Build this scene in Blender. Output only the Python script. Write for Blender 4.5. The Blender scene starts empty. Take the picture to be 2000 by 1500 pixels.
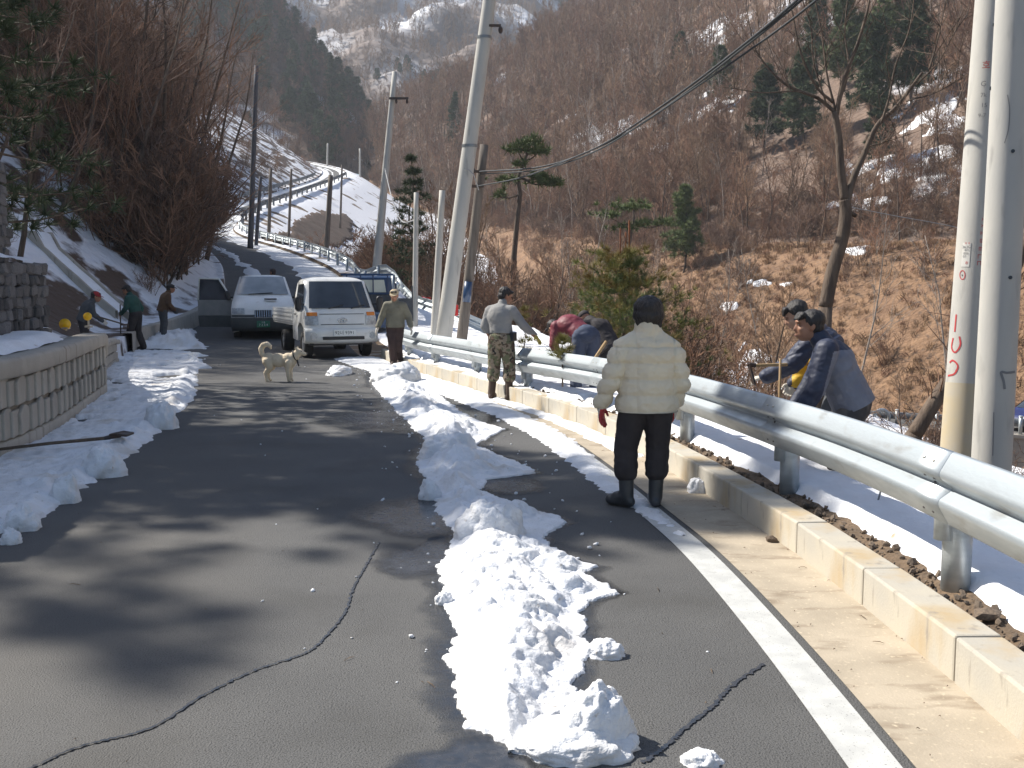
import bpy, bmesh, math, random
import numpy as np
from mathutils import Vector, Matrix, Quaternion

SC = bpy.context.scene
COL = SC.collection
R_ = math.radians

# ------------------------------------------------------------------ camera, sky, sun, exposure
EYE = 1.64
PITCH = math.atan(190 / 1944)
cam = bpy.data.cameras.new('camera')
cam.sensor_width = 36.0
cam.lens = 36.0 * 1944 / 2000
cam.clip_end = 4000
cam_o = bpy.data.objects.new('camera', cam)
COL.objects.link(cam_o)
cam_o.location = (0, 0, EYE)
cam_o.rotation_euler = (math.pi / 2 - PITCH, 0, 0)
SC.camera = cam_o

SUN_EL, SUN_AZ = R_(45), R_(24)      # the sun stands to the left and a little ahead of the camera
w = bpy.data.worlds.new("World")
SC.world = w
w.use_nodes = True
nt = w.node_tree
bg = nt.nodes['Background']
sky = nt.nodes.new('ShaderNodeTexSky')
sky.sky_type = 'NISHITA'
sky.sun_disc = False
sky.sun_elevation = SUN_EL
sky.sun_rotation = -(math.pi / 2 - SUN_AZ)
sky.altitude = 400
sky.air_density = 1.0
sky.dust_density = 1.0
nt.links.new(sky.outputs[0], bg.inputs[0])
bg.inputs[1].default_value = 0.092
sun = bpy.data.lights.new('sun', 'SUN')
sun.energy = 5.0
sun.angle = R_(0.53)
sun.color = (1.0, 0.95, 0.87)
sun_o = bpy.data.objects.new('sun', sun)
COL.objects.link(sun_o)
LDIR = Vector((math.cos(SUN_AZ) * math.cos(SUN_EL), -math.sin(SUN_AZ) * math.cos(SUN_EL), -math.sin(SUN_EL)))
sun_o.rotation_euler = LDIR.to_track_quat('-Z', 'Y').to_euler()
sun_o.location = (-40, 20, 60)
SC.view_settings.view_transform = 'Standard'
SC.view_settings.look = 'None'
SC.view_settings.gamma = 1.0
SC.view_settings.use_curve_mapping = False
SC.view_settings.exposure = 0.78
try:
    SC.cycles.max_bounces = 6
    SC.cycles.diffuse_bounces = 3
    SC.cycles.glossy_bounces = 3
    SC.cycles.transmission_bounces = 4
    SC.cycles.transparent_max_bounces = 6
    SC.cycles.volume_bounces = 0
    SC.cycles.sample_clamp_indirect = 6
    SC.cycles.use_denoising = True
except Exception:
    pass

# ------------------------------------------------------------------ small helpers
def ray(px, py):
    """direction from the eye through a point of the photograph"""
    x = (px - 1000) / 1944
    v = (750 - py) / 1944
    return Vector((x, math.cos(PITCH) + v * math.sin(PITCH), -math.sin(PITCH) + v * math.cos(PITCH)))

def at(px, py, Y):
    d = ray(px, py)
    t = Y / d.y
    return Vector((d.x * t, Y, EYE + d.z * t))

def lerp(a, b, t):
    return a + (b - a) * t

def tab(y, ys, vs):
    return np.interp(y, ys, vs)

def sstep(a, b, x):
    t = np.clip((x - a) / (b - a), 0, 1)
    return t * t * (3 - 2 * t)

_rs = np.random.RandomState(7)
_perm = _rs.permutation(512).astype(np.int64)
_perm = np.concatenate([_perm, _perm, _perm])
_grad = _rs.normal(size=(512, 3))
_grad /= np.linalg.norm(_grad, axis=1)[:, None]

def noise3(x, y, z):
    x, y, z = np.broadcast_arrays(np.asarray(x, float), np.asarray(y, float), np.asarray(z, float))
    xi, yi, zi = np.floor(x).astype(np.int64), np.floor(y).astype(np.int64), np.floor(z).astype(np.int64)
    xf, yf, zf = x - xi, y - yi, z - zi
    u, v, w_ = (f * f * f * (f * (f * 6 - 15) + 10) for f in (xf, yf, zf))
    out = 0
    for dx in (0, 1):
        for dy in (0, 1):
            for dz in (0, 1):
                h = _perm[(_perm[(_perm[(xi + dx) & 511] + yi + dy) & 511] + zi + dz) & 511]
                g = _grad[h]
                dot = g[..., 0] * (xf - dx) + g[..., 1] * (yf - dy) + g[..., 2] * (zf - dz)
                wt = (u if dx else 1 - u) * (v if dy else 1 - v) * (w_ if dz else 1 - w_)
                out = out + dot * wt
    return out

def fbm(x, y, z=0.0, oct=4, gain=0.5):
    s, a, f = 0, 1.0, 1.0
    for i in range(oct):
        s = s + a * noise3(np.asarray(x) * f + 17.3 * i, np.asarray(y) * f, np.asarray(z) * f)
        a *= gain
        f *= 2.03
    return s

def smooth_mesh(me):
    me.polygons.foreach_set('use_smooth', np.ones(len(me.polygons), dtype=bool))
    me.update()
    return me

def raw_mesh(name, verts, faces, smooth=False):
    """verts (n,3), faces (m,3 or 4) arrays"""
    verts = np.asarray(verts, dtype=np.float32)
    faces = np.asarray(faces, dtype=np.int32)
    me = bpy.data.meshes.new(name)
    k = faces.shape[1]
    me.vertices.add(len(verts))
    me.vertices.foreach_set('co', verts.ravel())
    me.loops.add(faces.size)
    me.loops.foreach_set('vertex_index', faces.ravel())
    me.polygons.add(len(faces))
    me.polygons.foreach_set('loop_start', np.arange(0, faces.size, k, dtype=np.int32))
    try:
        me.polygons.foreach_set('loop_total', np.full(len(faces), k, dtype=np.int32))
    except Exception:
        pass
    me.update(calc_edges=True)
    me.validate()
    if smooth:
        smooth_mesh(me)
    return me

def grid_faces(nu, nv, keep=None):
    i, j = np.meshgrid(np.arange(nu - 1), np.arange(nv - 1), indexing='ij')
    a = (i * nv + j)
    f = np.stack([a, a + 1, a + nv + 1, a + nv], -1).reshape(-1, 4)
    if keep is not None:
        k = keep.reshape(-1)
        m = k[f].any(axis=1)
        f = f[m]
    return f

def grid_mesh(name, P, keep=None, smooth=True, flip=False):
    nu, nv, _ = P.shape
    f = grid_faces(nu, nv, keep)
    if flip:
        f = f[:, ::-1]
    v = P.reshape(-1, 3)
    if keep is not None:
        used = np.zeros(len(v), bool)
        used[f.ravel()] = True
        idx = np.cumsum(used) - 1
        f = idx[f]
        v = v[used]
    return raw_mesh(name, v, f, smooth)

def link(name, me, m=None, parent=None, kind=None):
    o = bpy.data.objects.new(name, me)
    COL.objects.link(o)
    if m is not None and not me.materials:
        for mm in (m if isinstance(m, (list, tuple)) else [m]):
            me.materials.append(mm)
    if parent is not None:
        o.parent = parent
    if kind:
        o['kind'] = kind
    return o

def tag(o, label, cat=None, group=None, kind=None):
    o['label'] = label
    if cat:
        o['category'] = cat
    if group:
        o['group'] = group
    if kind:
        o['kind'] = kind
    return o

def thing(name, label, cat, loc=(0, 0, 0), rz=0.0, group=None):
    o = bpy.data.objects.new(name, None)
    o.empty_display_size = 0.2
    COL.objects.link(o)
    o.location = loc
    o.rotation_euler = (0, 0, rz)
    return tag(o, label, cat, group)

def copy_tree(o, parent=None):
    c = o.copy()
    COL.objects.link(c)
    if parent is not None:
        c.parent = parent
    for ch in list(o.children):
        copy_tree(ch, c)
    return c

def frame(d):
    d = Vector(d).normalized()
    r = Vector((0, 0, 1)) if abs(d.z) < 0.95 else Vector((1, 0, 0))
    a = d.cross(r).normalized()
    b = a.cross(d).normalized()
    return a, b

class MB:
    def __init__(s):
        s.v, s.f, s.m = [], [], []

    def add(s, vs, fs, mi=0):
        n = len(s.v)
        s.v.extend(tuple(p) for p in vs)
        s.f.extend(tuple(i + n for i in f) for f in fs)
        s.m.extend([mi] * len(fs))
        return s

    def box(s, c, d, rot=None, mi=0, taper=1.0):
        x, y, z = d[0] / 2, d[1] / 2, d[2] / 2
        vs = []
        for sz in (-1, 1):
            t = 1.0 if sz < 0 else taper
            for sx, sy in ((-1, -1), (1, -1), (1, 1), (-1, 1)):
                p = Vector((sx * x * t, sy * y * t, sz * z))
                if rot is not None:
                    p = rot @ p
                vs.append(p + Vector(c))
        return s.add(vs, [(3, 2, 1, 0), (4, 5, 6, 7), (0, 1, 5, 4), (1, 2, 6, 5), (2, 3, 7, 6), (3, 0, 4, 7)], mi)

    def tube(s, pts, rs, k=6, mi=0, cap=True):
        pts = [Vector(p) for p in pts]
        if not hasattr(rs, '__len__'):
            rs = [rs] * len(pts)
        a = None
        vs, fs = [], []
        n = len(pts)
        for i in range(n):
            d = (pts[min(i + 1, n - 1)] - pts[max(i - 1, 0)])
            if d.length < 1e-9:
                d = Vector((0, 0, 1))
            d.normalize()
            if a is None:
                a, b = frame(d)
            else:
                a = (a - d * a.dot(d))
                if a.length < 1e-6:
                    a, b = frame(d)
                a.normalize()
                b = d.cross(a)
            b = d.cross(a)
            for j in range(k):
                t = 2 * math.pi * j / k
                vs.append(pts[i] + a * (math.cos(t) * rs[i]) + b * (math.sin(t) * rs[i]))
        for i in range(n - 1):
            for j in range(k):
                j2 = (j + 1) % k
                fs.append((i * k + j, i * k + j2, (i + 1) * k + j2, (i + 1) * k + j))
        if cap:
            fs.append(tuple(range(k - 1, -1, -1)))
            fs.append(tuple((n - 1) * k + j for j in range(k)))
        return s.add(vs, fs, mi)

    def disc(s, c, nrm, r, th, k=16, mi=0):
        nrm = Vector(nrm).normalized()
        return s.tube([Vector(c) - nrm * th / 2, Vector(c) + nrm * th / 2], [r, r], k, mi)

    def ell(s, c, r, rot=None, nu=10, nv=7, mi=0):
        vs, fs = [], []
        c = Vector(c)
        for i in range(nv + 1):
            ph = math.pi * i / nv
            for j in range(nu):
                th = 2 * math.pi * j / nu
                p = Vector((r[0] * math.sin(ph) * math.cos(th), r[1] * math.sin(ph) * math.sin(th), r[2] * math.cos(ph)))
                if rot is not None:
                    p = rot @ p
                vs.append(c + p)
        for i in range(nv):
            for j in range(nu):
                j2 = (j + 1) % nu
                fs.append((i * nu + j, (i + 1) * nu + j, (i + 1) * nu + j2, i * nu + j2))
        return s.add(vs, fs, mi)

    def cap(s, p0, r0, p1, r1, k=12, mi=0, flat=1.0, axis=None):
        """tapered capsule; flat squeezes the section along axis"""
        p0, p1 = Vector(p0), Vector(p1)
        d = p1 - p0
        L = max(d.length, 1e-6)
        d = d / L
        if axis is not None:
            b = Vector(axis)
            b = (b - d * b.dot(d))
            if b.length < 1e-5:
                a, b = frame(d)
            b.normalize()
            a = b.cross(d)
        else:
            a, b = frame(d)
        prof = []
        for i in range(5):
            t = math.pi / 2 * (1 - i / 4)
            prof.append((-r0 * math.sin(t), r0 * math.cos(t)))
        for i in range(5):
            t = math.pi / 2 * i / 4
            prof.append((L + r1 * math.sin(t), r1 * math.cos(t)))
        vs, fs = [], []
        for (h, r) in prof:
            r = max(r, 1e-4)
            for j in range(k):
                t = 2 * math.pi * j / k
                vs.append(p0 + d * h + a * (math.cos(t) * r) + b * (math.sin(t) * r * flat))
        n = len(prof)
        for i in range(n - 1):
            for j in range(k):
                j2 = (j + 1) % k
                fs.append((i * k + j, i * k + j2, (i + 1) * k + j2, (i + 1) * k + j))
        fs.append(tuple(range(k - 1, -1, -1)))
        fs.append(tuple((n - 1) * k + j for j in range(k)))
        return s.add(vs, fs, mi)

    def prism(s, poly, d, mi=0):
        """poly: list of 3D points, extruded by vector d"""
        n = len(poly)
        d = Vector(d)
        vs = [Vector(p) for p in poly] + [Vector(p) + d for p in poly]
        fs = [tuple(range(n - 1, -1, -1)), tuple(range(n, 2 * n))]
        for i in range(n):
            j = (i + 1) % n
            fs.append((i, j, n + j, n + i))
        return s.add(vs, fs, mi)

    def mesh(s, name, mats=None, smooth=False):
        me = bpy.data.meshes.new(name)
        me.from_pydata(s.v, [], s.f)
        if mats:
            for m in (mats if isinstance(mats, (list, tuple)) else [mats]):
                me.materials.append(m)
            if len(me.materials) > 1:
                me.polygons.foreach_set('material_index', np.array(s.m, dtype=np.int32))
        me.update()
        if smooth:
            smooth_mesh(me)
        return me

    def build(s, name, mats, parent=None, smooth=False, bevel=0.0, seg=2):
        o = link(name, s.mesh(name, mats, smooth), None, parent)
        if bevel:
            m = o.modifiers.new('bevel', 'BEVEL')
            m.width = bevel
            m.segments = seg
            m.limit_method = 'ANGLE'
            m.angle_limit = R_(35)
            m.harden_normals = False
        return o

def evaluated(o):
    dg = bpy.context.evaluated_depsgraph_get()
    dg.update()
    return bpy.data.meshes.new_from_object(o.evaluated_get(dg))

def text_mesh(body, size=0.1):
    cu = bpy.data.curves.new('txt', 'FONT')
    cu.body = body
    cu.size = size
    cu.align_x = 'CENTER'
    cu.align_y = 'CENTER'
    cu.resolution_u = 2
    o = bpy.data.objects.new('txt', cu)
    COL.objects.link(o)
    me = evaluated(o)
    bpy.data.objects.remove(o)
    return me

# ------------------------------------------------------------------ materials
def mat(name, col, rough=0.8, col2=None, scale=6.0, bump=0.0, bscale=40.0, metal=0.0, spec=0.5, coord='Object',
        detail=4.0, lo=0.35, hi=0.65, stretch=None, rnd=0.0, rough2=None, coat=0.0, sss=0.0, trans=0.0, bdist=0.02):
    m = bpy.data.materials.new(name)
    m.use_nodes = True
    N, L = m.node_tree.nodes, m.node_tree.links
    b = N['Principled BSDF']
    b.inputs['Roughness'].default_value = rough
    b.inputs['Metallic'].default_value = metal
    b.inputs['Specular IOR Level'].default_value = spec
    b.inputs['Coat Weight'].default_value = coat
    b.inputs['Base Color'].default_value = (*col, 1)
    if trans:
        b.inputs['Transmission Weight'].default_value = trans
    tc = N.new('ShaderNodeTexCoord')
    src = tc.outputs[coord]
    if stretch:
        mp = N.new('ShaderNodeMapping')
        mp.inputs['Scale'].default_value = stretch
        L.new(src, mp.inputs[0])
        src = mp.outputs[0]
    if col2 is not None:
        nz = N.new('ShaderNodeTexNoise')
        nz.inputs['Scale'].default_value = scale
        nz.inputs['Detail'].default_value = detail
        L.new(src, nz.inputs['Vector'])
        mr = N.new('ShaderNodeMapRange')
        mr.inputs['From Min'].default_value = lo
        mr.inputs['From Max'].default_value = hi
        L.new(nz.outputs['Fac'], mr.inputs['Value'])
        mx = N.new('ShaderNodeMix')
        mx.data_type = 'RGBA'
        mx.inputs[6].default_value = (*col, 1)
        mx.inputs[7].default_value = (*col2, 1)
        L.new(mr.outputs[0], mx.inputs[0])
        out = mx.outputs[2]
        if rnd:
            oi = N.new('ShaderNodeObjectInfo')
            hs = N.new('ShaderNodeHueSaturation')
            mr2 = N.new('ShaderNodeMapRange')
            mr2.inputs['To Min'].default_value = 1 - rnd
            mr2.inputs['To Max'].default_value = 1 + rnd
            L.new(oi.outputs['Random'], mr2.inputs['Value'])
            L.new(mr2.outputs[0], hs.inputs['Value'])
            L.new(out, hs.inputs['Color'])
            out = hs.outputs[0]
        L.new(out, b.inputs['Base Color'])
        if rough2 is not None:
            mr3 = N.new('ShaderNodeMapRange')
            mr3.inputs['To Min'].default_value = rough
            mr3.inputs['To Max'].default_value = rough2
            L.new(mr.outputs[0], mr3.inputs['Value'])
            L.new(mr3.outputs[0], b.inputs['Roughness'])
    if bump:
        nb = N.new('ShaderNodeTexNoise')
        nb.inputs['Scale'].default_value = bscale
        nb.inputs['Detail'].default_value = 5
        L.new(src, nb.inputs['Vector'])
        bp = N.new('ShaderNodeBump')
        bp.inputs['Strength'].default_value = bump
        bp.inputs['Distance'].default_value = bdist
        L.new(nb.outputs['Fac'], bp.inputs['Height'])
        L.new(bp.outputs[0], b.inputs['Normal'])
    return m

def layer(m, col, scale, lo, hi, detail=5.0, coord='Object', stretch=None, rough=None, slope=None):
    """mixes another colour over a material by noise (stains, snow patches)"""
    N, L = m.node_tree.nodes, m.node_tree.links
    b = N['Principled BSDF']
    sock = b.inputs['Base Color']
    tc = N.new('ShaderNodeTexCoord')
    src = tc.outputs[coord]
    if stretch:
        mp = N.new('ShaderNodeMapping')
        mp.inputs['Scale'].default_value = stretch
        L.new(src, mp.inputs[0])
        src = mp.outputs[0]
    nz = N.new('ShaderNodeTexNoise')
    nz.inputs['Scale'].default_value = scale
    nz.inputs['Detail'].default_value = detail
    L.new(src, nz.inputs['Vector'])
    mr = N.new('ShaderNodeMapRange')
    mr.inputs['From Min'].default_value = lo
    mr.inputs['From Max'].default_value = hi
    L.new(nz.outputs['Fac'], mr.inputs['Value'])
    mx = N.new('ShaderNodeMix')
    mx.data_type = 'RGBA'
    L.new(mr.outputs[0], mx.inputs[0])
    if sock.links:
        L.new(sock.links[0].from_socket, mx.inputs[6])
    else:
        mx.inputs[6].default_value = sock.default_value
    mx.inputs[7].default_value = (*col, 1)
    L.new(mx.outputs[2], sock)
    return m

M = {}
M['asphalt'] = mat('asphalt', (0.099, 0.098, 0.096), 0.82, (0.121, 0.119, 0.115), 0.9, bump=0.9, bscale=130, spec=0.35, bdist=0.010)
layer(M['asphalt'], (0.04, 0.039, 0.037), 120, 0.56, 0.66, 2.0)
layer(M['asphalt'], (0.07, 0.068, 0.064), 1.1, 0.52, 0.78, 6.0)
layer(M['asphalt'], (0.19, 0.18, 0.16), 260, 0.66, 0.74, 1.0)
layer(M['asphalt'], (0.125, 0.117, 0.105), 0.35, 0.52, 0.75, 4.0, stretch=(1, 0.25, 1))
M['wet'] = mat('wet_asphalt', (0.024, 0.026, 0.03), 0.16, (0.045, 0.045, 0.048), 25, bump=0.12, bscale=120, spec=0.8, rough2=0.4, bdist=0.003)
def feather(m):
    N, L = m.node_tree.nodes, m.node_tree.links
    b, out = N['Principled BSDF'], N['Material Output']
    a = N.new('ShaderNodeAttribute')
    a.attribute_name = 'edge'
    tc = N.new('ShaderNodeTexCoord')
    nz = N.new('ShaderNodeTexNoise')
    nz.inputs['Scale'].default_value = 7
    nz.inputs['Detail'].default_value = 8
    nz.inputs['Roughness'].default_value = .7
    L.new(tc.outputs['Object'], nz.inputs['Vector'])
    ad = N.new('ShaderNodeMath')
    ad.operation = 'ADD'
    L.new(a.outputs['Fac'], ad.inputs[0])
    L.new(nz.outputs['Fac'], ad.inputs[1])
    mr = N.new('ShaderNodeMapRange')
    mr.inputs['From Min'].default_value = .72
    mr.inputs['From Max'].default_value = 1.45
    L.new(ad.outputs[0], mr.inputs['Value'])
    L.new(mr.outputs[0], b.inputs['Alpha'])
    return m
M['wet_film'] = feather(mat('wet_film', (0.024, 0.026, 0.03), 0.12, (0.045, 0.045, 0.048), 25, bump=0.1, bscale=120, spec=0.8, rough2=0.32, bdist=0.003))
M['gutter'] = mat('gutter_concrete', (0.45, 0.38, 0.285), 0.9, (0.35, 0.295, 0.22), 3.0, bump=0.35, bscale=90, bdist=0.006)
layer(M['gutter'], (0.21, 0.16, 0.11), 5.0, 0.56, 0.72, 6.0, stretch=(0.5, 1.4, 1))
layer(M['gutter'], (0.56, 0.47, 0.34), 40, 0.6, 0.75)
M['kerb'] = mat('kerb_concrete', (0.50, 0.45, 0.355), 0.9, (0.43, 0.40, 0.34), 3.0, bump=0.3, bscale=70, rnd=0.06, bdist=0.006)
layer(M['kerb'], (0.42, 0.30, 0.15), 2.2, 0.55, 0.72, 4.0, stretch=(1, 1, 0.35))
layer(M['kerb'], (0.27, 0.24, 0.2), 9, 0.62, 0.76, 6.0, stretch=(1.5, 1.5, 0.4))
M['paint'] = mat('road_paint', (0.55, 0.55, 0.52), 0.7, (0.45, 0.45, 0.43), 9, bump=0.3, bscale=160, bdist=0.004)
layer(M['paint'], (0.16, 0.155, 0.145), 120, 0.66, 0.73, 2.0)
layer(M['paint'], (0.30, 0.29, 0.27), 14, 0.66, 0.8, 6.0)
M['snow'] = mat('snow', (0.78, 0.79, 0.81), 0.65, (0.70, 0.70, 0.70), 5, bump=0.6, bscale=55, spec=0.3, bdist=0.015)
layer(M['snow'], (0.50, 0.44, 0.36), 1.8, 0.58, 0.80, 8.0)
layer(M['snow'], (0.40, 0.35, 0.29), 30, 0.66, 0.80, 3.0)
M['snow_clean'] = mat('snow_clean', (0.86, 0.87, 0.89), 0.65, (0.8, 0.8, 0.81), 3, bump=0.4, bscale=30, spec=0.3, bdist=0.02)
layer(M['snow_clean'], (0.4, 0.28, 0.19), 3.5, 0.70, 0.76, 6.0)
M['soil'] = mat('soil', (0.17, 0.115, 0.07), 0.95, (0.1, 0.07, 0.045), 4, bump=0.8, bscale=22, bdist=0.05)
M['earth'] = mat('dark_earth', (0.095, 0.062, 0.045), 0.95, (0.06, 0.04, 0.03), 1.5, bump=0.8, bscale=6, bdist=0.1)
M['rock'] = mat('rock', (0.23, 0.17, 0.12), 0.9, (0.13, 0.1, 0.075), 6, bump=0.6, bscale=30, rnd=0.3)
M['door_card'] = mat('door_card', (0.24, 0.235, 0.22), 0.7, (0.2, 0.2, 0.19), 5)
M['steel'] = mat('galvanised_steel', (0.46, 0.50, 0.52), 0.42, (0.39, 0.43, 0.45), 5, metal=0.55, spec=0.5, bump=0.05, bscale=20, stretch=(1, 1, 4), rough2=0.5)
layer(M['steel'], (0.27, 0.26, 0.24), 3.5, 0.60, 0.82, 6.0, stretch=(1, 1, 3))
M['steel_dark'] = mat('old_steel', (0.25, 0.27, 0.28), 0.5, (0.17, 0.18, 0.19), 8, metal=0.6)
M['bolt'] = mat('bolt_steel', (0.10, 0.10, 0.11), 0.5, metal=0.5)
M['bolt_lt'] = mat('bolt_steel_light', (0.55, 0.53, 0.48), 0.45, metal=0.6)
M['wall_conc'] = mat('wall_concrete', (0.43, 0.39, 0.33), 0.92, (0.36, 0.325, 0.275), 3, bump=0.4, bscale=45, rnd=0.07, bdist=0.01)
layer(M['wall_conc'], (0.22, 0.19, 0.155), 3.2, 0.58, 0.76, 5.0, stretch=(2, 2, 0.4))
M['wall_joint'] = mat('wall_joint', (0.31, 0.28, 0.235), 0.95, (0.23, 0.205, 0.17), 6)
M['pole_conc'] = mat('pole_concrete', (0.50, 0.48, 0.43), 0.85, (0.43, 0.42, 0.39), 4, bump=0.15, bscale=60, stretch=(1, 1, 0.3), bdist=0.006)
layer(M['pole_conc'], (0.3, 0.29, 0.27), 6, 0.6, 0.78, 6.0, stretch=(1.4, 1.4, 0.3))
M['pole_wood'] = mat('weathered_wood_pole', (0.20, 0.17, 0.14), 0.9, (0.12, 0.1, 0.085), 5, bump=0.4, bscale=30, stretch=(3, 3, 0.3))
M['pole_dark'] = mat('dark_pole', (0.10, 0.105, 0.12), 0.85, (0.07, 0.07, 0.08), 5, stretch=(3, 3, 0.4))
M['bark'] = mat('bark', (0.155, 0.115, 0.085), 0.95, (0.085, 0.062, 0.048), 6, bump=0.6, bscale=25, stretch=(2, 2, 0.5), rnd=0.25)
M['bark_grey'] = mat('bark_pale', (0.36, 0.31, 0.265), 0.95, (0.22, 0.18, 0.15), 5, bump=0.3, bscale=25, rnd=0.2)
M['twig'] = mat('twig', (0.29, 0.19, 0.12), 0.95, (0.22, 0.14, 0.088), 1.2, rnd=0.3)
M['twig_red'] = mat('twig_reddish', (0.265, 0.15, 0.095), 0.95, (0.20, 0.115, 0.072), 1.5, rnd=0.3)
M['twig_dark'] = mat('twig_dark', (0.17, 0.11, 0.08), 0.95, (0.12, 0.078, 0.058), 1.5, rnd=0.35)
M['dry_grass'] = mat('dry_grass', (0.30, 0.185, 0.098), 0.95, (0.22, 0.14, 0.08), 2.0, rnd=0.3)
M['needle'] = mat('pine_needle', (0.13, 0.165, 0.05), 0.75, (0.085, 0.115, 0.038), 2.5, rnd=0.2)
M['needle_yel'] = mat('pine_needle_yellowed', (0.19, 0.21, 0.045), 0.75, (0.24, 0.155, 0.045), 3.0, rnd=0.15)
M['needle_dark'] = mat('dark_needle', (0.075, 0.105, 0.042), 0.8, (0.05, 0.072, 0.032), 2.0, rnd=0.25)
M['leaf_rust'] = mat('dead_leaf', (0.25, 0.085, 0.03), 0.9, (0.16, 0.06, 0.03), 6, rnd=0.3)
M['bank'] = mat('brown_bank', (0.26, 0.155, 0.085), 0.95, (0.175, 0.10, 0.056), 0.8, bump=0.9, bscale=3.5, bdist=0.25, detail=8)
layer(M['bank'], (0.12, 0.075, 0.048), 2.2, 0.56, 0.68, 8.0)
M['hill'] = mat('forest_floor', (0.20, 0.138, 0.102), 0.95, (0.14, 0.095, 0.07), 0.25, bump=0.9, bscale=1.2, bdist=0.6, detail=8)
layer(M['hill'], (0.8, 0.81, 0.84), 0.055, 0.60, 0.66, 12.0)
M['hill_left'] = mat('snowy_slope', (0.78, 0.79, 0.82), 0.8, (0.10, 0.065, 0.045), 0.55, bump=0.9, bscale=2.5, bdist=0.2, detail=10, lo=0.47, hi=0.53)
M['embank'] = mat('embankment_snow', (0.83, 0.84, 0.87), 0.75, (0.22, 0.16, 0.11), 0.35, bump=0.5, bscale=2, bdist=0.1, detail=10, lo=0.60, hi=0.66)
M['mount'] = mat('mountain_snow', (0.66, 0.67, 0.70), 0.9, (0.17, 0.13, 0.11), 0.016, bump=0.8, bscale=0.05, bdist=6, detail=12, lo=0.40, hi=0.56)
M['valley'] = mat('valley_floor', (0.22, 0.15, 0.1), 0.95, (0.5, 0.5, 0.5), 0.2, detail=10, lo=0.55, hi=0.62)
M['gabion'] = mat('dark_stone', (0.15, 0.145, 0.145), 0.9, (0.085, 0.085, 0.09), 7, bump=0.6, bscale=20, rnd=0.5)
M['mortar'] = mat('stone_joint', (0.055, 0.053, 0.055), 0.95, (0.04, 0.04, 0.04), 5)
# people
M['skin'] = mat('skin', (0.36, 0.185, 0.115), 0.55, (0.32, 0.155, 0.095), 12, spec=0.4)
M['skin_lt'] = mat('skin_light', (0.50, 0.30, 0.20), 0.55, (0.45, 0.25, 0.17), 12, spec=0.4)
M['hair'] = mat('black_hair', (0.009, 0.007, 0.007), 0.5, (0.025, 0.02, 0.018), 30, bump=0.7, bscale=60, stretch=(3, 3, 0.6), bdist=0.01)
M['eye'] = mat('eye_dark', (0.02, 0.015, 0.012), 0.3)
M['lip'] = mat('lip', (0.22, 0.08, 0.065), 0.6)
M['cream'] = mat('cream_nylon', (0.72, 0.63, 0.47), 0.55, (0.67, 0.58, 0.43), 4, bump=0.35, bscale=24, spec=0.4, bdist=0.012)
M['black_cloth'] = mat('black_cloth', (0.022, 0.018, 0.019), 0.8, (0.035, 0.029, 0.03), 8, bump=0.35, bscale=18, bdist=0.012)
M['rubber'] = mat('rubber_boot', (0.028, 0.031, 0.034), 0.42, (0.045, 0.047, 0.05), 9, spec=0.5)
M['boot_brown'] = mat('brown_boot', (0.075, 0.045, 0.03), 0.75, (0.05, 0.032, 0.022), 8)
M['grey_fleece'] = mat('grey_sweatshirt', (0.28, 0.275, 0.265), 0.9, (0.23, 0.225, 0.22), 7, bump=0.3, bscale=26, bdist=0.01)
M['navy'] = mat('navy_cloth', (0.022, 0.028, 0.055), 0.6, (0.032, 0.042, 0.078), 6, bump=0.3, bscale=20, bdist=0.012)
M['slate'] = mat('slate_cloth', (0.21, 0.215, 0.25), 0.75, (0.17, 0.175, 0.21), 6, bump=0.3, bscale=20, bdist=0.012)
M['yellow'] = mat('yellow_lining', (0.68, 0.44, 0.035), 0.7, (0.6, 0.37, 0.03), 8)
M['maroon'] = mat('maroon_nylon', (0.18, 0.022, 0.038), 0.6, (0.14, 0.018, 0.03), 6, bump=0.35, bscale=20, bdist=0.012)
M['jeans'] = mat('denim', (0.045, 0.058, 0.098), 0.85, (0.065, 0.08, 0.125), 7, bump=0.3, bscale=24, bdist=0.01)
M['olive'] = mat('olive_grey_cloth', (0.185, 0.175, 0.13), 0.85, (0.15, 0.14, 0.105), 7, bump=0.3, bscale=20, bdist=0.012)
M['brown_cloth'] = mat('dark_brown_cloth', (0.062, 0.036, 0.032), 0.85, (0.045, 0.027, 0.025), 8, bump=0.3, bscale=20, bdist=0.012)
M['tan_cloth'] = mat('khaki_cap', (0.46, 0.37, 0.24), 0.85, (0.4, 0.32, 0.2), 8)
M['green_cloth'] = mat('dark_green_cloth', (0.022, 0.085, 0.068), 0.8, (0.017, 0.065, 0.052), 8, bump=0.3, bscale=20)
M['rust_cloth'] = mat('rust_brown_cloth', (0.115, 0.062, 0.03), 0.85, (0.085, 0.045, 0.025), 8)
M['grey_cloth'] = mat('dark_grey_cloth', (0.075, 0.08, 0.088), 0.85, (0.055, 0.06, 0.065), 8)
M['drab'] = mat('drab_trousers', (0.13, 0.115, 0.105), 0.9, (0.06, 0.055, 0.055), 8, lo=0.45, hi=0.55)
M['red_cap'] = mat('red_cap', (0.33, 0.025, 0.03), 0.8)
M['glove'] = mat('white_glove', (0.66, 0.61, 0.52), 0.9, (0.58, 0.52, 0.43), 20)
M['glove_red'] = mat('red_palm_coat', (0.40, 0.035, 0.04), 0.6)
M['glove_yel'] = mat('yellow_glove', (0.48, 0.40, 0.10), 0.85)
M['fur'] = mat('cream_fur', (0.68, 0.58, 0.43), 0.9, (0.58, 0.48, 0.34), 7, bump=0.6, bscale=60, bdist=0.012)
M['nose'] = mat('dog_nose', (0.03, 0.02, 0.02), 0.4)
M['strap'] = mat('black_strap', (0.02, 0.02, 0.022), 0.6)
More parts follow.
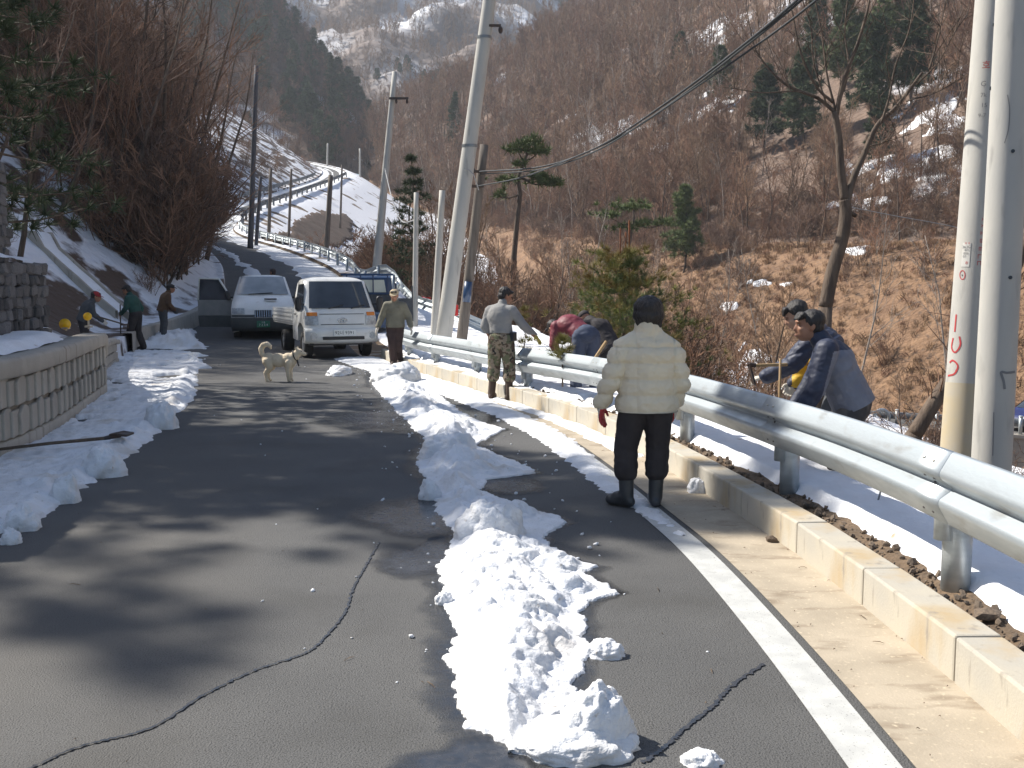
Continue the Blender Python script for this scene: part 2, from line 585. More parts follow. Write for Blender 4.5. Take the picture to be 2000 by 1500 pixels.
M['wood'] = mat('tool_wood', (0.42, 0.28, 0.13), 0.7, (0.3, 0.19, 0.09), 10, stretch=(8, 8, 1))
M['wood_dk'] = mat('old_tool_wood', (0.11, 0.08, 0.055), 0.8, (0.07, 0.05, 0.035), 10, stretch=(8, 8, 1))
M['iron'] = mat('tool_iron', (0.055, 0.05, 0.05), 0.6, (0.10, 0.06, 0.04), 10, metal=0.4)
# vehicles
M['car_white'] = mat('white_car_paint', (0.74, 0.74, 0.71), 0.28, (0.69, 0.68, 0.645), 2.5, coat=0.5)
layer(M['car_white'], (0.46, 0.43, 0.37), 4.5, 0.62, 0.82, 6.0)
M['car_dark'] = mat('dark_cladding', (0.045, 0.052, 0.05), 0.6, (0.06, 0.065, 0.063), 5)
M['car_blue'] = mat('blue_car_paint', (0.012, 0.045, 0.12), 0.35, (0.02, 0.055, 0.13), 4, coat=0.4)
M['car_navy'] = mat('navy_car_paint', (0.015, 0.025, 0.11), 0.3, coat=0.4)
M['glass'] = mat('car_glass', (0.022, 0.028, 0.036), 0.07, (0.04, 0.05, 0.062), 2, spec=0.9)
M['glass_van'] = mat('van_glass', (0.16, 0.19, 0.21), 0.08, (0.26, 0.29, 0.31), 1.5, spec=0.9)  # windshield reflections are painted in as a paler glass colour
M['glass_clear'] = mat('pale_rear_glass', (0.62, 0.62, 0.52), 0.2, spec=0.5)
M['tyre'] = mat('tyre', (0.02, 0.02, 0.021), 0.85, (0.035, 0.033, 0.03), 9)
M['rim'] = mat('rim', (0.42, 0.42, 0.42), 0.4, metal=0.6)
M['lamp'] = mat('headlamp', (0.50, 0.52, 0.53), 0.12, (0.3, 0.32, 0.33), 18, spec=0.9)
M['amber'] = mat('amber_lens', (0.62, 0.20, 0.03), 0.25)
M['redlens'] = mat('red_lens', (0.5, 0.02, 0.02), 0.25)
M['black_pl'] = mat('black_plastic', (0.02, 0.02, 0.022), 0.5)
M['chrome'] = mat('chrome', (0.6, 0.6, 0.6), 0.2, metal=0.9)
M['plate_w'] = mat('white_plate', (0.72, 0.74, 0.72), 0.4)
M['plate_g'] = mat('green_plate', (0.015, 0.14, 0.08), 0.4)
M['ink'] = mat('dark_ink', (0.03, 0.04, 0.05), 0.6)
M['ink_lt'] = mat('pale_ink', (0.7, 0.72, 0.7), 0.6)
M['ink_grey'] = mat('grey_ink', (0.2, 0.2, 0.2), 0.7)
M['red_paint'] = mat('red_spray_paint', (0.52, 0.04, 0.045), 0.7, (0.42, 0.05, 0.05), 20)
M['sticker'] = mat('paper_sticker', (0.62, 0.6, 0.55), 0.7)
M['yellow_stain'] = mat('soil_stained_concrete', (0.50, 0.42, 0.28), 0.9, (0.47, 0.42, 0.33), 5)
M['amber_disc'] = mat('amber_reflector', (0.85, 0.50, 0.01), 0.35, spec=0.6)
M['cable'] = mat('cable', (0.025, 0.03, 0.033), 0.6)
M['cable_lt'] = mat('pale_cable', (0.3, 0.3, 0.3), 0.6)

def camo_mat():
    m = bpy.data.materials.new('camouflage_cloth')
    m.use_nodes = True
    N, L = m.node_tree.nodes, m.node_tree.links
    b = N['Principled BSDF']
    b.inputs['Roughness'].default_value = 0.9
    tc = N.new('ShaderNodeTexCoord')
    cur = None
    for i, (c, sc_, th) in enumerate((((0.25, 0.20, 0.145), 9, 0), ((0.12, 0.125, 0.07), 12, 0.5), ((0.09, 0.058, 0.038), 14, 0.55), ((0.02, 0.02, 0.018), 17, 0.60))):
        if i == 0:
            cur = c
            continue
        mp = N.new('ShaderNodeMapping')
        mp.inputs['Location'].default_value = (i * 3.1, i, i * 7)
        L.new(tc.outputs['Object'], mp.inputs[0])
        nz = N.new('ShaderNodeTexNoise')
        nz.inputs['Scale'].default_value = sc_
        nz.inputs['Detail'].default_value = 3
        L.new(mp.outputs[0], nz.inputs['Vector'])
        mr = N.new('ShaderNodeMapRange')
        mr.inputs['From Min'].default_value = th
        mr.inputs['From Max'].default_value = th + 0.02
        L.new(nz.outputs['Fac'], mr.inputs['Value'])
        mx = N.new('ShaderNodeMix')
        mx.data_type = 'RGBA'
        L.new(mr.outputs[0], mx.inputs[0])
        if isinstance(cur, tuple):
            mx.inputs[6].default_value = (*cur, 1)
        else:
            L.new(cur, mx.inputs[6])
        mx.inputs[7].default_value = (*c, 1)
        cur = mx.outputs[2]
    L.new(cur, b.inputs['Base Color'])
    return m
M['camo'] = camo_mat()
# ------------------------------------------------------------------ the lie of the road (inner foot of the right kerb)
def catmull(P, n):
    P = np.asarray(P, float)
    Q = np.vstack([2 * P[0] - P[1], P, 2 * P[-1] - P[-2]])
    out = []
    for i in range(len(P) - 1):
        p0, p1, p2, p3 = Q[i], Q[i + 1], Q[i + 2], Q[i + 3]
        t0 = 0.0
        t1 = t0 + max(np.linalg.norm(p1 - p0), 1e-6) ** 0.5
        t2 = t1 + max(np.linalg.norm(p2 - p1), 1e-6) ** 0.5
        t3 = t2 + max(np.linalg.norm(p3 - p2), 1e-6) ** 0.5
        for t in np.linspace(t1, t2, n, endpoint=False):
            A1 = (t1 - t) / (t1 - t0) * p0 + (t - t0) / (t1 - t0) * p1
            A2 = (t2 - t) / (t2 - t1) * p1 + (t - t1) / (t2 - t1) * p2
            A3 = (t3 - t) / (t3 - t2) * p2 + (t - t2) / (t3 - t2) * p3
            B1 = (t2 - t) / (t2 - t0) * A1 + (t - t0) / (t2 - t0) * A2
            B2 = (t3 - t) / (t3 - t1) * A2 + (t - t1) / (t3 - t1) * A3
            out.append((t2 - t) / (t2 - t1) * B1 + (t - t1) / (t2 - t1) * B2)
    out.append(P[-1])
    return np.array(out)

EDGE = [(1.62, -14, 0), (1.74, -8, 0), (1.79, -2, 0), (1.83, 2, 0), (1.84, 3.4, 0), (1.82, 4.6, 0), (1.74, 6.1, 0), (1.62, 7.1, 0),
        (1.37, 9.0, 0), (1.07, 10.8, 0), (0.72, 12.1, 0), (.29, 13.4, 0), (-.38, 15.2, 0), (-1.33, 17.8, 0), (-2.15, 20, 0),
        (-3.25, 24, 0), (-4.2, 28, 0.1), (-5.0, 32, .38), (-6.1, 37, 1.15), (-7.5, 42, 2.0), (-11, 52, 3.05), (-14.8, 62, 3.95),
        (-18.5, 70, 4.8), (-21.8, 78, 5.8), (-23.7, 86, 6.9), (-25, 94, 8.1), (-25.9, 102, 9.2), (-27.2, 125, 12.6), (-28.2, 150, 16.4),
        (-28.2, 168, 19.6), (-31, 185, 22.6), (-38, 203, 25.8), (-48, 220, 29), (-62, 236, 32)]
EC = catmull(EDGE, 40)
_seg = np.linalg.norm(np.diff(EC, axis=0), axis=1)
ES = np.concatenate([[0], np.cumsum(_seg)])

def E_at(s):
    s = np.atleast_1d(np.asarray(s, float))
    return np.stack([np.interp(s, ES, EC[:, i]) for i in range(3)], -1)

def E_nrm(s):
    """unit vector to the right of the direction of travel"""
    d = E_at(np.atleast_1d(s) + 0.6) - E_at(np.atleast_1d(s) - 0.6)
    d = d[:, :2] / np.linalg.norm(d[:, :2], axis=1)[:, None]
    return np.stack([d[:, 1], -d[:, 0]], -1)

def s_of_y(y):
    return float(np.interp(y, EC[:, 1], ES))

def W_of(y):
    return tab(y, [-14, 10, 13, 17, 22, 27, 36, 240], [6.4, 6.2, 5.95, 5.55, 5.8, 5.9, 4.4, 3.6])

def EP(y, t, dz=0.0):
    """point at lateral offset t (positive right) of the kerb foot at the place where the kerb passes y"""
    s = s_of_y(y)
    p = E_at(s)[0]
    n = E_nrm(s)[0]
    return Vector((p[0] + n[0] * t, p[1] + n[1] * t, p[2] + dz))

def offset_grid(s, T, Z):
    """s (n), T (n,m) lateral offsets, Z (n,m) heights above the road"""
    P = E_at(s)
    Nn = E_nrm(s)
    X = P[:, 0:1] + Nn[:, 0:1] * T
    Y = P[:, 1:2] + Nn[:, 1:2] * T
    return np.stack([X, Y, P[:, 2:3] + Z], -1)

def s_range(y0, y1, st0=0.12, st1=1.2):
    s, e, out = s_of_y(y0), s_of_y(y1), []
    while s < e:
        out.append(s)
        y = float(np.interp(s, ES, EC[:, 1]))
        s += float(np.interp(abs(y), [5, 25, 80], [st0, st0 * 3, st1]))
    out.append(e)
    return np.array(out)

def ribbon(name, y0, y1, Tf, Zf, m, kind='structure', st0=0.25, st1=1.5, parent=None, flip=False):
    s = s_range(y0, y1, st0, st1)
    yy = np.interp(s, ES, EC[:, 1])
    T = np.stack([np.broadcast_to(f(yy), yy.shape) for f in Tf], -1)
    Z = np.stack([np.broadcast_to(f(yy), yy.shape) for f in Zf], -1)
    return link(name, grid_mesh(name, offset_grid(s, T, Z), flip=flip), m, parent, kind)

c_ = lambda v: (lambda y: np.full_like(y, v))

# ------------------------------------------------------------------ setting: base ground, road, gutter, paint
g = MB()
g.box((0, 320, -8.2), (740, 770, 0.4))
o = g.build('ground', M['valley'])
o['kind'] = 'structure'

nT = 14
ribbon('road', -10, 236, [(lambda y, k=k: -0.44 - (W_of(y) + 0.1 - 0.44) * k / (nT - 1)) for k in range(nT)],
       [(lambda y, k=k: 0.035 * np.sin(math.pi * k / (nT - 1)) * sstep(0, 30, y) * 0) for k in range(nT)], M['asphalt'])
ribbon('gutter', -10, 23.4, [c_(0.01), c_(-0.22), c_(-0.46)], [c_(0.006), c_(0.002), c_(0.006)], M['gutter'])
ribbon('road_line', -10, 12.2, [c_(-0.505), c_(-0.69)], [c_(0.005), c_(0.005)], M['paint'])

# kerb: cast stones laid end to end
kerb = thing('kerb', 'pale concrete kerb of long cast stones along the right roadside', 'kerb')
kerb['kind'] = 'structure'
del kerb['category']
ks = MB()
ks.box((0.10, 0, 0.03), (0.20, 0.994, 0.34))
kme = ks.mesh('kerb_stone', M['kerb'])
s = s_of_y(-3)
i = 0
while s < s_of_y(23.2):
    a, b2 = E_at(s)[0], E_at(s + 1.0)[0]
    o = bpy.data.objects.new('kerb_stone', kme)
    COL.objects.link(o)
    o.parent = kerb
    d = b2 - a
    c = (a + b2) / 2
    o.location = (c[0], c[1], c[2] + (0.002 if i % 2 else 0.0))
    o.rotation_euler = (0, 0, math.atan2(-d[0], d[1]))
    bv = o.modifiers.new('bevel', 'BEVEL')
    bv.width = 0.012
    bv.segments = 2
    s += 1.0
    i += 1

# right verge and the drop to the valley
def fw(y):
    return tab(y, [0, 5, 9, 12, 17, 22, 29, 36, 60, 90, 240], [0.85, 0.85, 0.9, 1.1, 3.0, 4.6, 5.2, 1.6, 1.4, 1.0, 1.0])
def slope_z(y, d):
    near = np.interp(d, [0, 1.5, 5, 9, 14, 24], [0, -0.85, -3.2, -5.4, -6.3, -6.5])
    far = np.interp(d, [0, 1.5, 5, 9, 14, 24], [0, -0.6, -2.7, -5.1, -7.6, -8.0])
    return lerp(near, far, sstep(70, 95, y))
drops = [0.0, 0.7, 1.5, 3.0, 5.0, 7.0, 9.0, 11.5, 14.0, 18.0, 24.0]
Tf = [c_(0.19), c_(0.27), (lambda y: 0.27 + (fw(y) - 0.27) * 0.35), (lambda y: 0.27 + (fw(y) - 0.27) * 0.7)]
Zf = [c_(0.13), c_(0.17), c_(0.20), c_(0.18)]
for dd in drops:
    Tf.append(lambda y, dd=dd: fw(y) + dd)
    Zf.append(lambda y, dd=dd: 0.14 + slope_z(y, dd))
s = s_range(-8, 214, 0.3, 1.5)
yy = np.interp(s, ES, EC[:, 1])
T = np.stack([f(yy) for f in Tf], -1)
Z = np.stack([f(yy) for f in Zf], -1)
P = offset_grid(s, T, Z)
P[:, 3:, 2] += 0.16 * fbm(P[:, 3:, 0] * 0.8, P[:, 3:, 1] * 0.8, 0.0) * np.minimum(1, (np.arange(P.shape[1] - 3)) / 3.0)
VERGE = P
link('slope', grid_mesh('slope', P), M['soil'], None, 'structure')
k0 = int(np.searchsorted(yy, 26.0))
Pe = P[k0:, 1:].copy()
Pe[:, :, 2] += 0.05
Pe[:, :, 2] += np.where(fbm(Pe[:, :, 0] * .5, Pe[:, :, 1] * .5, 3.0) > 0.33, -0.12, 0.0)
link('embankment_snow', grid_mesh('embankment_snow', Pe), M['embank'], None, 'structure')

# left hillside
def bz(y):
    return tab(y, [-20, 17.2, 18.4, 26, 32, 45, 90], [0.90, 0.90, 0.45, 0.42, 0.5, 0.3, 0.3])
DL = [0.0, 0.05, 0.32, 0.9, 1.7, 3.0, 4.5, 6.5, 9, 12, 15, 19, 24, 30, 38, 48, 60]
def left_z(y, d):
    b = bz(y)
    sl = tab(y, [0, 60, 100, 130, 240], [0.74, 0.76, 0.66, 0.62, 0.62])
    st = tab(y, [0, 16, 19, 27, 34, 240], [1.1, 1.1, 1.3, 1.2, 0.5, 0.5])
    z = np.where(d < 0.04, -0.1, b)
    return np.where(d > st, b + (d - st) * sl, z)
s = s_range(-16, 232, 0.5, 1.2)
yy = np.interp(s, ES, EC[:, 1])
T = np.stack([-(W_of(yy) + d) for d in DL], -1)
Z = np.stack([left_z(yy, np.full_like(yy, d)) for d in DL], -1)
P = offset_grid(s, T, Z)
# finer: two extra samples between columns
def refine(P, k):
    u = np.linspace(0, P.shape[1] - 1, (P.shape[1] - 1) * k + 1)
    i0 = np.clip(np.floor(u).astype(int), 0, P.shape[1] - 2)
    f = (u - i0)[None, :, None]
    return P[:, i0] * (1 - f) + P[:, i0 + 1] * f, u
P, uu = refine(P, 4)
amp = np.clip((uu - 3) / 4, 0, 1)[None, :]
P[:, :, 2] += amp * (0.35 * fbm(P[:, :, 0] * .35, P[:, :, 1] * .35, 1.0, 5) + 0.14 * fbm(P[:, :, 0] * 1.6, P[:, :, 1] * 1.6, 2.0, 3))
LEFT = P
o = link('hillside', grid_mesh('hillside', P, flip=True), M['hill_left'], None, 'structure')

# ------------------------------------------------------------------ lofted hills
def loft(rows, nu, nv):
    """rows (r, c, 3) -> smooth sheet nu x nv (r direction u)"""
    A = np.asarray(rows, float)
    nr, nc, _ = A.shape
    cols = np.stack([catmull(A[r], max(2, nv // (nc - 1))) for r in range(nr)], 0)
    out = np.stack([catmull(cols[:, j], max(2, nu // (nr - 1))) for j in range(cols.shape[1])], 1)
    return out
HR = [
    [(32, -6, -6.6), (48, -8, 5), (55, -8, 5.4), (100, -10, 38), (160, -10, 85), (220, -10, 60)],
    [(34, 36, -6.2), (46, 38, 4.8), (53, 40, 5.2), (95, 40, 36), (155, 60, 88), (220, 80, 60)],
    [(21, 53.5, -5.6), (33, 61, 4.4), (39, 64, 5), (80, 88, 36), (140, 140, 98), (200, 180, 70)],
    [(13, 67, -5.2), (23, 75, 4.2), (29, 79, 5), (62, 110, 34), (120, 215, 112), (170, 260, 80)],
    [(6, 85, -3.2), (14, 93, 5.0), (18, 97, 6.0), (42, 135, 32), (88, 290, 114), (120, 350, 80)],
    [(0, 108, .5), (6, 116, 7), (9, 120, 8), (26, 165, 33), (48, 310, 92), (70, 370, 60)],
    [(-8, 140, 4.5), (-4, 147, 10), (-2, 150, 11), (8, 190, 31), (20, 305, 74), (30, 370, 40)],
    [(-14, 170, 8.5), (-11, 177, 13), (-10, 180, 14), (-4, 210, 30), (-7, 292, 58), (-5, 360, 30)],
    [(-22, 200, 14.5), (-20, 206, 18), (-20, 209, 19), (-18, 230, 31), (-30, 280, 49), (-30, 340, 25)],
    [(-34, 228, 23), (-33, 233, 26), (-33, 236, 27), (-34, 248, 32), (-42, 275, 38), (-45, 320, 20)]]
HR = np.array(HR).transpose(1, 0, 2)
P = loft(HR, 220, 270)
nz = fbm(P[..., 0] * .05, P[..., 1] * .05, 5.0, 5)
up = np.linspace(0, 1, P.shape[0])[:, None]
P[..., 2] += nz * (0.5 + 5.5 * sstep(0.35, 0.8, up)) + 0.35 * fbm(P[..., 0] * .35, P[..., 1] * .35, 6.0, 4)
HILLR = P
nb = int(P.shape[0] * 0.40)
o = link('far_bank', grid_mesh('far_bank', P[:nb + 1], flip=False), M['bank'], None, 'structure')
o = link('forest_hillside', grid_mesh('forest_hillside', P[nb:], flip=False), M['hill'], None, 'structure')

HL = [
    [(-100, 226, 38), (-118, 280, 80), (-140, 345, 140), (-150, 420, 120)],
    [(-72, 236, 34), (-80, 290, 72), (-92, 335, 108), (-100, 400, 80)],
    [(-54, 238, 31), (-60, 285, 60), (-72, 325, 84), (-75, 380, 60)],
    [(-42, 242, 28.5), (-46, 280, 48), (-54, 312, 60), (-58, 360, 45)],
    [(-34, 248, 27), (-36, 275, 36), (-40, 300, 43), (-40, 350, 30)]]
P = loft(np.array(HL).transpose(1, 0, 2), 60, 80)
P[..., 2] += 2.2 * fbm(P[..., 0] * .06, P[..., 1] * .06, 9.0, 5)
HILLL = P
link('dark_hillside', grid_mesh('dark_hillside', P), M['hill'], None, 'structure')

nx, ny = 150, 130
X, Yv = np.meshgrid(np.linspace(-330, 330, nx), np.linspace(345, 660, ny), indexing='ij')
tt = (Yv - 345) / 315
Zm = 40 + 178 * tt ** 0.95 + 30 * np.abs(fbm(X * .011, Yv * .011, 4.0, 3)) * sstep(0, .2, tt) - 26 * sstep(-0.1, 1.0, -np.abs((X - 42) / 60) + 1) * sstep(0.1, 0.5, tt) + 13 * fbm(X * .03, Yv * .03, 8.0, 4) * sstep(0, .15, tt)
MOUNT = np.stack([X, Yv, Zm], -1)
link('far_mountain', grid_mesh('far_mountain', MOUNT), M['mount'], None, 'structure')

# ------------------------------------------------------------------ snow on and beside the road
RT = [(718, 722, 790), (730, 725, 800), (745, 724, 830), (775, 748, 862), (790, 765, 880), (805, 775, 900), (825, 800, 940), (838, 808, 985), (852, 826, 960),
      (870, 832, 930), (890, 818, 975), (908, 815, 1020), (925, 822, 1050), (938, 838, 950), (960, 850, 940), (985, 852, 1000), (1010, 856, 1085),
      (1022, 872, 1108), (1045, 892, 1060), (1065, 880, 1072), (1090, 868, 1100), (1108, 860, 1165), (1122, 858, 1140), (1160, 872, 1212),
      (1178, 868, 1150), (1200, 880, 1140), (1240, 888, 1142), (1262, 880, 1150), (1290, 876, 1150), (1310, 880, 1138), (1340, 888, 1122),
      (1360, 890, 1130), (1390, 902, 1085), (1420, 918, 1060), (1445, 960, 1030), (1456, 990, 1010)]
def Gp(px, py, z=0.0):
    d = ray(px, py)
    t = (z - EYE) / d.z
    return d.x * t, d.y * t
rl = np.array([Gp(a, y) for (y, a, b) in RT])
rr = np.array([Gp(b, y) for (y, a, b) in RT])

def snow_field(name, yv, xl, xr, hf, m, base=0.0, margin=0.18, ncol=100, kind='stuff', parent=None, zf=None):
    """a heap field on the ground between xl(y) and xr(y); hf(u, X, Y) gives its height, u running 0..1 across"""
    u = np.linspace(0, 1, ncol)
    L = xl - margin
    Rr = xr + margin
    X = L[:, None] + (Rr - L)[:, None] * u[None]
    Y = np.repeat(yv[:, None], ncol, 1)
    q = (X - xl[:, None]) / np.maximum(xr - xl, 0.05)[:, None]
    edge = np.minimum(X - xl[:, None], xr[:, None] - X)
    H = hf(q, edge, X, Y)
    zb = zf(X, Y) if zf is not None else 0.0
    Pp = np.stack([X, Y, zb + base + np.maximum(H, -0.03)], -1)
    return link(name, grid_mesh(name, Pp, keep=H > -0.02), m, None, kind)

def lumps(X, Y, k, seed):
    n = fbm(X * k, Y * k, seed, 3)
    return 1 - np.minimum(1, np.abs(n) * 2.2)

def lump_field(X, Y, n, seed, cxf, wf, rmin, rmax, y0, y1, hk=.75):
    """heaped clods: the upper skin of many rounded lumps thrown along a line"""
    r = np.random.RandomState(seed)
    H = np.zeros_like(X)
    ymin = Y[:, 0]
    for i in range(n):
        cy = y0 + (y1 - y0) * r.rand() ** 1.7
        rad = rmin + (rmax - rmin) * r.rand() ** 2.2
        cx = cxf(cy) + wf(cy) * r.normal()
        a, b = np.searchsorted(ymin, (cy - rad * 1.3, cy + rad * 1.3))
        if b <= a:
            continue
        dx, dy = X[a:b] - cx, Y[a:b] - cy
        th = r.uniform(0, 3.14)
        ex, ey = dx * math.cos(th) + dy * math.sin(th), -dx * math.sin(th) + dy * math.cos(th)
        k = r.uniform(.7, 1.25)
        d2 = (ex / k) ** 2 + (ey * k) ** 2
        d2 = d2 / rad ** 2 * (1 + .9 * fbm(X[a:b] * 1.4 / rad, Y[a:b] * 1.4 / rad, seed + i * .37, 2))
        H[a:b] = np.maximum(H[a:b], np.where(d2 < 1, np.maximum(0, 1 - d2) ** .5 * rad * hk * r.uniform(.6, 1.15), 0))
    return H

def ridge_h(q, edge, X, Y):
    jag = 0.060 * fbm(X * 5, Y * 5, 2.0, 4) + 0.035 * fbm(X * 16, Y * 16, 5.0, 2)
    e = edge + jag
    env = sstep(0.0, 0.42, e)
    core = np.exp(-((q - 0.36) / 0.27) ** 2)
    far = sstep(5.5, 8, Y)
    h = env * (0.022 + core * (0.045 + 0.07 * far) * (0.6 + 1.2 * fbm(X * 1.3, Y * 1.3, 7.0, 2)))
    cxf = lambda y: float(np.interp(y, yv, xl * .60 + xr * .40))
    wf = lambda y: float(np.interp(y, yv, (xr - xl))) * .20
    big = lump_field(X, Y, 240, 3, cxf, wf, .05, .19, 3.4, 19.2)
    sml = lump_field(X, Y, 2000, 4, cxf, lambda y: wf(y) * 1.25, .018, .075, 3.4, 16)
    e2 = sstep(-.02, .20, e)
    h = h + e2 * (big * .50 + sml * .70) + env * 0.012 * fbm(X * 22, Y * 22, 15.0, 3) + env * .02 * fbm(X * 6, Y * 6, 12.0, 2)
    return np.where(e > 0, 0.014 + h, e * 0.6)
yv = np.concatenate([np.arange(3.36, 6, .013), np.arange(6, 10, .022), np.arange(10, 19.4, .05)])
order = np.argsort(rl[:, 1])
xl = np.interp(yv, rl[order, 1], rl[order, 0])
xr = np.interp(yv, rr[np.argsort(rr[:, 1]), 1], rr[np.argsort(rr[:, 1]), 0])
o = snow_field('snow_ridge', yv, xl, xr, ridge_h, M['snow'], 0.0, 0.16, 120)
tag(o, 'ridge of shovelled snow running along the middle of the road', None, None, 'stuff')

# wet asphalt margin round the melting ridge
u = np.linspace(0, 1, 15)
mL = .20 + .16 * fbm(yv * 1.3, 0.0, 5.0, 3)
mR = .12 + .12 * fbm(yv * 1.5, 3.0, 5.0, 3)
A_, B_ = xl - mL, xr + mR
Xm = A_[:, None] + (B_ - A_)[:, None] * u[None]
Pm = np.stack([Xm, np.repeat(yv[:, None], 15, 1), np.full_like(Xm, .0024)], -1)
ee = np.minimum(np.minimum((Xm - A_[:, None]) / np.maximum(mL, .05)[:, None], (B_[:, None] - Xm) / np.maximum(mR, .05)[:, None]), 1.0)
me = grid_mesh('wet_margin', Pm, smooth=False)
at_ = me.attributes.new('edge', 'FLOAT', 'POINT')
at_.data.foreach_set('value', (np.clip(ee, 0, 1) * .8).ravel().astype(np.float32))
o = link('wet_margin', me, M['wet_film'], None, 'stuff')
o['label'] = 'dark wet asphalt along the edges of the melting snow ridge'

def blob_snow(name, cx, cy, rx, ry, h, seed, label, rot=0.0, n=46):
    """one lump of snow as a closed heap"""
    vs = []
    nu, nv = n, n // 2
    P_ = np.zeros((nu, nv, 3))
    th = np.linspace(0, 2 * math.pi, nu)
    for j in range(nv):
        f = j / (nv - 1)
        a = f * math.pi / 2 * 1.12
        r = np.sin(a) ** 0.85
        z = math.cos(a)
        P_[:, j, 0] = r * np.cos(th)
        P_[:, j, 1] = r * np.sin(th)
        P_[:, j, 2] = z
    d = 1 + 0.30 * fbm(P_[..., 0] * 1.6 + seed, P_[..., 1] * 1.6, P_[..., 2] * 1.6, 4) + 0.12 * lumps(P_[..., 0] * 2.5 + seed, P_[..., 1] * 2.5, 1.0, seed) + .10 * fbm(P_[..., 0] * 5 + seed, P_[..., 1] * 5, P_[..., 2] * 5, 4)
    P_ = P_ * d[..., None]
    P_[-1] = P_[0]
    P_ *= np.array([rx, ry, h])
    c, s_ = math.cos(rot), math.sin(rot)
    x = P_[..., 0] * c - P_[..., 1] * s_
    y = P_[..., 0] * s_ + P_[..., 1] * c
    P_ = np.stack([x, y, P_[..., 2]], -1)
    o = link(name, grid_mesh(name, P_, flip=True), M['snow'])
    o.location = (cx, cy, -0.004)
    return tag(o, label, 'snow lump', 'lumps of shovelled snow')
def bs(px, py, w, h, seed, label, asp=0.8):
    x, y = Gp(px, py)
    sc_ = math.hypot(x, y, EYE) / 1944
    return blob_snow('snow_lump', x, y + w * sc_ * asp * 0.5, w * sc_ / 2, w * sc_ / 2 * asp, h * sc_, seed, label)
bs(1170, 1472, 134, 92, 3.1, 'tall white snow lump at the near end of the snow ridge')
bs(1130, 1500, 215, 44, 8.3, 'low wide snow lump cut by the bottom edge, left of the crack')
bs(1375, 1502, 72, 20, 5.2, 'small flat snow lump on the asphalt between ridge and white line')
bs(1184, 1290, 74, 26, 1.7, 'flat oval snow lump just right of the snow ridge')
bs(866, 1183, 34, 22, 6.0, 'small snow ball at the left edge of the snow ridge, near its middle')
bs(838, 978, 40, 36, 9.4, 'pointed grey snow lump in the wet patch left of the ridge')
bs(960, 1066, 130, 70, 12.7, 'big dirty snow block standing up in the snow ridge')
bs(875, 903, 110, 48, 14.1, 'rounded snow heap in the shaded part of the ridge')
bs(30, 1040, 58, 38, 15.0, 'white snow lump at the left edge of the road')
bs(14, 1065, 34, 24, 16.0, 'small yellowish snow lump, nearest on the left edge of the road')
bs(118, 985, 50, 44, 18.0, 'upright snow slab at the front of the left snow strip')
bs(190, 935, 70, 44, 19.0, 'broad snow lump behind the upright slab on the left strip')
bs(307, 840, 58, 42, 20.0, 'snow lump on the left strip level with the lying shovel')
bs(655, 735, 44, 15, 21.0, 'snow heap on the road right in front of the white truck', 2.2)
bs(1365, 965, 38, 26, 23.0, 'small snow lump in the gutter right of the black boots')
bs(770, 750, 95, 34, 24.0, 'snow heap at the far end of the road ridge')

# left snow strip
LS = [(-6.9, 22.0), (-4.6, 14.2), (-4.40, 13.2), (-4.05, 11.4), (-3.86, 10.6), (-3.72, 9.3), (-3.5, 8.2), (-3.36, 7.2), (-3.42, 6.4), (-3.6, 5.0), (-3.8, 2)]
LS = np.array(sorted(LS, key=lambda p: p[1]))
yv = np.concatenate([np.arange(3, 11, .035), np.arange(11, 25.2, .07)])
xr = np.interp(yv, LS[:, 1], LS[:, 0])
wallx = np.array([EP(y, -float(W_of(y))).x for y in np.linspace(1, 27, 60)])
wally = np.array([EP(y, -float(W_of(y))).y for y in np.linspace(1, 27, 60)])
xl = np.interp(yv, wally, wallx)
xr = np.where(yv > 20, np.interp(yv, [20, 22, 23.5, 25.2], [-6.1, -6.9, -7.2, -8.6]), xr)
def strip_h(q, edge, X, Y):
    jag = 0.13 * fbm(X * 2.4, Y * 2.4, 3.0, 4) + 0.05 * fbm(X * 9, Y * 9, 4.0, 2)
    e = np.where(q > 0.5, edge + jag, 1.0)
    e = np.minimum(e, (24.9 - Y) + jag)
    env = sstep(0, 0.22, e)
    rim = np.exp(-((e - 0.20) / 0.17) ** 2)
    h = env * (0.035 + 0.03 * fbm(X * 1.2, Y * 1.2, 6.0, 3)) + rim * env * 0.035 + sstep(-.03, .08, e) * lump_field(X, Y, 420, 8, lambda y: float(np.interp(y, yv, xr)) - .15, lambda y: .13, .025, .12, 4, 22, .5) * np.where(q > .5, 1, .3) + env * 0.03 * fbm(X * 9, Y * 9, 10.0, 4)
    bare = sstep(0.16, 0.30, fbm(X * 0.9, Y * 0.55, 21.0, 4)) * sstep(13.5, 15, Y) + sstep(0.12, 0.3, fbm(X * 1.6, Y * 1.2, 23.0, 4)) * sstep(0.35, 0.1, q) * sstep(11, 13, Y)
    return np.where(e > 0, 0.02 + h - 0.16 * np.clip(bare, 0, 1), e)
o = snow_field('roadside_snow', yv, xl, xr, strip_h, M['snow'], 0.0, 0.22, 90)
tag(o, 'strip of snow along the foot of the concrete wall', None, None, 'stuff')
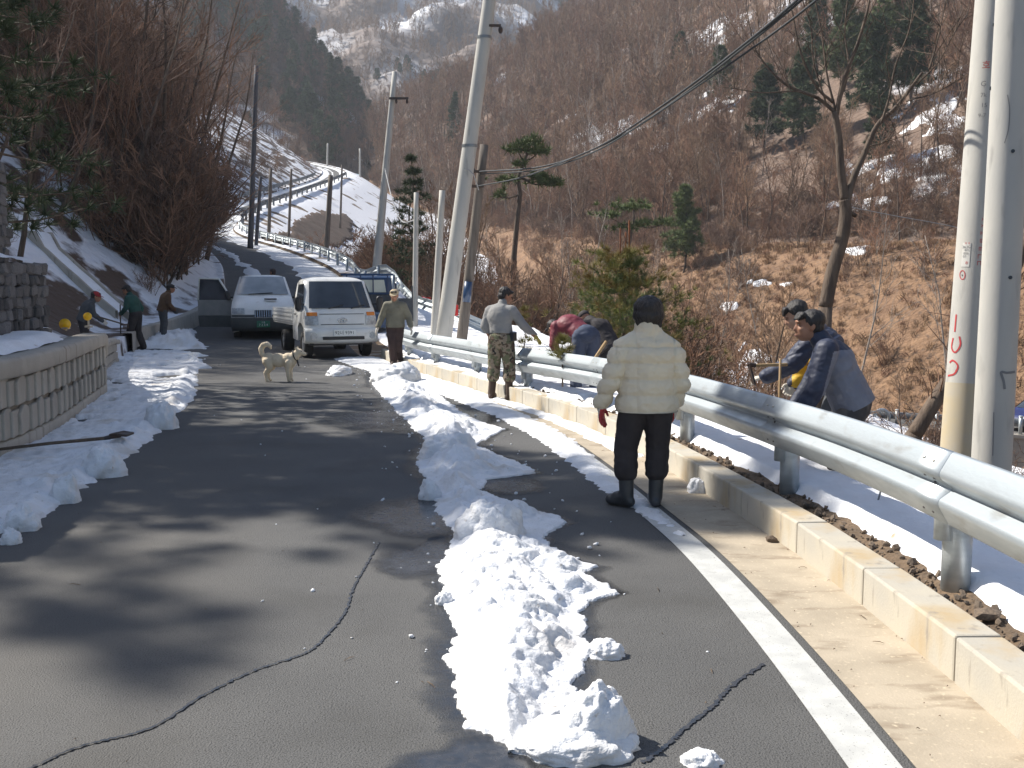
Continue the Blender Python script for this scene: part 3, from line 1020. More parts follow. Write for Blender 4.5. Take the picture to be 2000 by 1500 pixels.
# snow heap to the left of the van
yv = np.arange(25.0, 35.0, .08)
xr = np.interp(yv, [25, 27, 29, 31, 35], [-7.6, -8.2, -8.9, -9.4, -10.0])
xl = np.interp(yv, [25, 27, 29, 31, 35], [-9.6, -10.3, -10.8, -11.2, -11.4])
def heap_h(q, edge, X, Y):
    e = np.minimum(edge, np.minimum((Y - 25.3) * .6, (34.7 - Y))) + 0.25 * fbm(X * 1.7, Y * 1.7, 3.0, 4) - .1
    env = sstep(0, 0.6, e)
    h = env * (0.22 + 0.20 * fbm(X * 1.1, Y * 1.1, 5.0, 3) + 0.14 * lumps(X, Y, 2.4, 2.0) + 0.05 * fbm(X * 7, Y * 7, 1.0, 2))
    return np.where(e > 0, 0.02 + h, e)
o = snow_field('snow_heap', yv, xl, xr, heap_h, M['snow'], 0.05, 0.3, 60)
tag(o, 'ploughed snow heap beside the white van', None, None, 'stuff')

# thin snow on the line and gutter, snow on the verge: laid along the kerb
def snow_along(name, y0, y1, t0, t1, hf, zbase, m, label, nc=50, st=0.05):
    s = s_range(y0, y1, st, st * 10)
    yy = np.interp(s, ES, EC[:, 1])
    u = np.linspace(0, 1, nc)
    a, b = t0(yy), t1(yy)
    T = a[:, None] + (b - a)[:, None] * u[None]
    P_ = offset_grid(s, T, np.zeros_like(T))
    H = hf(T, yy[:, None], P_[..., 0], P_[..., 1])
    P_[..., 2] += zbase(T, yy[:, None]) + np.maximum(H, -0.04)
    o = link(name, grid_mesh(name, P_, keep=H > -0.03), m, None, 'stuff')
    o['label'] = label
    return o
def line_h(T, y, X, Y):
    lo = tab(y, [6.6, 7.3, 8.4, 10, 12, 14, 16, 19, 23], [-.58, -.70, -.78, -.80, -.78, -.72, -.68, -.75, -1.1])
    hi = tab(y, [6.6, 7.3, 8.4, 10, 12, 14, 16, 19, 23], [-.56, -.56, -.58, -.50, -.42, -.30, -.15, -.1, -.1])
    streak = 0.09 * fbm(X * 3, Y * 9, 2.0, 4) + 0.05 * fbm(X * 8, Y * 22, 4.0, 2)
    e = np.minimum(T - lo, hi - T) + streak
    band2 = 0.11 - np.abs(T + 0.13) + 0.10 * fbm(X * 2.2, Y * 2.2, 9.0, 3) - 2.0 * sstep(9.6, 8.6, y)
    e = np.maximum(e, band2)
    return np.where(e > 0, 0.012 + 0.03 * sstep(0, 0.2, e) + 0.012 * fbm(X * 12, Y * 12, 6.0, 2) * sstep(0, 0.1, e), e * 0.5)
snow_along('line_snow', 6.5, 23.0, lambda y: tab(y, [6, 12, 23], [-1.05, -1.35, -1.9]), c_(-0.01), line_h, lambda T, y: 0.004, M['snow'],
           'thin trodden snow lying along the white line and gutter', 60, 0.035)
def kerbtop_h(T, y, X, Y):
    e = 0.05 + 0.35 * fbm(X * 1.5, Y * 1.5, 5.0, 4) - 3.0 * sstep(11.8, 10.8, y) - 0.5 * sstep(0.05, 0.0, T)
    return np.where(e > 0, 0.01 + 0.05 * sstep(0, 0.25, e), e * .3)
snow_along('kerb_snow', 10.5, 23.0, c_(0.01), c_(0.24), kerbtop_h, lambda T, y: 0.20, M['snow'], 'patches of melting snow on top of the kerb', 14, 0.06)
def verge_h(T, y, X, Y):
    lo = tab(y, [2, 8, 10, 30], [0.34, 0.34, 0.30, 0.27]) + 0.05 * fbm(X * 4, Y * 4, 3.0, 3)
    hi = fw(y) + tab(y, [2, 10, 16, 30], [0.25, 0.3, 0.6, 0.2]) + 0.4 * fbm(X * 1.2, Y * 1.2, 4.0, 3)
    e = np.minimum(T - lo, hi - T) - 0.25 * sstep(0.22, 0.45, fbm(X * 1.5, Y * 1.5, 8.0, 4)) * sstep(9, 11, y)
    h = 0.02 + 0.075 * sstep(0, 0.10, e) + 0.02 * fbm(X * 2.5, Y * 2.5, 6.0, 3) + 0.012 * fbm(X * 10, Y * 10, 7.0, 2)
    return np.where(e > 0, h, e * .5)
def verge_z(T, y):
    f = fw(y)
    d = np.maximum(T - f, 0)
    z = np.where(T < f, np.interp(T, [0.19, 0.27, 0.6, 10], [0.13, 0.17, 0.19, 0.17]), 0.14 + slope_z(y, d))
    return z - 0.02
snow_along('verge_snow', 1.0, 34.0, c_(0.24), lambda y: fw(y) + 1.3, verge_h, verge_z, M['snow_clean'], 'snow lying on the verge behind the guardrail', 110, 0.045)

# rocks between kerb and snow
rng = random.Random(5)
def rock_mesh(seed, m):
    r = random.Random(seed)
    bm = bmesh.new()
    bmesh.ops.create_icosphere(bm, subdivisions=1, radius=1)
    for v in bm.verts:
        k = 0.75 + 0.5 * r.random()
        v.co = Vector((v.co.x * k, v.co.y * k * 0.8, v.co.z * k * 0.55))
    me = bpy.data.meshes.new('rock')
    bm.to_mesh(me)
    bm.free()
    me.materials.append(m)
    return me
mb = MB()
protos = [rock_mesh(i, M['rock']) for i in range(6)]
for i in range(620):
    y = 2.2 + 12 * rng.random() ** 1.3
    p = EP(y, 0.22 + 0.16 * rng.random() ** 1.2)
    sc_ = 0.008 + 0.028 * rng.random() ** 2.5
    q = Quaternion((rng.random() - .5, rng.random() - .5, rng.random() - .5, rng.random() - .5)).normalized()
    me = protos[i % 6]
    mb.add([q @ (v.co * sc_) + Vector((p.x, p.y, 0.175 + sc_ * 0.3)) for v in me.vertices], [tuple(f.vertices) for f in me.polygons])
o = mb.build('rubble', M['rock'])
tag(o, 'brown stones and soil crumbs along the back of the kerb', None, None, 'stuff')
for i, (px, py, sz, lab) in enumerate(((1508, 1057, .045, 'small brown clod lying in the gutter by the kerb'),
                                       (1930, 1205, .06, 'brown stone behind the kerb at the right edge'))):
    x, y = Gp(px, py, 0.01 if i == 0 else 0.19)
    o = link('stone', rock_mesh(40 + i, M['rock']))
    o.location = (x, y, (0.02 if i == 0 else 0.20))
    o.scale = (sz, sz * 1.1, sz)
    tag(o, lab, 'stone')
# crumbs of snow and grit on the asphalt
mb = MB()
for i in range(190):
    px = rng.uniform(380, 1250)
    py = 560 + 1.64 * 1944 / rng.uniform(4, 21)
    x, y = Gp(px, py)
    if i < 150:
        k = int(np.argmin(np.abs(rl[:, 1] - y)))
        x = rng.choice((rl[k, 0] - abs(rng.gauss(0, .22)), rr[k, 0] + abs(rng.gauss(0, .22))))
    r = 0.004 + 0.016 * rng.random() ** 4 + 0.0006 * y
    me = protos[i % 6]
    q = Quaternion((1, rng.uniform(-.3, .3), rng.uniform(-.3, .3), rng.uniform(-2, 2))).normalized()
    mb.add([q @ (v.co * r) + Vector((x, y, r * .3)) for v in me.vertices], [tuple(f.vertices) for f in me.polygons])
o = mb.build('snow_crumbs', M['snow'], smooth=True)
tag(o, 'crumbs of snow scattered on the asphalt beside the ridge', None, None, 'stuff')
mb = MB()
for i in range(110):
    if i < 70:
        p = EP(rng.uniform(3, 12), rng.uniform(-0.45, -0.01), 0.011)
    else:
        p = Vector((*Gp(rng.uniform(100, 1500), rng.uniform(800, 1495)), 0.004))
    L_ = rng.uniform(.002, .008) if i % 5 else rng.uniform(.015, .04)
    a = rng.uniform(0, 6.28)
    d = Vector((math.cos(a) * L_, math.sin(a) * L_, 0))
    mb.tube([p - d, p + d * .2 + Vector((0, 0, .004)), p + d], [.0016, .0022, .001], 3)
o = mb.build('leaf_litter', M['soil'])
tag(o, 'bits of twig and grit on the gutter and road', None, None, 'stuff')

# wet patches and cracks on the asphalt
def wet_sheet(name, pts, label, z=0.003, amp=0.05, seed=0.0):
    c = np.mean(np.array(pts), axis=0)
    ang = np.linspace(0, 2 * math.pi, 73)[:-1]
    pa = np.array(pts) - c
    th = np.arctan2(pa[:, 1], pa[:, 0])
    rd = np.linalg.norm(pa, axis=1)
    o_ = np.argsort(th)
    th, rd = th[o_], rd[o_]
    r = np.interp(ang, np.concatenate([th - 2 * math.pi, th, th + 2 * math.pi]), np.concatenate([rd, rd, rd]))
    r = r * (1 + amp * 3 * fbm(np.cos(ang) * 2.5 + seed, np.sin(ang) * 2.5, seed, 4))
    n = len(ang)
    vs = [(c[0], c[1], z)]
    ed = [1.0]
    for k, e in ((.55, 1.0), (.85, .62), (1.2, .0)):
        vs += [(c[0] + a * k * math.cos(t), c[1] + a * k * math.sin(t), z) for a, t in zip(r, ang)]
        ed += [e] * n
    fs = [(0, i + 1, (i + 1) % n + 1) for i in range(n)]
    for q in range(2):
        fs += [(1 + q * n + i, 1 + (q + 1) * n + i, 1 + (q + 1) * n + (i + 1) % n, 1 + q * n + (i + 1) % n) for i in range(n)]
    mb = MB()
    mb.add(vs, fs)
    o = mb.build(name, M['wet_film'])
    at_ = o.data.attributes.new('edge', 'FLOAT', 'POINT')
    at_.data.foreach_set('value', np.array(ed, np.float32))
    return tag(o, label, None, None, 'stuff')
PW = lambda L_: [Gp(*p) for p in L_]
wet_sheet('wet_patch', PW([(742, 1035), (800, 972), (880, 985), (905, 1020), (880, 1045), (790, 1052)]), 'wet patch of meltwater left of the snow ridge, in the shade')
wet_sheet('wet_patch', PW([(735, 1112), (800, 1072), (870, 1050), (905, 1070), (880, 1105), (790, 1135)]), 'wet patch of meltwater beside the dirty snow block', 0.0036, seed=3.0)
wet_sheet('wet_patch', PW([(760, 1500), (850, 1462), (960, 1440), (1080, 1470), (1050, 1515), (900, 1530)]), 'wet patch of meltwater at the bottom edge of the road', seed=5.0)
wet_sheet('wet_patch', PW([(735, 800), (790, 770), (860, 800), (850, 850), (800, 850)]), 'wet patch of meltwater at the far part of the ridge', seed=7.0)
wet_sheet('wet_patch', PW([(940, 942), (1030, 935), (1060, 948), (1010, 968), (955, 962)]), 'small wet patch right of the ridge in the shade', seed=9.0)
def crack(pts, w0, label, seed):
    P_ = catmull([(*Gp(*p), 0) for p in pts], 26)
    n = len(P_)
    k = np.arange(n)
    j = 0.016 * fbm(k * .35, seed, 0.0, 3) + .004 * fbm(k * 1.0, seed, 7.0, 2)
    d = np.gradient(P_, axis=0)
    nn = np.stack([d[:, 1], -d[:, 0]], -1) / np.maximum(np.linalg.norm(d[:, :2], axis=1), 1e-6)[:, None]
    wv = w0 * np.maximum(.25, 1 + 1.5 * fbm(k * .4, seed + 3, 0.0, 3))
    A = P_[:, :2] + nn * (j + wv / 2)[:, None]
    B = P_[:, :2] + nn * (j - wv / 2)[:, None]
    G_ = np.stack([np.column_stack([A, np.full(n, .0052)]), np.column_stack([B, np.full(n, .0052)])], 1)
    o = link('road_crack', grid_mesh('road_crack', G_, smooth=False), M['wet'])
    return tag(o, label, None, None, 'stuff')
crack([(40, 1512), (150, 1462), (290, 1425), (400, 1358), (500, 1310), (600, 1275), (640, 1240), (675, 1195), (690, 1150), (715, 1105), (740, 1060)], 0.012, 'long wet crack across the left lane', 1.0)
crack([(1255, 1492), (1305, 1455), (1330, 1430), (1390, 1382), (1430, 1340), (1492, 1298)], 0.017, 'short wet crack between the snow and the white line', 4.0)

# snow left lying on the uphill road and its shoulders
def up_h(T, y, X, Y):
    e = np.maximum(-1.15 - .5 * fbm(y * .2, 0.0, 2.0, 2) - T, -9) * -1 + .45 * fbm(X * .7, Y * .5, 3.0, 4)
    e2 = 0.16 * np.ones_like(T) - np.abs(T + 3.2 + .3 * fbm(y * .15, 1.0, 1.0, 2)) + .5 * fbm(X * .6, Y * .4, 9.0, 4)
    e = np.maximum(e, e2)
    return np.where(e > 0, 0.02 + .05 * sstep(0, .3, e) + .03 * fbm(X * 3, Y * 3, 5.0, 3), e * .3)
snow_along('road_snow', 31.5, 86, c_(-4.2), c_(0.6), up_h, lambda T, y: 0.01, M['snow'], 'patches of snow left on the uphill road and its shoulder', 46, .12)

def far_h(T, y, X, Y):
    w_ = 0.5 - np.abs(T + 2.1) + .5 * fbm(X * .3, Y * .2, 4.0, 3)
    e = np.maximum(np.minimum(T + 0.9, .7 - T), np.minimum(T + 4.6, -2.7 - T)) + .35 * fbm(X * .5, Y * .3, 7.0, 4)
    e = np.maximum(e, w_ - .45)
    return np.where(e > 0, .03 + .05 * sstep(0, .4, e), e * .3)
snow_along('road_snow', 86, 228, c_(-4.6), c_(.7), far_h, lambda T, y: 0.01, M['snow'], 'snow left along both sides of the far bend', 40, .3)
# ------------------------------------------------------------------ guardrails
def w_profile():
    h = [(.0, .175), (-.002, .182), (-.009, .191), (-.052, .222), (-.0575, .228), (-.061, .237), (-.062, .246), (-.0605, .254), (-.056, .263), (-.014, .336), (-.006, .345), (.004, .35)]
    pts = [(d, .35 - z) for d, z in reversed(h[1:])] + h
    return pts

def rail_panel(pathf, s0, s1, n, parent, m, flipside=1.0, sc_=1.0, name='rail_panel', lap=0.0):
    """pathf(s) -> point of the rail's back at its lower edge, right vector"""
    prof = w_profile()
    rows = []
    for i in range(n + 1):
        s = s0 + (s1 - s0) * i / n
        p, r = pathf(s)
        rows.append([(p.x + r.x * (d * flipside * sc_ + lap), p.y + r.y * (d * flipside * sc_ + lap), p.z + z * sc_) for d, z in prof])
    me = grid_mesh(name, np.array(rows), smooth=True)
    o = link(name, me, m, parent)
    sd = o.modifiers.new('thickness', 'SOLIDIFY')
    sd.thickness = 0.005
    sd.offset = 0
    return o

def near_rail_path(s):
    p = E_at(s)[0]
    n = E_nrm(s)[0]
    y = p[1]
    z = float(tab(y, [0, 5, 8.7, 14.6, 19, 24], [.52, .525, .50, .40, .38, .40]))
    return Vector((p[0] + n[0] * .235, p[1] + n[1] * .235, z)), Vector((n[0], n[1], 0))

gr = thing('guardrail', 'shiny two-wave steel guardrail along the right kerb in the foreground', 'guardrail', group=None)
sA, sB = s_of_y(-2.4), s_of_y(23.6)
post_y = [0.3, 2.5, 4.71, 6.95, 9.3, 11.8, 14.4, 16.6, 18.9, 21.2, 23.3]
joints = [s_of_y(-2.4)] + [s_of_y(y) for y in post_y] + [sB]
for i in range(0, len(joints) - 1):
    rail_panel(near_rail_path, joints[i] - (0.14 if i else 0), joints[i + 1] + 0.14, 10, gr, M['steel'], lap=-0.003 if i % 2 else 0.0)
pm = MB()
pm.tube([(0, 0, -0.35), (0, 0, .33)], .068, 18)
post_me = pm.mesh('post', M['steel'], True)
bm_ = MB()
bm_.tube([(0, 0, -.08), (0, 0, .32)], .045, 14)
bracket_me = bm_.mesh('bracket', M['steel'], True)
def bolt_mesh(m, rx, ry):
    b = MB()
    b.ell((0, 0, 0), (rx, .006, ry), None, 10, 5)
    return b.mesh('bolt', m, True)
bolt_d = bolt_mesh(M['bolt'], .018, .009)
bolt_l = bolt_mesh(M['bolt_lt'], .014, .007)
for y in post_y:
    p, r = near_rail_path(s_of_y(y))
    o = link('post', post_me, None, gr)
    o.location = (p.x + r.x * .105, p.y + r.y * .105, p.z - 0.06)
    o = link('bracket', bracket_me, None, gr)
    o.location = (p.x + r.x * .035, p.y + r.y * .035, p.z - 0.02)
    a = math.atan2(r.y, r.x) + math.pi / 2
    along = Vector((-r.y, r.x, 0))
    if y > 0.5 and y < 17:
        for k, (da, dz, dep, me) in enumerate(((-.04, .292, -.046, bolt_l), (.06, .292, -.046, bolt_l), (-.04, .208, -.036, bolt_d), (.06, .208, -.036, bolt_d),
                                               (-.04, .125, -.050, bolt_l), (.06, .125, -.050, bolt_l), (.015, .176, -.008, bolt_d), (-.04, .045, -.034, bolt_d), (.06, .045, -.034, bolt_d))):
            o = link('bolt', me, None, gr)
            q = p + along * da + r * dep
            o.location = (q.x, q.y, p.z + dz)
            tilt = {0: .9, 1: .9, 2: -1.0, 3: -1.0, 4: .9, 5: .9, 6: 0, 7: -1.0, 8: -1.0}[k]
            o.rotation_euler = (tilt * 0.9, 0.35, a - math.pi / 2 + math.pi / 2)

def poly_rail(name, label, pts, m, h=0.35, step=4.0, post_every=2.0, posth=0.75, side=1.0, group=None, z_off=0.45, postr=0.06):
    C3 = catmull(pts, 12)
    L_ = np.concatenate([[0], np.cumsum(np.linalg.norm(np.diff(C3, axis=0), axis=1))])
    def pf(s):
        p = Vector([float(np.interp(s, L_, C3[:, i])) for i in range(3)])
        q0 = np.array([np.interp(s - .3, L_, C3[:, i]) for i in range(3)])
        q1 = np.array([np.interp(s + .3, L_, C3[:, i]) for i in range(3)])
        d = q1 - q0
        d = d[:2] / max(np.linalg.norm(d[:2]), 1e-6)
        return Vector((p.x, p.y, p.z + z_off)), Vector((d[1], -d[0], 0))
    root = thing(name, label, 'guardrail', group=group)
    s = 0.0
    while s < L_[-1] - .1:
        e = min(s + step, L_[-1])
        rail_panel(pf, s, e, max(2, int(step / 1.2)), root, m, side, h / .35)
        s = e
    mb = MB()
    mb.tube([(0, 0, -.4), (0, 0, posth)], postr, 8)
    me = mb.mesh('post', m, True)
    s = 0.3
    while s < L_[-1]:
        p, r = pf(s)
        o = link('post', me, None, root)
        o.location = (p.x + r.x * .08 * side, p.y + r.y * .08 * side, p.z - z_off)
        s += post_every
    return root
# the uphill road's rail, running down behind the poles
up = [EP(y, .75, 0.0) for y in (84, 80, 76, 70, 64, 58, 52, 46, 42, 39)]
low = [at(760, 548, 34), at(803, 604, 31), at(850, 622, 29), at(905, 641, 28), at(960, 668, 28.5), at(1035, 692, 29.5), at(1098, 712, 31)]
for p in low:
    p.z -= 0.30
pts = [Vector((p.x, p.y, p.z)) for p in up] + low
poly_rail('guardrail', 'pale guardrail coming down the uphill road and ending behind the utility poles', pts, M['steel'], .36, 4.0, 2.6, .74, 1.0)
far = [EP(y, .7) for y in (84, 90, 98, 108, 120, 132, 145, 158, 168)]
poly_rail('guardrail', 'thin dark guardrail on posts along the far snowy bend', far, M['steel_dark'], .5, 6.0, 4.0, 1.0, 1.0, z_off=0.6, postr=.11)
far2 = [EP(y, -float(W_of(y)) - .3) for y in (100, 110, 122, 135, 148, 158, 166)]
poly_rail('guardrail', 'thin guardrail on the uphill side of the far snowy bend', far2, M['steel_dark'], .5, 6.0, 5.0, 1.0, -1.0, z_off=0.6, postr=.11)

# small red things on the low rail
o = MB().box(tuple(at(888, 606, 27.6)), (.2, .06, .3)).build('reflector', M['redlens'], None, bevel=.02)
tag(o, 'small red reflector on the rail beside the wooden pole', 'reflector')
o = MB()
o.tube([at(826, 583, 30.4), at(834, 590, 30.0), at(843, 594, 29.5)], .06, 6)
o.box(tuple(at(836, 585, 30)), (.16, .1, .14))
o = o.build('warning_tape', M['redlens'])
tag(o, 'red tape tied round the pale rail behind the walking man', 'tape')

# ------------------------------------------------------------------ valley road rail at the right, concrete wall below it
lowwall = thing('retaining_wall', 'grey concrete wall below the valley guardrail at the far right', 'wall')
a, b = at(1660, 836, 48), at(2060, 836, 44)
mb = MB()
d = (b - a)
d.z = 0
mb.prism([(a.x, a.y, -8), (b.x, b.y, -8), (b.x, b.y, a.z), (a.x, a.y, a.z)], Vector((0.1, .5, 0)))
mb.build('wall_body', M['wall_conc'], lowwall)
mb = MB()
mb.prism([(a.x, a.y - .08, a.z), (b.x, b.y - .08, a.z), (b.x, b.y - .08, a.z + .18), (a.x, a.y - .08, a.z + .18)], Vector((0.1, .6, 0)))
mb.build('cap', M['wall_conc'], lowwall, bevel=.02)
VRZ = a.z
mb = MB()
dn = Vector((b.x - a.x, b.y - a.y, 0)).normalized()
mb.prism([(a.x, a.y + .4, a.z - .004), (b.x, b.y + .4, a.z - .004), (b.x + dn.x * 14, b.y + dn.y * 14 + .4, a.z - .004), (b.x + dn.x * 14 + 2.6, b.y + dn.y * 14 + 6, a.z - .004), (a.x + 2.6, a.y + 6, a.z - .004)], (0, 0, -1.5))
o = mb.build('valley_road', M['asphalt'])
o['kind'] = 'structure'
vr = thing('guardrail', 'grey tube guardrail with a ring ornament at the foot of the brown bank', 'guardrail')
n = Vector((b.x - a.x, b.y - a.y, 0)).normalized()
for (z0, r) in ((.72, .17),):
    mb = MB()
    mb.cap(Vector((a.x, a.y + .2, a.z + z0)), r, Vector((b.x, b.y + .2, a.z + z0)), r, 12, flat=0.35, axis=(n.y, -n.x, 0))
    mb.build('rail_beam', M['steel_dark'], vr, True)
L_ = (b - a).length
k = 0.4
while k < L_:
    q = a + n * k
    mb = MB()
    mb.tube([(q.x, q.y + .05, a.z + .15), (q.x, q.y + .05, a.z + 1.0)], .085, 10)
    mb.ell((q.x, q.y + .05, a.z + 1.0), (.11, .11, .05), None, 10, 5)
    mb.build('post', M['steel'], vr, True)
    k += 1.75
q = at(1722, 815, 47.3)
mb = MB()
ringp = [(q.x + .36 * math.cos(t), q.y, q.z + .36 * math.sin(t)) for t in np.linspace(0, 2 * math.pi, 25)]
mb.tube(ringp, .085, 8, cap=False)
mb.tube([(q.x - .3, q.y, q.z - .3), (q.x - .6, q.y, q.z - .75)], .07, 8)
mb.build('ring_ornament', M['steel'], vr, True)
o = MB().box(tuple(at(1684, 789, 47.6)), (.16, .08, .3)).build('reflector', M['amber'], None, bevel=.03)
tag(o, 'orange reflector on top of the valley guardrail', 'reflector')

# ------------------------------------------------------------------ left concrete wall with arched stone panels
def wall_frame(y):
    s = s_of_y(y)
    p = E_at(s)[0]
    n = E_nrm(s)[0]
    Wd = float(W_of(y))
    return Vector((p[0] - n[0] * Wd, p[1] - n[1] * Wd, p[2])), Vector((n[0], n[1], 0))
def wall_h(y):
    return float(tab(y, [0, 17.0, 17.6, 18.4, 22.6, 23], [.95, .95, .84, .62, .56, .5]))
rw = thing('retaining_wall', 'curved concrete wall with rows of arched stone panels along the left roadside', 'wall')
ysw = np.concatenate([np.arange(1, 23.2, .3), [23.2]])
def wall_loft(name, prof, m, y0=1, y1=23.2):
    rows = []
    for y in ysw:
        if y < y0 or y > y1:
            continue
        p, n = wall_frame(y)
        h = wall_h(y)
        rows.append([(p.x + n.x * d, p.y + n.y * d, p.z + (z * h if rel else z)) for d, z, rel in prof])
    return link(name, grid_mesh(name, np.array(rows), smooth=False), m, rw)
wall_loft('wall_body', [(.02, -.1, 0), (.02, .80, 1), (-.22, .80, 1), (-.22, -.1, 0)], M['wall_joint'])
wall_loft('cap', [(.015, .79, 1), (.095, .80, 1), (.115, .83, 1), (.115, .96, 1), (.09, 1.0, 1), (-.22, 1.0, 1), (-.24, .97, 1), (-.24, .8, 1)], M['wall_conc'])
wall_loft('base_course', [(.02, -.05, 0), (.075, -.05, 0), (.075, .15, 1), (.06, .17, 1), (.01, .17, 1)], M['wall_conc'])
def arch_panel(w_, h_, rise):
    mb = MB()
    pts = [(-w_ / 2, 0), (w_ / 2, 0), (w_ / 2, h_ - rise)]
    for i in range(1, 7):
        t = i / 7
        pts.append((w_ / 2 - w_ * t, h_ - rise + rise * math.sin(math.pi * t)))
    pts.append((-w_ / 2, h_ - rise))
    mb.prism([(x, 0, z) for x, z in pts], (0, 0.05, 0))
    return mb.mesh('stone_panel', M['wall_conc'])
pan = [arch_panel(.46, .29, .07), arch_panel(.30, .26, .0), arch_panel(.30, .31, .05)]
for row in range(2):
    s = s_of_y(5.0) + row * .24
    i = 0
    while s < s_of_y(22.9):
        wd = (.335, .335, .335, .50)[(i * 7 + row * 3) % 4]
        y = float(np.interp(s + wd / 2, ES, EC[:, 1]))
        p, n = wall_frame(y)
        h = wall_h(y) / .95
        me = pan[0] if wd > .4 else pan[1 + (i + row) % 2]
        o = bpy.data.objects.new('stone_panel', me)
        COL.objects.link(o)
        o.parent = rw
        o.location = (p.x + n.x * .018, p.y + n.y * .018, p.z + (.175 + row * .305) * h)
        o.rotation_euler = (0, 0, math.atan2(n.y, n.x) - math.pi / 2)
        o.scale = (1, 1, h * (0.97 + .04 * ((i * 13) % 5) / 5))
        bv = o.modifiers.new('bevel', 'BEVEL')
        bv.width = 0.014
        bv.segments = 2
        bv.limit_method = 'ANGLE'
        s += wd * (1.03 if y > 9 else 1.0)
        i += 1
# snow on the bench behind the cap
sy = np.arange(2, 15.1, .12)
rows, keep = [], []
for y in sy:
    p, n = wall_frame(y)
    r_ = []
    for k in range(16):
        d = -.14 - k * .075
        X, Y_ = p.x + n.x * d, p.y + n.y * d
        e = k * .075 + .05 + .06 * float(fbm(X * 2.4, Y_ * 2.4, 3.0, 3))
        r_.append((X, Y_, .95 + .11 * float(sstep(0, .25, e)) + .05 * float(fbm(X * 1.3, Y_ * 1.3, 4.0, 3))))
    rows.append(r_)
o = link('wall_snow', grid_mesh('wall_snow', np.array(rows), flip=True), M['snow_clean'], None, 'stuff')
o['label'] = 'snow bank lying on top of the curved concrete wall'
# low concrete wall further on
lw = thing('low_wall', 'low concrete edge wall behind the snow heap left of the van', 'wall')
rows = []
for y in np.arange(25.5, 36, .5):
    p, n = wall_frame(y)
    rows.append([(p.x + n.x * d, p.y + n.y * d, p.z + z) for d, z in ((.12, -.1), (.12, .48), (.10, .50), (-.1, .5), (-.12, .48), (-.12, -.1))])
link('wall_body', grid_mesh('wall_body', np.array(rows), smooth=False), M['wall_conc'], lw)

# dark stone walls in two tiers (each stone an object)
def block_mesh(seed, m):
    r = random.Random(seed)
    bm = bmesh.new()
    bmesh.ops.create_cube(bm, size=2)
    bmesh.ops.bevel(bm, geom=list(bm.edges), offset=.28, segments=1, affect='EDGES')
    for v in bm.verts:
        v.co = Vector((v.co.x * r.uniform(.82, 1.1), v.co.y * r.uniform(.7, 1.2), v.co.z * r.uniform(.82, 1.1)))
    me = bpy.data.meshes.new('stone')
    bm.to_mesh(me)
    bm.free()
    me.materials.append(m)
    return me
def stone_wall(label, A, B, z0, z1, th, seed, sw=.21, sh=.15):
    r = random.Random(seed)
    A, B = Vector(A), Vector(B)
    d = (B - A)
    L_ = d.length
    d.normalize()
    n = Vector((d.y, -d.x, 0))
    root = thing('stone_wall', label, 'wall')
    mb = MB()
    mb.prism([A - n * .05 + Vector((0, 0, z0)), B - n * .05 + Vector((0, 0, z0)), B - n * .05 + Vector((0, 0, z1 - .04)), A - n * .05 + Vector((0, 0, z1 - .04))], -n * th)
    mb.build('wall_core', M['mortar'], root)
    ms = [block_mesh(100 + seed * 10 + k, M['gabion']) for k in range(8)]
    def put(p, nn, sx, sz):
        o = bpy.data.objects.new('stone', ms[r.randrange(8)])
        COL.objects.link(o)
        o.parent = root
        o.location = p
        o.scale = (sx * .5, r.uniform(.05, .10), sz * r.uniform(.46, .60))
        o.rotation_euler = (r.uniform(-.1, .1), r.uniform(-.16, .16), math.atan2(nn.y, nn.x) + math.pi / 2 + r.uniform(-.1, .1))
    z = z0 + sh / 2
    row = 0
    while z < z1 - .02:
        x = (row % 2) * sw * .4
        while x < L_:
            wd = sw * r.uniform(.75, 1.3)
            put(A + d * (x + wd / 2) + Vector((0, 0, z + r.uniform(-.02, .02))) - n * .02, n, wd, sh)
            x += wd * .99
        for q in range(int(th / sw)):
            put(B + Vector((0, 0, z + r.uniform(-.02, .02))) - n * (.12 + q * sw) - d * .02, d, sw * r.uniform(.8, 1.2), sh)
        z += sh * .98
        row += 1
    return root, A, B, n
tiers = []
def gp(y, d):
    p, n = wall_frame(y)
    return (p.x - n.x * d, p.y - n.y * d, 0)
stone_wall('lower dark stone wall above the curved concrete wall, snow on its top', gp(8.2, .80), gp(16.1, .60), .92, 1.96, .7, 1)
stone_wall('upper dark stone wall stepped back under the pine at the left edge', gp(8.2, 1.30), gp(16.5, 1.14), 1.9, 3.42, .8, 2)
for (y0, y1, d0, d1, z, lab) in ((8, 16.0, .66, 1.22, 1.965, 'snow cap on the lower dark stone wall'),):
    rows = []
    for y in np.arange(y0, y1, .15):
        p, n = wall_frame(y)
        rows.append([(p.x - n.x * d, p.y - n.y * d, z + .085 * math.sin(math.pi * (k + .3) / 9.5) ** .5 + .04 * float(fbm(y * 1.8, k * .3, 2.0, 3))) for k, d in enumerate(np.linspace(d0, d1, 10))])
    o = link('wall_snow', grid_mesh('wall_snow', np.array(rows), flip=True), M['snow_clean'], None, 'stuff')
    o['label'] = lab

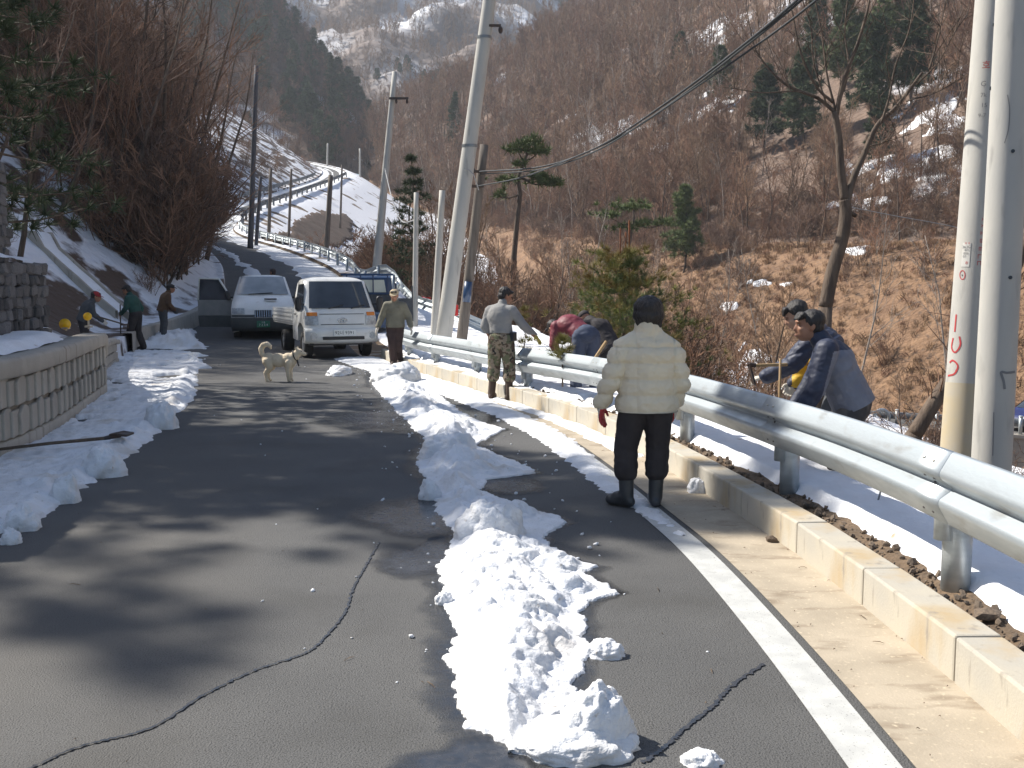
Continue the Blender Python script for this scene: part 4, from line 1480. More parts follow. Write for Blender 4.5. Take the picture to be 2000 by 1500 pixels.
# drainage channel down the left slope
def hill_z(x, y):
    f = LEFT.reshape(-1, 3)
    i = np.argmin((f[:, 0] - x) ** 2 + (f[:, 1] - y) ** 2)
    return float(f[i, 2])
ch = thing('drain_channel', 'concrete drain channel running diagonally down the left slope, full of snow', 'drain')
def hill_hit(px_, py_):
    q = LEFT.reshape(-1, 3)
    q = q[(q[:, 1] > 19) & (q[:, 1] < 60)]
    dep = q[:, 1] * math.cos(PITCH) - (q[:, 2] - EYE) * math.sin(PITCH)
    x = 1000 + 1944 * q[:, 0] / dep
    y = 750 - 1944 * (q[:, 1] * math.sin(PITCH) + (q[:, 2] - EYE) * math.cos(PITCH)) / dep
    k = np.argsort((x - px_) ** 2 + (y - py_) ** 2)[:3]
    return Vector(q[k].mean(axis=0))
A = hill_hit(243, 622)
B = hill_hit(56, 466)
B = B + (B - A) * .25
d = B - A
side = Vector((d.y, -d.x, 0)).normalized()
def strip(name, offs, zs, m, n=14):
    rows = []
    for i in range(n + 1):
        p = A + d * (i / n)
        p.z = max(p.z, hill_z(p.x, p.y)) + .06
        rows.append([(p.x + side.x * q, p.y + side.y * q, p.z + z + 0.01 * math.sin(i * 1.7)) for q, z in zip(offs, zs)])
    return link(name, grid_mesh(name, np.array(rows), smooth=False), m, ch)
strip('channel_side', (.26, .26, .36, .36), (-.4, .12, .12, -.4), M['wall_conc'])
strip('channel_side', (-.36, -.36, -.26, -.26), (-.4, .13, .13, -.4), M['wall_conc'])
strip('snow_fill', (-.26, -.12, .12, .26), (.07, .12, .11, .06), M['snow_clean'])

# round yellow reflectors on the wall
for (px, py, Y, r, lab) in ((128, 633, 16.35, .09, 'big round yellow reflector on the wall beside the dark stones'), (172, 618, 17.0, .068, 'smaller round yellow reflector near the end of the wall cap')):
    p = at(px, py, Y)
    root = thing('reflector', lab, 'reflector', (p.x, p.y, .95))
    mb = MB()
    mb.disc((0, -.02, p.z - .95), (0.1, -1, 0), r, .03, 24)
    mb.build('reflector_disc', M['amber_disc'], root, True)
    mb = MB()
    mb.tube([(0, .01, -.03), (0, .01, p.z - .95)], .018, 8)
    mb.box((0, .01, .012), (.1, .1, .03))
    mb.build('stand', M['wall_conc'], root)

# ------------------------------------------------------------------ utility poles
def pole(label, base, top, r0, r1, m, group='utility poles', parts=None, k=20, cat='pole', name='utility_pole'):
    base, top = Vector(base), Vector(top)
    root = thing(name, label, cat, base, 0, group)
    mb = MB()
    n = 8
    mb.tube([(top - base) * (i / n) for i in range(n + 1)], [lerp(r0, r1, i / n) for i in range(n + 1)], k)
    mb.build('shaft', m, root, True)
    return root
def axis_pt(base, top, f):
    return (Vector(top) - Vector(base)) * f

# near pole, upright
NB, NT = Vector((4.385, 9.0, -1.4)), Vector((4.415, 9.0, 8.6))
near = pole('thick concrete pole standing upright at the right edge of the photo', NB, NT, .176, .138, M['pole_conc'], k=40)
def on_pole(B, T, r0, r1, z, ang):
    """point on the pole's skin: height z, angle measured from the camera side, positive to the right"""
    f = (z - B.z) / (T.z - B.z)
    c = B + (T - B) * f
    r = lerp(r0, r1, f)
    to = Vector((-c.x, -c.y, 0)).normalized()
    rt = Vector((-to.y, to.x, 0))
    n = to * math.cos(ang) + rt * math.sin(ang)
    return c + n * (r + .0035), n
def px_on_pole(B, T, r0, r1, px, py):
    d = ray(px, py)
    c = None
    Y = B.y
    for _ in range(3):
        p = at(px, py, Y)
        f = (p.z - B.z) / (T.z - B.z)
        c = B + (T - B) * f
        r = lerp(r0, r1, f)
        to = Vector((-c.x, -c.y, 0)).normalized()
        rt = Vector((-to.y, to.x, 0))
        lat = max(-1, min(1, (p - c).dot(rt) / r))
        ang = math.asin(lat)
        Y = (c + (to * math.cos(ang) + rt * lat) * r).y
    return at(px, py, Y).z, ang
def paint_stroke(name, parent, B, T, r0, r1, pts, wd, m, label=None):
    """paint stroke on a pole's skin through points of the photograph"""
    za = [px_on_pole(B, T, r0, r1, *p) for p in pts]
    Z = catmull(np.array([(z, a, 0) for z, a in za]), 6) if len(za) > 2 else np.array([(lerp(za[0][0], za[1][0], t), lerp(za[0][1], za[1][1], t), 0) for t in np.linspace(0, 1, 7)])
    rm = lerp(r0, r1, .3)
    loc = np.stack([Z[:, 1] * rm, Z[:, 0]], -1)
    d = np.gradient(loc, axis=0)
    n2 = np.stack([d[:, 1], -d[:, 0]], -1) / np.maximum(np.linalg.norm(d, axis=1), 1e-9)[:, None]
    vs, fs = [], []
    for i in range(len(loc)):
        for sgn in (-1, 0, 1):
            q = loc[i] + n2[i] * wd / 2 * sgn
            vs.append(on_pole(B, T, r0, r1, q[1], q[0] / rm)[0] - B)
    for i in range(len(loc) - 1):
        for j in (0, 1):
            fs.append((i * 3 + j, i * 3 + j + 1, i * 3 + j + 4, i * 3 + j + 3))
    mb = MB()
    mb.add(vs, fs)
    return mb.build(name, m, parent)
def pole_text(parent, B, T, r0, r1, body, px, py, size, m, rot=0.0, name='lettering'):
    z, a = px_on_pole(B, T, r0, r1, px, py)
    p, n = on_pole(B, T, r0, r1, z, a)
    me = text_mesh(body, size)
    me.materials.clear()
    o = link(name, me, m, parent)
    up = (T - B).normalized()
    xx = up.cross(n).normalized()
    mt = Matrix((xx, up, n)).transposed()
    mt = mt @ Matrix.Rotation(rot, 3, 'Z')
    o.matrix_local = Matrix.Translation(p + n * .002 - B) @ mt.to_4x4()
    return o
NP = (NB, NT, .176, .138)
for (px, py) in ((1936, 48), (1935, 172), (1978, 295), (1973, 542)):
    z, a = px_on_pole(*NP, px, py)
    p, n = on_pole(*NP, z, a)
    mb = MB()
    mb.disc((0, 0, 0), (0, 1, 0), .016, .012, 12)
    o = mb.build('bolt_hole', M['ink'], near)
    o.matrix_local = Matrix.Translation(p - NB) @ n.to_track_quat('Y', 'Z').to_matrix().to_4x4()
paint_stroke('seam_mark', near, *NP, [(1968, 185), (1972, 215), (1970, 250), (1962, 280)], .009, M['ink_grey'])
paint_stroke('seam_mark', near, *NP, [(1941, 805), (1940, 850), (1939, 890)], .007, M['ink_grey'])
paint_stroke('tar_mark', near, *NP, [(1982, 726), (1966, 728), (1955, 728), (1960, 745), (1962, 760)], .022, M['ink_grey'])

LB, LT = Vector((4.55, 10.2, -1.6)), Vector((5.22, 10.45, 8.4))
_a, _b = at(1877, 880, 10.2), at(1932, 60, 10.45)
_d = (_b - _a) / (_b.z - _a.z)
LB = _a + _d * (-1.6 - _a.z)
LT = _a + _d * (8.4 - _a.z)
LP = (LB, LT, .215, .115)
lean = pole('concrete pole leaning right behind the upright one, red paint marks and soil stains on it', *LP, M['pole_conc'], k=40)
mb = MB()
mb.tube([_d * f for f in np.linspace(0, 2.25, 8)], [lerp(.215, .115, f / 10) + .003 for f in np.linspace(0, 2.25, 8)], 40, cap=False)
mb.build('soil_stain', M['yellow_stain'], lean, True)
RP = M['red_paint']
paint_stroke('paint_mark', lean, *LP, [(1868, 614), (1865, 648)], .018, RP)
paint_stroke('paint_mark', lean, *LP, [(1862, 660), (1859, 676), (1866, 688), (1876, 672), (1874, 657)], .018, RP)
paint_stroke('paint_mark', lean, *LP, [(1855, 708), (1862, 704), (1871, 716), (1866, 728), (1852, 734)], .018, RP)
paint_stroke('paint_mark', lean, *LP, [(1868, 722), (1866, 729)], .014, RP)
cz = [(1880 + 5 * math.cos(t), 537 + 8.5 * math.sin(t)) for t in np.linspace(0, 2 * math.pi, 13)]
paint_stroke('circle_mark', lean, *LP, cz, .008, RP)
paint_stroke('circle_mark', lean, *LP, [(1879, 536), (1880, 539)], .010, M['ink'])
# paper notice and its lines
box = [(1880, 474), (1896, 474), (1894, 522), (1877, 521)]
vs = []
for i in range(5):
    for (A_, B_) in (((1881, 474), (1896, 474)),):
        pass
grid = []
for v in np.linspace(0, 1, 6):
    row = []
    for u in np.linspace(0, 1, 5):
        px = lerp(lerp(1881, 1896.5, u), lerp(1877, 1893, u), v)
        py = lerp(474, 521, v)
        z, a = px_on_pole(*LP, px, py)
        row.append(on_pole(*LP, z, a)[0] - LB)
    grid.append([tuple(q) for q in row])
link('notice', grid_mesh('notice', np.array(grid)), M['sticker'], lean)
for body, px, py, sz, m in (('ㅎㅎ', 1890, 475.5, .035, RP), ('363G', 1888, 482.5, .04, M['ink_grey']), ('401', 1888.5, 488.5, .036, M['ink_grey']),
                            ('006', 1887, 495, .036, M['ink_grey']), ('07', 1884, 501, .034, M['ink_grey']), ('ㅎ', 1888, 514, .05, RP)):
    pole_text(lean, *LP, body, px, py, sz, m)
for body, px, py, sz, m in (('G', 1921, 164, .075, M['ink_grey']), ('7k', 1921, 186, .06, M['ink_grey']), ('15', 1922, 206, .06, M['ink_grey']), ('9-7', 1918, 226, .055, M['ink_grey']),
                            ('호', 1926, 128, .09, RP)):
    pole_text(lean, *LP, body, px, py, sz, m)
for body, px, py, sz in (('ㄷ', 1911, 514, .075), ('ㄴ', 1912, 501, .075), ('ㅌ', 1914, 486, .07), ('ㅂ', 1916, 470, .065), ('ㅍ', 1917, 455, .06), ('ㅊ', 1918, 441, .055), ('ㅅ', 1919, 428, .05)):
    pole_text(lean, *LP, body, px, py, sz, RP, -math.pi / 2)

# middle pole that leans right, wood pole beside it
def px_pole(label, pa, pb, Y, r0, r1, m, zb, zt=None, k=16):
    a, b = at(*pa, Y), at(*pb, Y)
    dz = (b - a) / (b.z - a.z)
    B = a + dz * (zb - a.z)
    T = a + dz * ((zt if zt is not None else b.z) - a.z)
    return pole(label, B, T, r0, r1, m, k=k), B, T
mid, MBs, MTs = px_pole('tall pale concrete pole leaning right in the middle of the photo', (869, 640), (956, 0), 22.0, .185, .125, M['pole_conc'], .1, 10.5, 28)
for f, ln in ((.44, .0), (.66, .0)):
    q = axis_pt(MBs, MTs, f)
    mb = MB()
    mb.tube([q - Vector((0, 0, .03)), q + Vector((0, 0, .03))], lerp(.185, .125, f) + .012, 20)
    mb.build('steel_band', M['steel_dark'], mid)
q = at(963, 50, 21.9) - MBs
mb = MB()
mb.box(q, (.34, .05, .05))
mb.ell(q + Vector((.16, 0, -.09)), (.05, .05, .08), None, 10, 6)
mb.build('bracket', M['iron'], mid)
q = at(907, 330, 21.8) - MBs
mb = MB()
mb.tube([q, q + Vector((.1, 0, -.02)), q + Vector((.2, 0, -.12)), q + Vector((.3, .3, -.42))], .012, 6)
mb.build('wire_loop', M['cable_lt'], mid)
wood, WB, WT = px_pole('dark weathered wooden pole just right of the tall leaning concrete pole', (908, 610), (946, 283), 24.0, .135, .10, M['pole_wood'], .1, None, 18)
for (px, py) in ((937, 335), (931, 364)):
    q = at(px, py, 23.85) - WB
    mb = MB()
    mb.box(q, (.34, .06, .06))
    mb.ell(q + Vector((-.15, 0, .02)), (.05, .05, .07), None, 8, 5)
    mb.build('insulator', M['iron'], wood)
pole_blue = MB()
q0, q1 = at(911, 590, 23.86), at(915, 550, 23.86)
pole_blue.tube([q0 - WB, q1 - WB], [.10, .10], 10)
pole_blue.build('blue_mark', M['car_blue'], wood, True)
p3, B3, T3 = px_pole('tall grey pole with a crossarm standing beside the uphill rail', (736, 520), (771, 140), 40.0, .19, .10, M['pole_conc'], 1.2, None, 14)
q = at(779, 192, 39.8) - B3
mb = MB()
mb.box(q, (.75, .08, .08))
for dx in (-.1, .32):
    mb.ell(q + Vector((dx, 0, -.12)), (.05, .05, .09), None, 8, 5)
mb.build('crossarm', M['iron'], p3)
for lab, pa, pb, Y, r0, r1, m, zb in (
    ('short concrete stub pole left of the tall leaning concrete pole', (850, 620), (864, 372), 25.0, .105, .075, M['pole_conc'], .1),
    ('thin short pole in front of the dark spruce', (811, 570), (813, 376), 30.0, .09, .07, M['pole_conc'], .1),
    ('tall dark pole on the left beside the brush', (490, 450), (501, 128), 62.0, .19, .13, M['pole_dark'], 3.6),
    ('shorter dark pole right of the tall dark one', (502, 452), (509, 345), 64.0, .13, .10, M['pole_dark'], 3.6),
    ('thin brown pole standing on the snow embankment', (526, 428), (529, 330), 76.0, .15, .12, M['pole_wood'], 3.5),
    ('thin faint pole in front of the far road', (566, 408), (569, 330), 90.0, .14, .1, M['pole_wood'], 4.0),
    ('brown wooden pole in front of the dark pit in the snow', (638, 480), (646, 342), 52.0, .17, .12, M['pole_wood'], -1.0),
    ('thin pole standing where the far road bends', (666, 395), (668, 322), 110.0, .13, .1, M['pole_wood'], 8.0),
    ('pale thin pole above the far road end', (639, 320), (640, 280), 200.0, .2, .16, M['pole_conc'], 22.0),
    ('pale thin pole at the edge of the far woods', (703, 340), (703, 290), 180.0, .2, .16, M['pole_conc'], 18.0)):
    px_pole(lab, pa, pb, Y, r0, r1, m, zb, None, 12)

# cables
def cable(label, pts, r, m, parent=None):
    C3 = catmull([tuple(p) for p in pts], 10)
    mb = MB()
    mb.tube([tuple(p) for p in C3], r, 6)
    o = mb.build('power_cable', m, parent, True)
    return tag(o, label, 'cable', 'power cables')
A1, A2 = at(937, 335, 23.8), at(931, 364, 23.8)
cable('upper pair of black cables sweeping up from the wooden pole', [A1, at(1060, 325, 20.8), at(1170, 286, 18.2), at(1300, 202, 15.6), at(1430, 105, 13.2), at(1555, 2, 11.2), at(1700, -130, 9.9), at(1930, -330, 9.0)], .016, M['cable'])
cable('second black cable hugging the upper one', [A1 + Vector((0, .1, -.05)), at(1060, 330, 20.8), at(1170, 292, 18.2), at(1300, 209, 15.6), at(1430, 111, 13.2), at(1560, 5, 11.2), at(1705, -126, 9.9), at(1932, -325, 9.0)], .014, M['cable'])
cable('lower black cable sweeping up from the wooden pole', [A2, at(1020, 346, 21.6), at(1115, 310, 19.4), at(1220, 262, 17.2), at(1330, 190, 15.0), at(1450, 108, 13.0), at(1580, 12, 11.2), at(1720, -110, 9.9), at(1934, -300, 9.0)], .014, M['cable'])
cable('thin pale cable hanging from the tall grey pole to the short pole', [at(752, 330, 39.5), at(765, 385, 37), at(785, 432, 33), at(811, 430, 30)], .022, M['cable_lt'])
cable('thin wire sagging between the brush and the right bank', [at(1640, 400, 30), at(1740, 420, 30), at(1850, 440, 30), at(1900, 452, 30)], .012, M['cable_lt'])

# hoe-like shovel lying on the left snow
a, b = Vector((*Gp(-30, 881, .12), .12)), Vector((*Gp(215, 855, .14), .14))
sv = thing('shovel', 'old wooden-handled shovel with dark blade lying on the left snow strip', 'shovel', a)
mb = MB()
mb.tube([(0, 0, 0), (b - a) * .5 + Vector((0, 0, .008)), b - a], [.014, .016, .018], 8)
mb.build('handle', M['wood_dk'], sv, True)
mb = MB()
q = b - a
dd = q.normalized()
mb.prism([q + Vector((0, -.03, .02)), q + dd * .10 + Vector((0, -.09, .03)), q + dd * .20 + Vector((0, -.10, .0)), q + dd * .20 + Vector((0, .10, .0)), q + dd * .10 + Vector((0, .09, .03)), q + Vector((0, .03, .02))], (0, 0, .022))
mb.tube([q - dd * .06, q + dd * .1 + Vector((0, 0, .02))], [.02, .03], 8)
mb.build('blade', M['iron'], sv, bevel=.006)
# snow stake behind the rail
p = Vector((2.36, 6.35, .2))
o = MB().tube([p, p + Vector((.07, 0, .30))], .006, 6).build('stake', M['steel_dark'])
tag(o, 'thin metal stake leaning in the snow behind the guardrail', 'stake')
# ------------------------------------------------------------------ vehicles (local: nose towards -Y, x to the viewer's right)
class Body:
    """body shell swept across the car from its side outline"""
    def __init__(s, prof, hw, rec=0.12, nose_end=99):
        s.P, s.hw, s.rec, s.nose_end = prof, hw, rec, nose_end
    def pt(s, u, v, off=0.0):
        n = len(s.P)
        i = int(max(0, min(n - 2, math.floor(v))))
        f = v - i
        y = lerp(s.P[i][0], s.P[i + 1][0], f)
        z = lerp(s.P[i][1], s.P[i + 1][1], f)
        a = abs(u)
        r = s.rec * (max(0, (a - .55) / .45) ** 2.6) + 0.02 * a * a
        front = max(0.0, 1 - max(0.0, v - s.nose_end) * .8)
        top = max(0.0, min(1.0, v - s.nose_end)) 
        hw = s.hw(z)
        zz = z - top * 0.07 * (a ** 5)
        return Vector((u * hw, y + r * front, zz))
    def nrm(s, u, v):
        du = s.pt(u + .02, v) - s.pt(u - .02, v)
        dv = s.pt(u, min(v + .05, len(s.P) - 1.001)) - s.pt(u, max(v - .05, 0))
        n = du.cross(dv)
        n.normalize()
        return n
    def shell(s, mi=0, mb=None):
        mb = mb or MB()
        us = [-1, -.985, -.95, -.88, -.75, -.5, -.25, 0, .25, .5, .75, .88, .95, .985, 1]
        n = len(s.P)
        vs = [s.pt(u, v) for u in us for v in range(n - 1)] 
        vs = []
        for u in us:
            for v in range(n):
                vs.append(s.pt(u, min(v, n - 1 - 1e-6)))
        fs = []
        for i in range(len(us) - 1):
            for v in range(n - 1):
                fs.append((i * n + v, (i + 1) * n + v, (i + 1) * n + v + 1, i * n + v + 1))
        fs.append(tuple(range(n)))
        fs.append(tuple(reversed(range((len(us) - 1) * n, len(us) * n))))
        mb.add(vs, fs, mi)
        return mb
    def patch(s, u0, u1, v0, v1, off=.006, nu=8, nv=4, inset=None, th=0.0):
        """panel lying on the shell"""
        mb = MB()
        vs = []
        for i in range(nu + 1):
            for j in range(nv + 1):
                v = lerp(v0, v1, j / nv)
                k = 1.0
                if inset:
                    k = lerp(1.0, inset, j / nv)
                u = lerp(u0, u1, i / nu) * k
                vs.append(s.pt(u, v) + s.nrm(u, v) * off)
        fs = []
        for i in range(nu):
            for j in range(nv):
                a = i * (nv + 1) + j
                fs.append((a, a + nv + 1, a + nv + 2, a + 1))
        mb.add(vs, fs)
        return mb

def wheel(parent, x, y, r, wd):
    mb = MB()
    prof = [(-wd / 2, r * .62), (-wd / 2, r * .93), (-wd * .36, r), (wd * .36, r), (wd / 2, r * .93), (wd / 2, r * .62)]
    k = 24
    vs, fs = [], []
    for (px, pr) in prof:
        for j in range(k):
            t = 2 * math.pi * j / k
            vs.append((px, pr * math.cos(t), pr * math.sin(t)))
    for i in range(len(prof) - 1):
        for j in range(k):
            j2 = (j + 1) % k
            fs.append((i * k + j, i * k + j2, (i + 1) * k + j2, (i + 1) * k + j))
    mb.add(vs, fs)
    w_ = thing('wheel', '', None, (x, y, r))
    del w_['label']
    w_.parent = parent
    mb.build('tyre', M['tyre'], w_, True)
    mb = MB()
    mb.tube([(-wd * .42, 0, 0), (wd * .42, 0, 0)], r * .63, 20)
    mb.tube([(-wd * .48, 0, 0), (wd * .48, 0, 0)], r * .2, 10)
    mb.build('rim', M['rim'], w_)
    return w_

def flat_text(parent, body, size, loc, m, rx=math.pi / 2, rz=0.0, name='lettering', squash=1.0):
    me = text_mesh(body, size)
    me.materials.clear()
    o = link(name, me, m, parent)
    o.location = loc
    o.rotation_euler = (rx, 0, rz)
    o.scale = (squash, 1, 1)
    return o

def ell_ring(cx, cy, cz, rx, rz, th, k=20, tilt=0.0):
    mb = MB()
    mb.tube([(cx + rx * math.cos(t), cy, cz + rz * math.sin(t)) for t in np.linspace(0, 2 * math.pi, k + 1)], th, 6, cap=False)
    return mb

# --- white light truck
TR = thing('truck', 'white flatbed light truck parked facing the camera, licence plate on its bumper', 'truck', (-3.86, 22.75, 0), R_(23))
TR.scale = (.96, .96, .95)
hwt = lambda z: float(tab(z, [.3, .5, .95, 1.2, 1.9, 2.0], [.82, .865, .87, .86, .735, .70]))
tp = [(.10, .36), (.0, .42), (-.03, .55), (-.02, .72), (.03, .80), (.05, .95), (.12, 1.10), (.17, 1.16), (.36, 1.45), (.56, 1.75), (.64, 1.86), (.78, 1.935), (1.1, 1.97), (1.5, 1.955), (1.64, 1.90), (1.70, 1.6), (1.72, .8), (1.70, .5), (1.1, .46), (1.08, .80), (.9, .92), (.62, .92), (.38, .80), (.34, .45)]
bt = Body(tp, hwt, .17, 10)
o = bt.shell().build('cab', M['car_white'], TR, True, bevel=.012)
bt.patch(-.86, .86, 7.15, 9.9, .016, 14, 8, 1.0).build('windshield', M['glass'], TR, True)
o = MB()
for z, y, w_ in ((.51, -.045, 1.68), (.63, -.05, 1.70)):
    pass
mb = MB()
us = np.linspace(-.985, .985, 21)
vs, fs = [], []
for u in us:
    base = bt.pt(u, 2.0)
    for (dy, z) in ((.10, .37), (-.03, .40), (-.065, .47), (-.07, .64), (-.05, .72), (.06, .745)):
        vs.append((u * .895, base.y + .03 + dy, z))
n = 6
for i in range(len(us) - 1):
    for j in range(n - 1):
        fs.append((i * n + j, (i + 1) * n + j, (i + 1) * n + j + 1, i * n + j + 1))
mb.add(vs, fs)
mb.build('bumper', M['car_white'], TR, True)
mb = MB()
mb.box((0, -.05, .50), (1.0, .09, .075))
mb.build('air_intake', M['black_pl'], TR, bevel=.012)
for sx in (-1, 1):
    u0, u1 = (.66, .975) if sx > 0 else (-.975, -.66)
    bt.patch(u0, u1, 4.05, 5.55, .012, 5, 4).build('headlight', M['lamp'], TR, True)
    bt.patch(lerp(u0, u1, .12), lerp(u0, u1, .95), 5.5, 6.15, .014, 5, 2).build('turn_signal', M['amber'], TR, True)
    q = bt.pt(.80 * sx, 2.0)
    mb = MB()
    mb.disc((.80 * sx * .865, q.y - .045, .555), (0, -1, 0), .072, .04, 18)
    mb.build('fog_lamp', M['lamp'], TR)
    mb = MB()
    mb.disc((.80 * sx * .865, q.y - .04, .555), (0, -1, 0), .09, .02, 18)
    mb.build('fog_lamp_ring', M['rim'], TR)
    mb = MB()
    mb.cap((sx * .99, .32, 1.22), .075, (sx * .99, .32, 1.42), .085, 10, flat=.6, axis=(0, 1, 0))
    mb.tube([(sx * .84, .42, 1.30), (sx * .96, .36, 1.30)], .025, 6)
    mb.build('side_mirror', M['black_pl'], TR, True)
    # side windows and door seams
    zs = [(.30, 1.17), (1.32, 1.17), (1.36, 1.78), (.72, 1.80), (.58, 1.68)]
    mb = MB()
    pts = [(sx * (hwt(z) + .006), y + .06, z) for y, z in zs]
    mb.add(pts if sx > 0 else list(reversed(pts)), [tuple(range(len(pts)))])
    mb.build('side_window', M['glass'], TR)
    mb = MB()
    mb.tube([(sx * (hwt(1.05) + .01), 1.25, 1.05), (sx * (hwt(1.05) + .01), 1.42, 1.05)], .018, 6)
    mb.build('door_handle', M['black_pl'], TR)
    mb = MB()
    for a, b in (((1.44, .6), (1.42, 1.84)), ((.28, .95), (.26, 1.15))):
        mb.tube([(sx * (hwt(a[1]) + .001), a[0], a[1]), (sx * (hwt(b[1]) + .001), b[0], b[1])], .006, 4)
    mb.build('door_seam', M['black_pl'], TR)
bt.patch(-.60, .60, 4.1, 4.22, .006, 8, 1).build('panel_gap', M['car_dark'], TR)
bt.patch(-.62, .62, 5.75, 5.85, .006, 8, 1).build('panel_gap', M['car_dark'], TR)
ell_ring(0, .018, .92, .105, .06, .010).build('badge', M['chrome'], TR, True)
mb = MB()
mb.tube([(-.045, .016, .885), (-.02, .012, .955)], .011, 6)
mb.tube([(.02, .018, .885), (.045, .014, .955)], .011, 6)
mb.tube([(-.033, .016, .92), (.033, .014, .92)], .009, 6)
mb.build('badge', M['chrome'], TR)
mb = MB()
mb.box((.02, -.075, .625), (.54, .02, .165))
pl = mb.build('licence_plate', M['plate_w'], TR, bevel=.008)
flat_text(pl, '92너 9391', .112, (.02, -.0875, .625), M['ink'])
mb = MB()
for x in (-.35, .28):
    a, b = bt.pt(x, 7.12), bt.pt(x + .42, 7.42)
    mb.tube([a + Vector((0, -.03, .01)), b + Vector((0, -.03, .01))], .012, 5)
mb.build('wiper', M['black_pl'], TR)
mb = MB()
mb.box((0, 2.2, .50), (.7, 4.2, .16))
mb.box((0, .4, .38), (1.5, .5, .12))
mb.build('chassis', M['black_pl'], TR)
# flat bed
mb = MB()
mb.box((0, 3.22, .80), (1.68, 2.85, .08))
mb.build('bed_floor', M['car_white'], TR)
for sx in (-1, 1):
    mb = MB()
    mb.box((sx * .84, 3.22, .985), (.035, 2.85, .36))
    for z in (.88, .985, 1.09):
        mb.box((sx * .862, 3.22, z), (.014, 2.83, .05))
    mb.build('side_board', M['car_white'], TR, bevel=.005)
mb = MB()
mb.box((0, 4.65, .985), (1.70, .035, .36))
mb.build('tailgate', M['car_white'], TR, bevel=.005)
mb = MB()
for x in (-.7, -.35, 0, .35, .7):
    mb.tube([(x, 1.84, .84), (x, 1.84, 1.72)], .018, 6)
mb.tube([(-.72, 1.84, 1.72), (.72, 1.84, 1.72)], .022, 6)
mb.build('headboard', M['car_white'], TR)
for x in (-.72, .72):
    wheel(TR, x, .74, .325, .20)
    wheel(TR, x * .97, 3.35, .30, .26)

# --- white van with its door open
VN = thing('van', 'white van with dark lower cladding parked facing the camera, its door swung open', 'van', (-7.06, 28.3, .12), R_(14))
VN.scale = (.97, .97, .97)
hwv = lambda z: float(tab(z, [.25, .5, .95, 1.15, 1.8, 1.95], [.86, .905, .91, .885, .70, .66]))
vp = [(.12, .28), (.02, .32), (-.02, .45), (.0, .66), (.03, .70), (.07, .86), (.13, .96), (.36, 1.12), (.66, 1.25), (.78, 1.305), (1.08, 1.55), (1.36, 1.77), (1.52, 1.87), (1.85, 1.93), (3.2, 1.94), (4.5, 1.90), (4.68, 1.6), (4.72, .5), (4.6, .3), (1.3, .28), (1.25, .60), (1.0, .72), (.75, .68), (.55, .5), (.5, .28)]
bv_ = Body(vp, hwv, .22, 12)
bv_.shell().build('body', M['car_white'], VN, True, bevel=.012)
bv_.patch(-.90, .90, 9.1, 11.95, .016, 14, 8).build('windshield', M['glass_van'], VN, True)
bv_.patch(-1.0, 1.0, .6, 3.0, .03, 16, 4).build('bumper', M['car_dark'], VN, True)
bv_.patch(-.98, .98, 3.25, 4.3, .012, 16, 2).build('cladding', M['car_dark'], VN, True)
gl = bv_.patch(-.27, .27, 3.4, 5.15, .022, 8, 3)
gl.build('grille', M['black_pl'], VN)
for i in range(8):
    u = -.25 + i * .5 / 7
    mb = MB()
    a, b = bv_.pt(u, 3.45), bv_.pt(u, 5.1)
    mb.tube([a + Vector((0, -.03, 0)), b + Vector((0, -.03, .01))], .011, 5)
    mb.build('grille_bar', M['chrome'], VN)
for sx in (-1, 1):
    u0, u1 = (.58, .96) if sx > 0 else (-.96, -.58)
    bv_.patch(u0, u1, 4.45, 5.75, .014, 6, 3).build('headlight', M['lamp'], VN, True)
    mb = MB()
    mb.cap((sx * 1.0, .98, 1.24), .08, (sx * 1.03, .98, 1.36), .09, 10, flat=.6, axis=(0, 1, 0))
    mb.tube([(sx * .86, 1.02, 1.24), (sx * .98, 1.0, 1.26)], .03, 6)
    mb.build('side_mirror', M['black_pl'], VN, True)
    for (ya, yb) in ((1.2, 2.05), (2.2, 3.3), (3.4, 4.5)):
        zs = [(ya, 1.22), (yb, 1.22), (yb, 1.74), (ya + (.38 if ya < 2 else 0), 1.74)]
        mb = MB()
        pts = [(sx * (hwv(z) + .007), y, z) for y, z in zs]
        mb.add(pts if sx > 0 else list(reversed(pts)), [tuple(range(4))])
        mb.build('side_window', M['glass'], VN)
    wheel(VN, sx * .76, 1.0, .33, .21)
    wheel(VN, sx * .76, 3.75, .33, .21)
bv_.patch(.1, .42, 7.0, 7.9, .03, 5, 3).build('hood_scoop', M['car_white'], VN, True)
mb = MB()
mb.box((.22, .44, 1.205), (.36, .05, .035))
mb.build('scoop_opening', M['black_pl'], VN)
mb = MB()
mb.box((0, -.075, .48), (.38, .02, .19))
pl = mb.build('licence_plate', M['plate_g'], VN, bevel=.008)
flat_text(pl, '서울', .06, (0, -.0865, .53), M['ink_lt'])
flat_text(pl, '7 2 3 4', .09, (0, -.0865, .455), M['ink_lt'])
mb = MB()
a, b = bv_.pt(-.5, 9.1), bv_.pt(.35, 9.25)
mb.tube([a + Vector((0, -.03, .015)), b + Vector((0, -.03, .02))], .013, 5)
mb.build('wiper', M['black_pl'], VN)
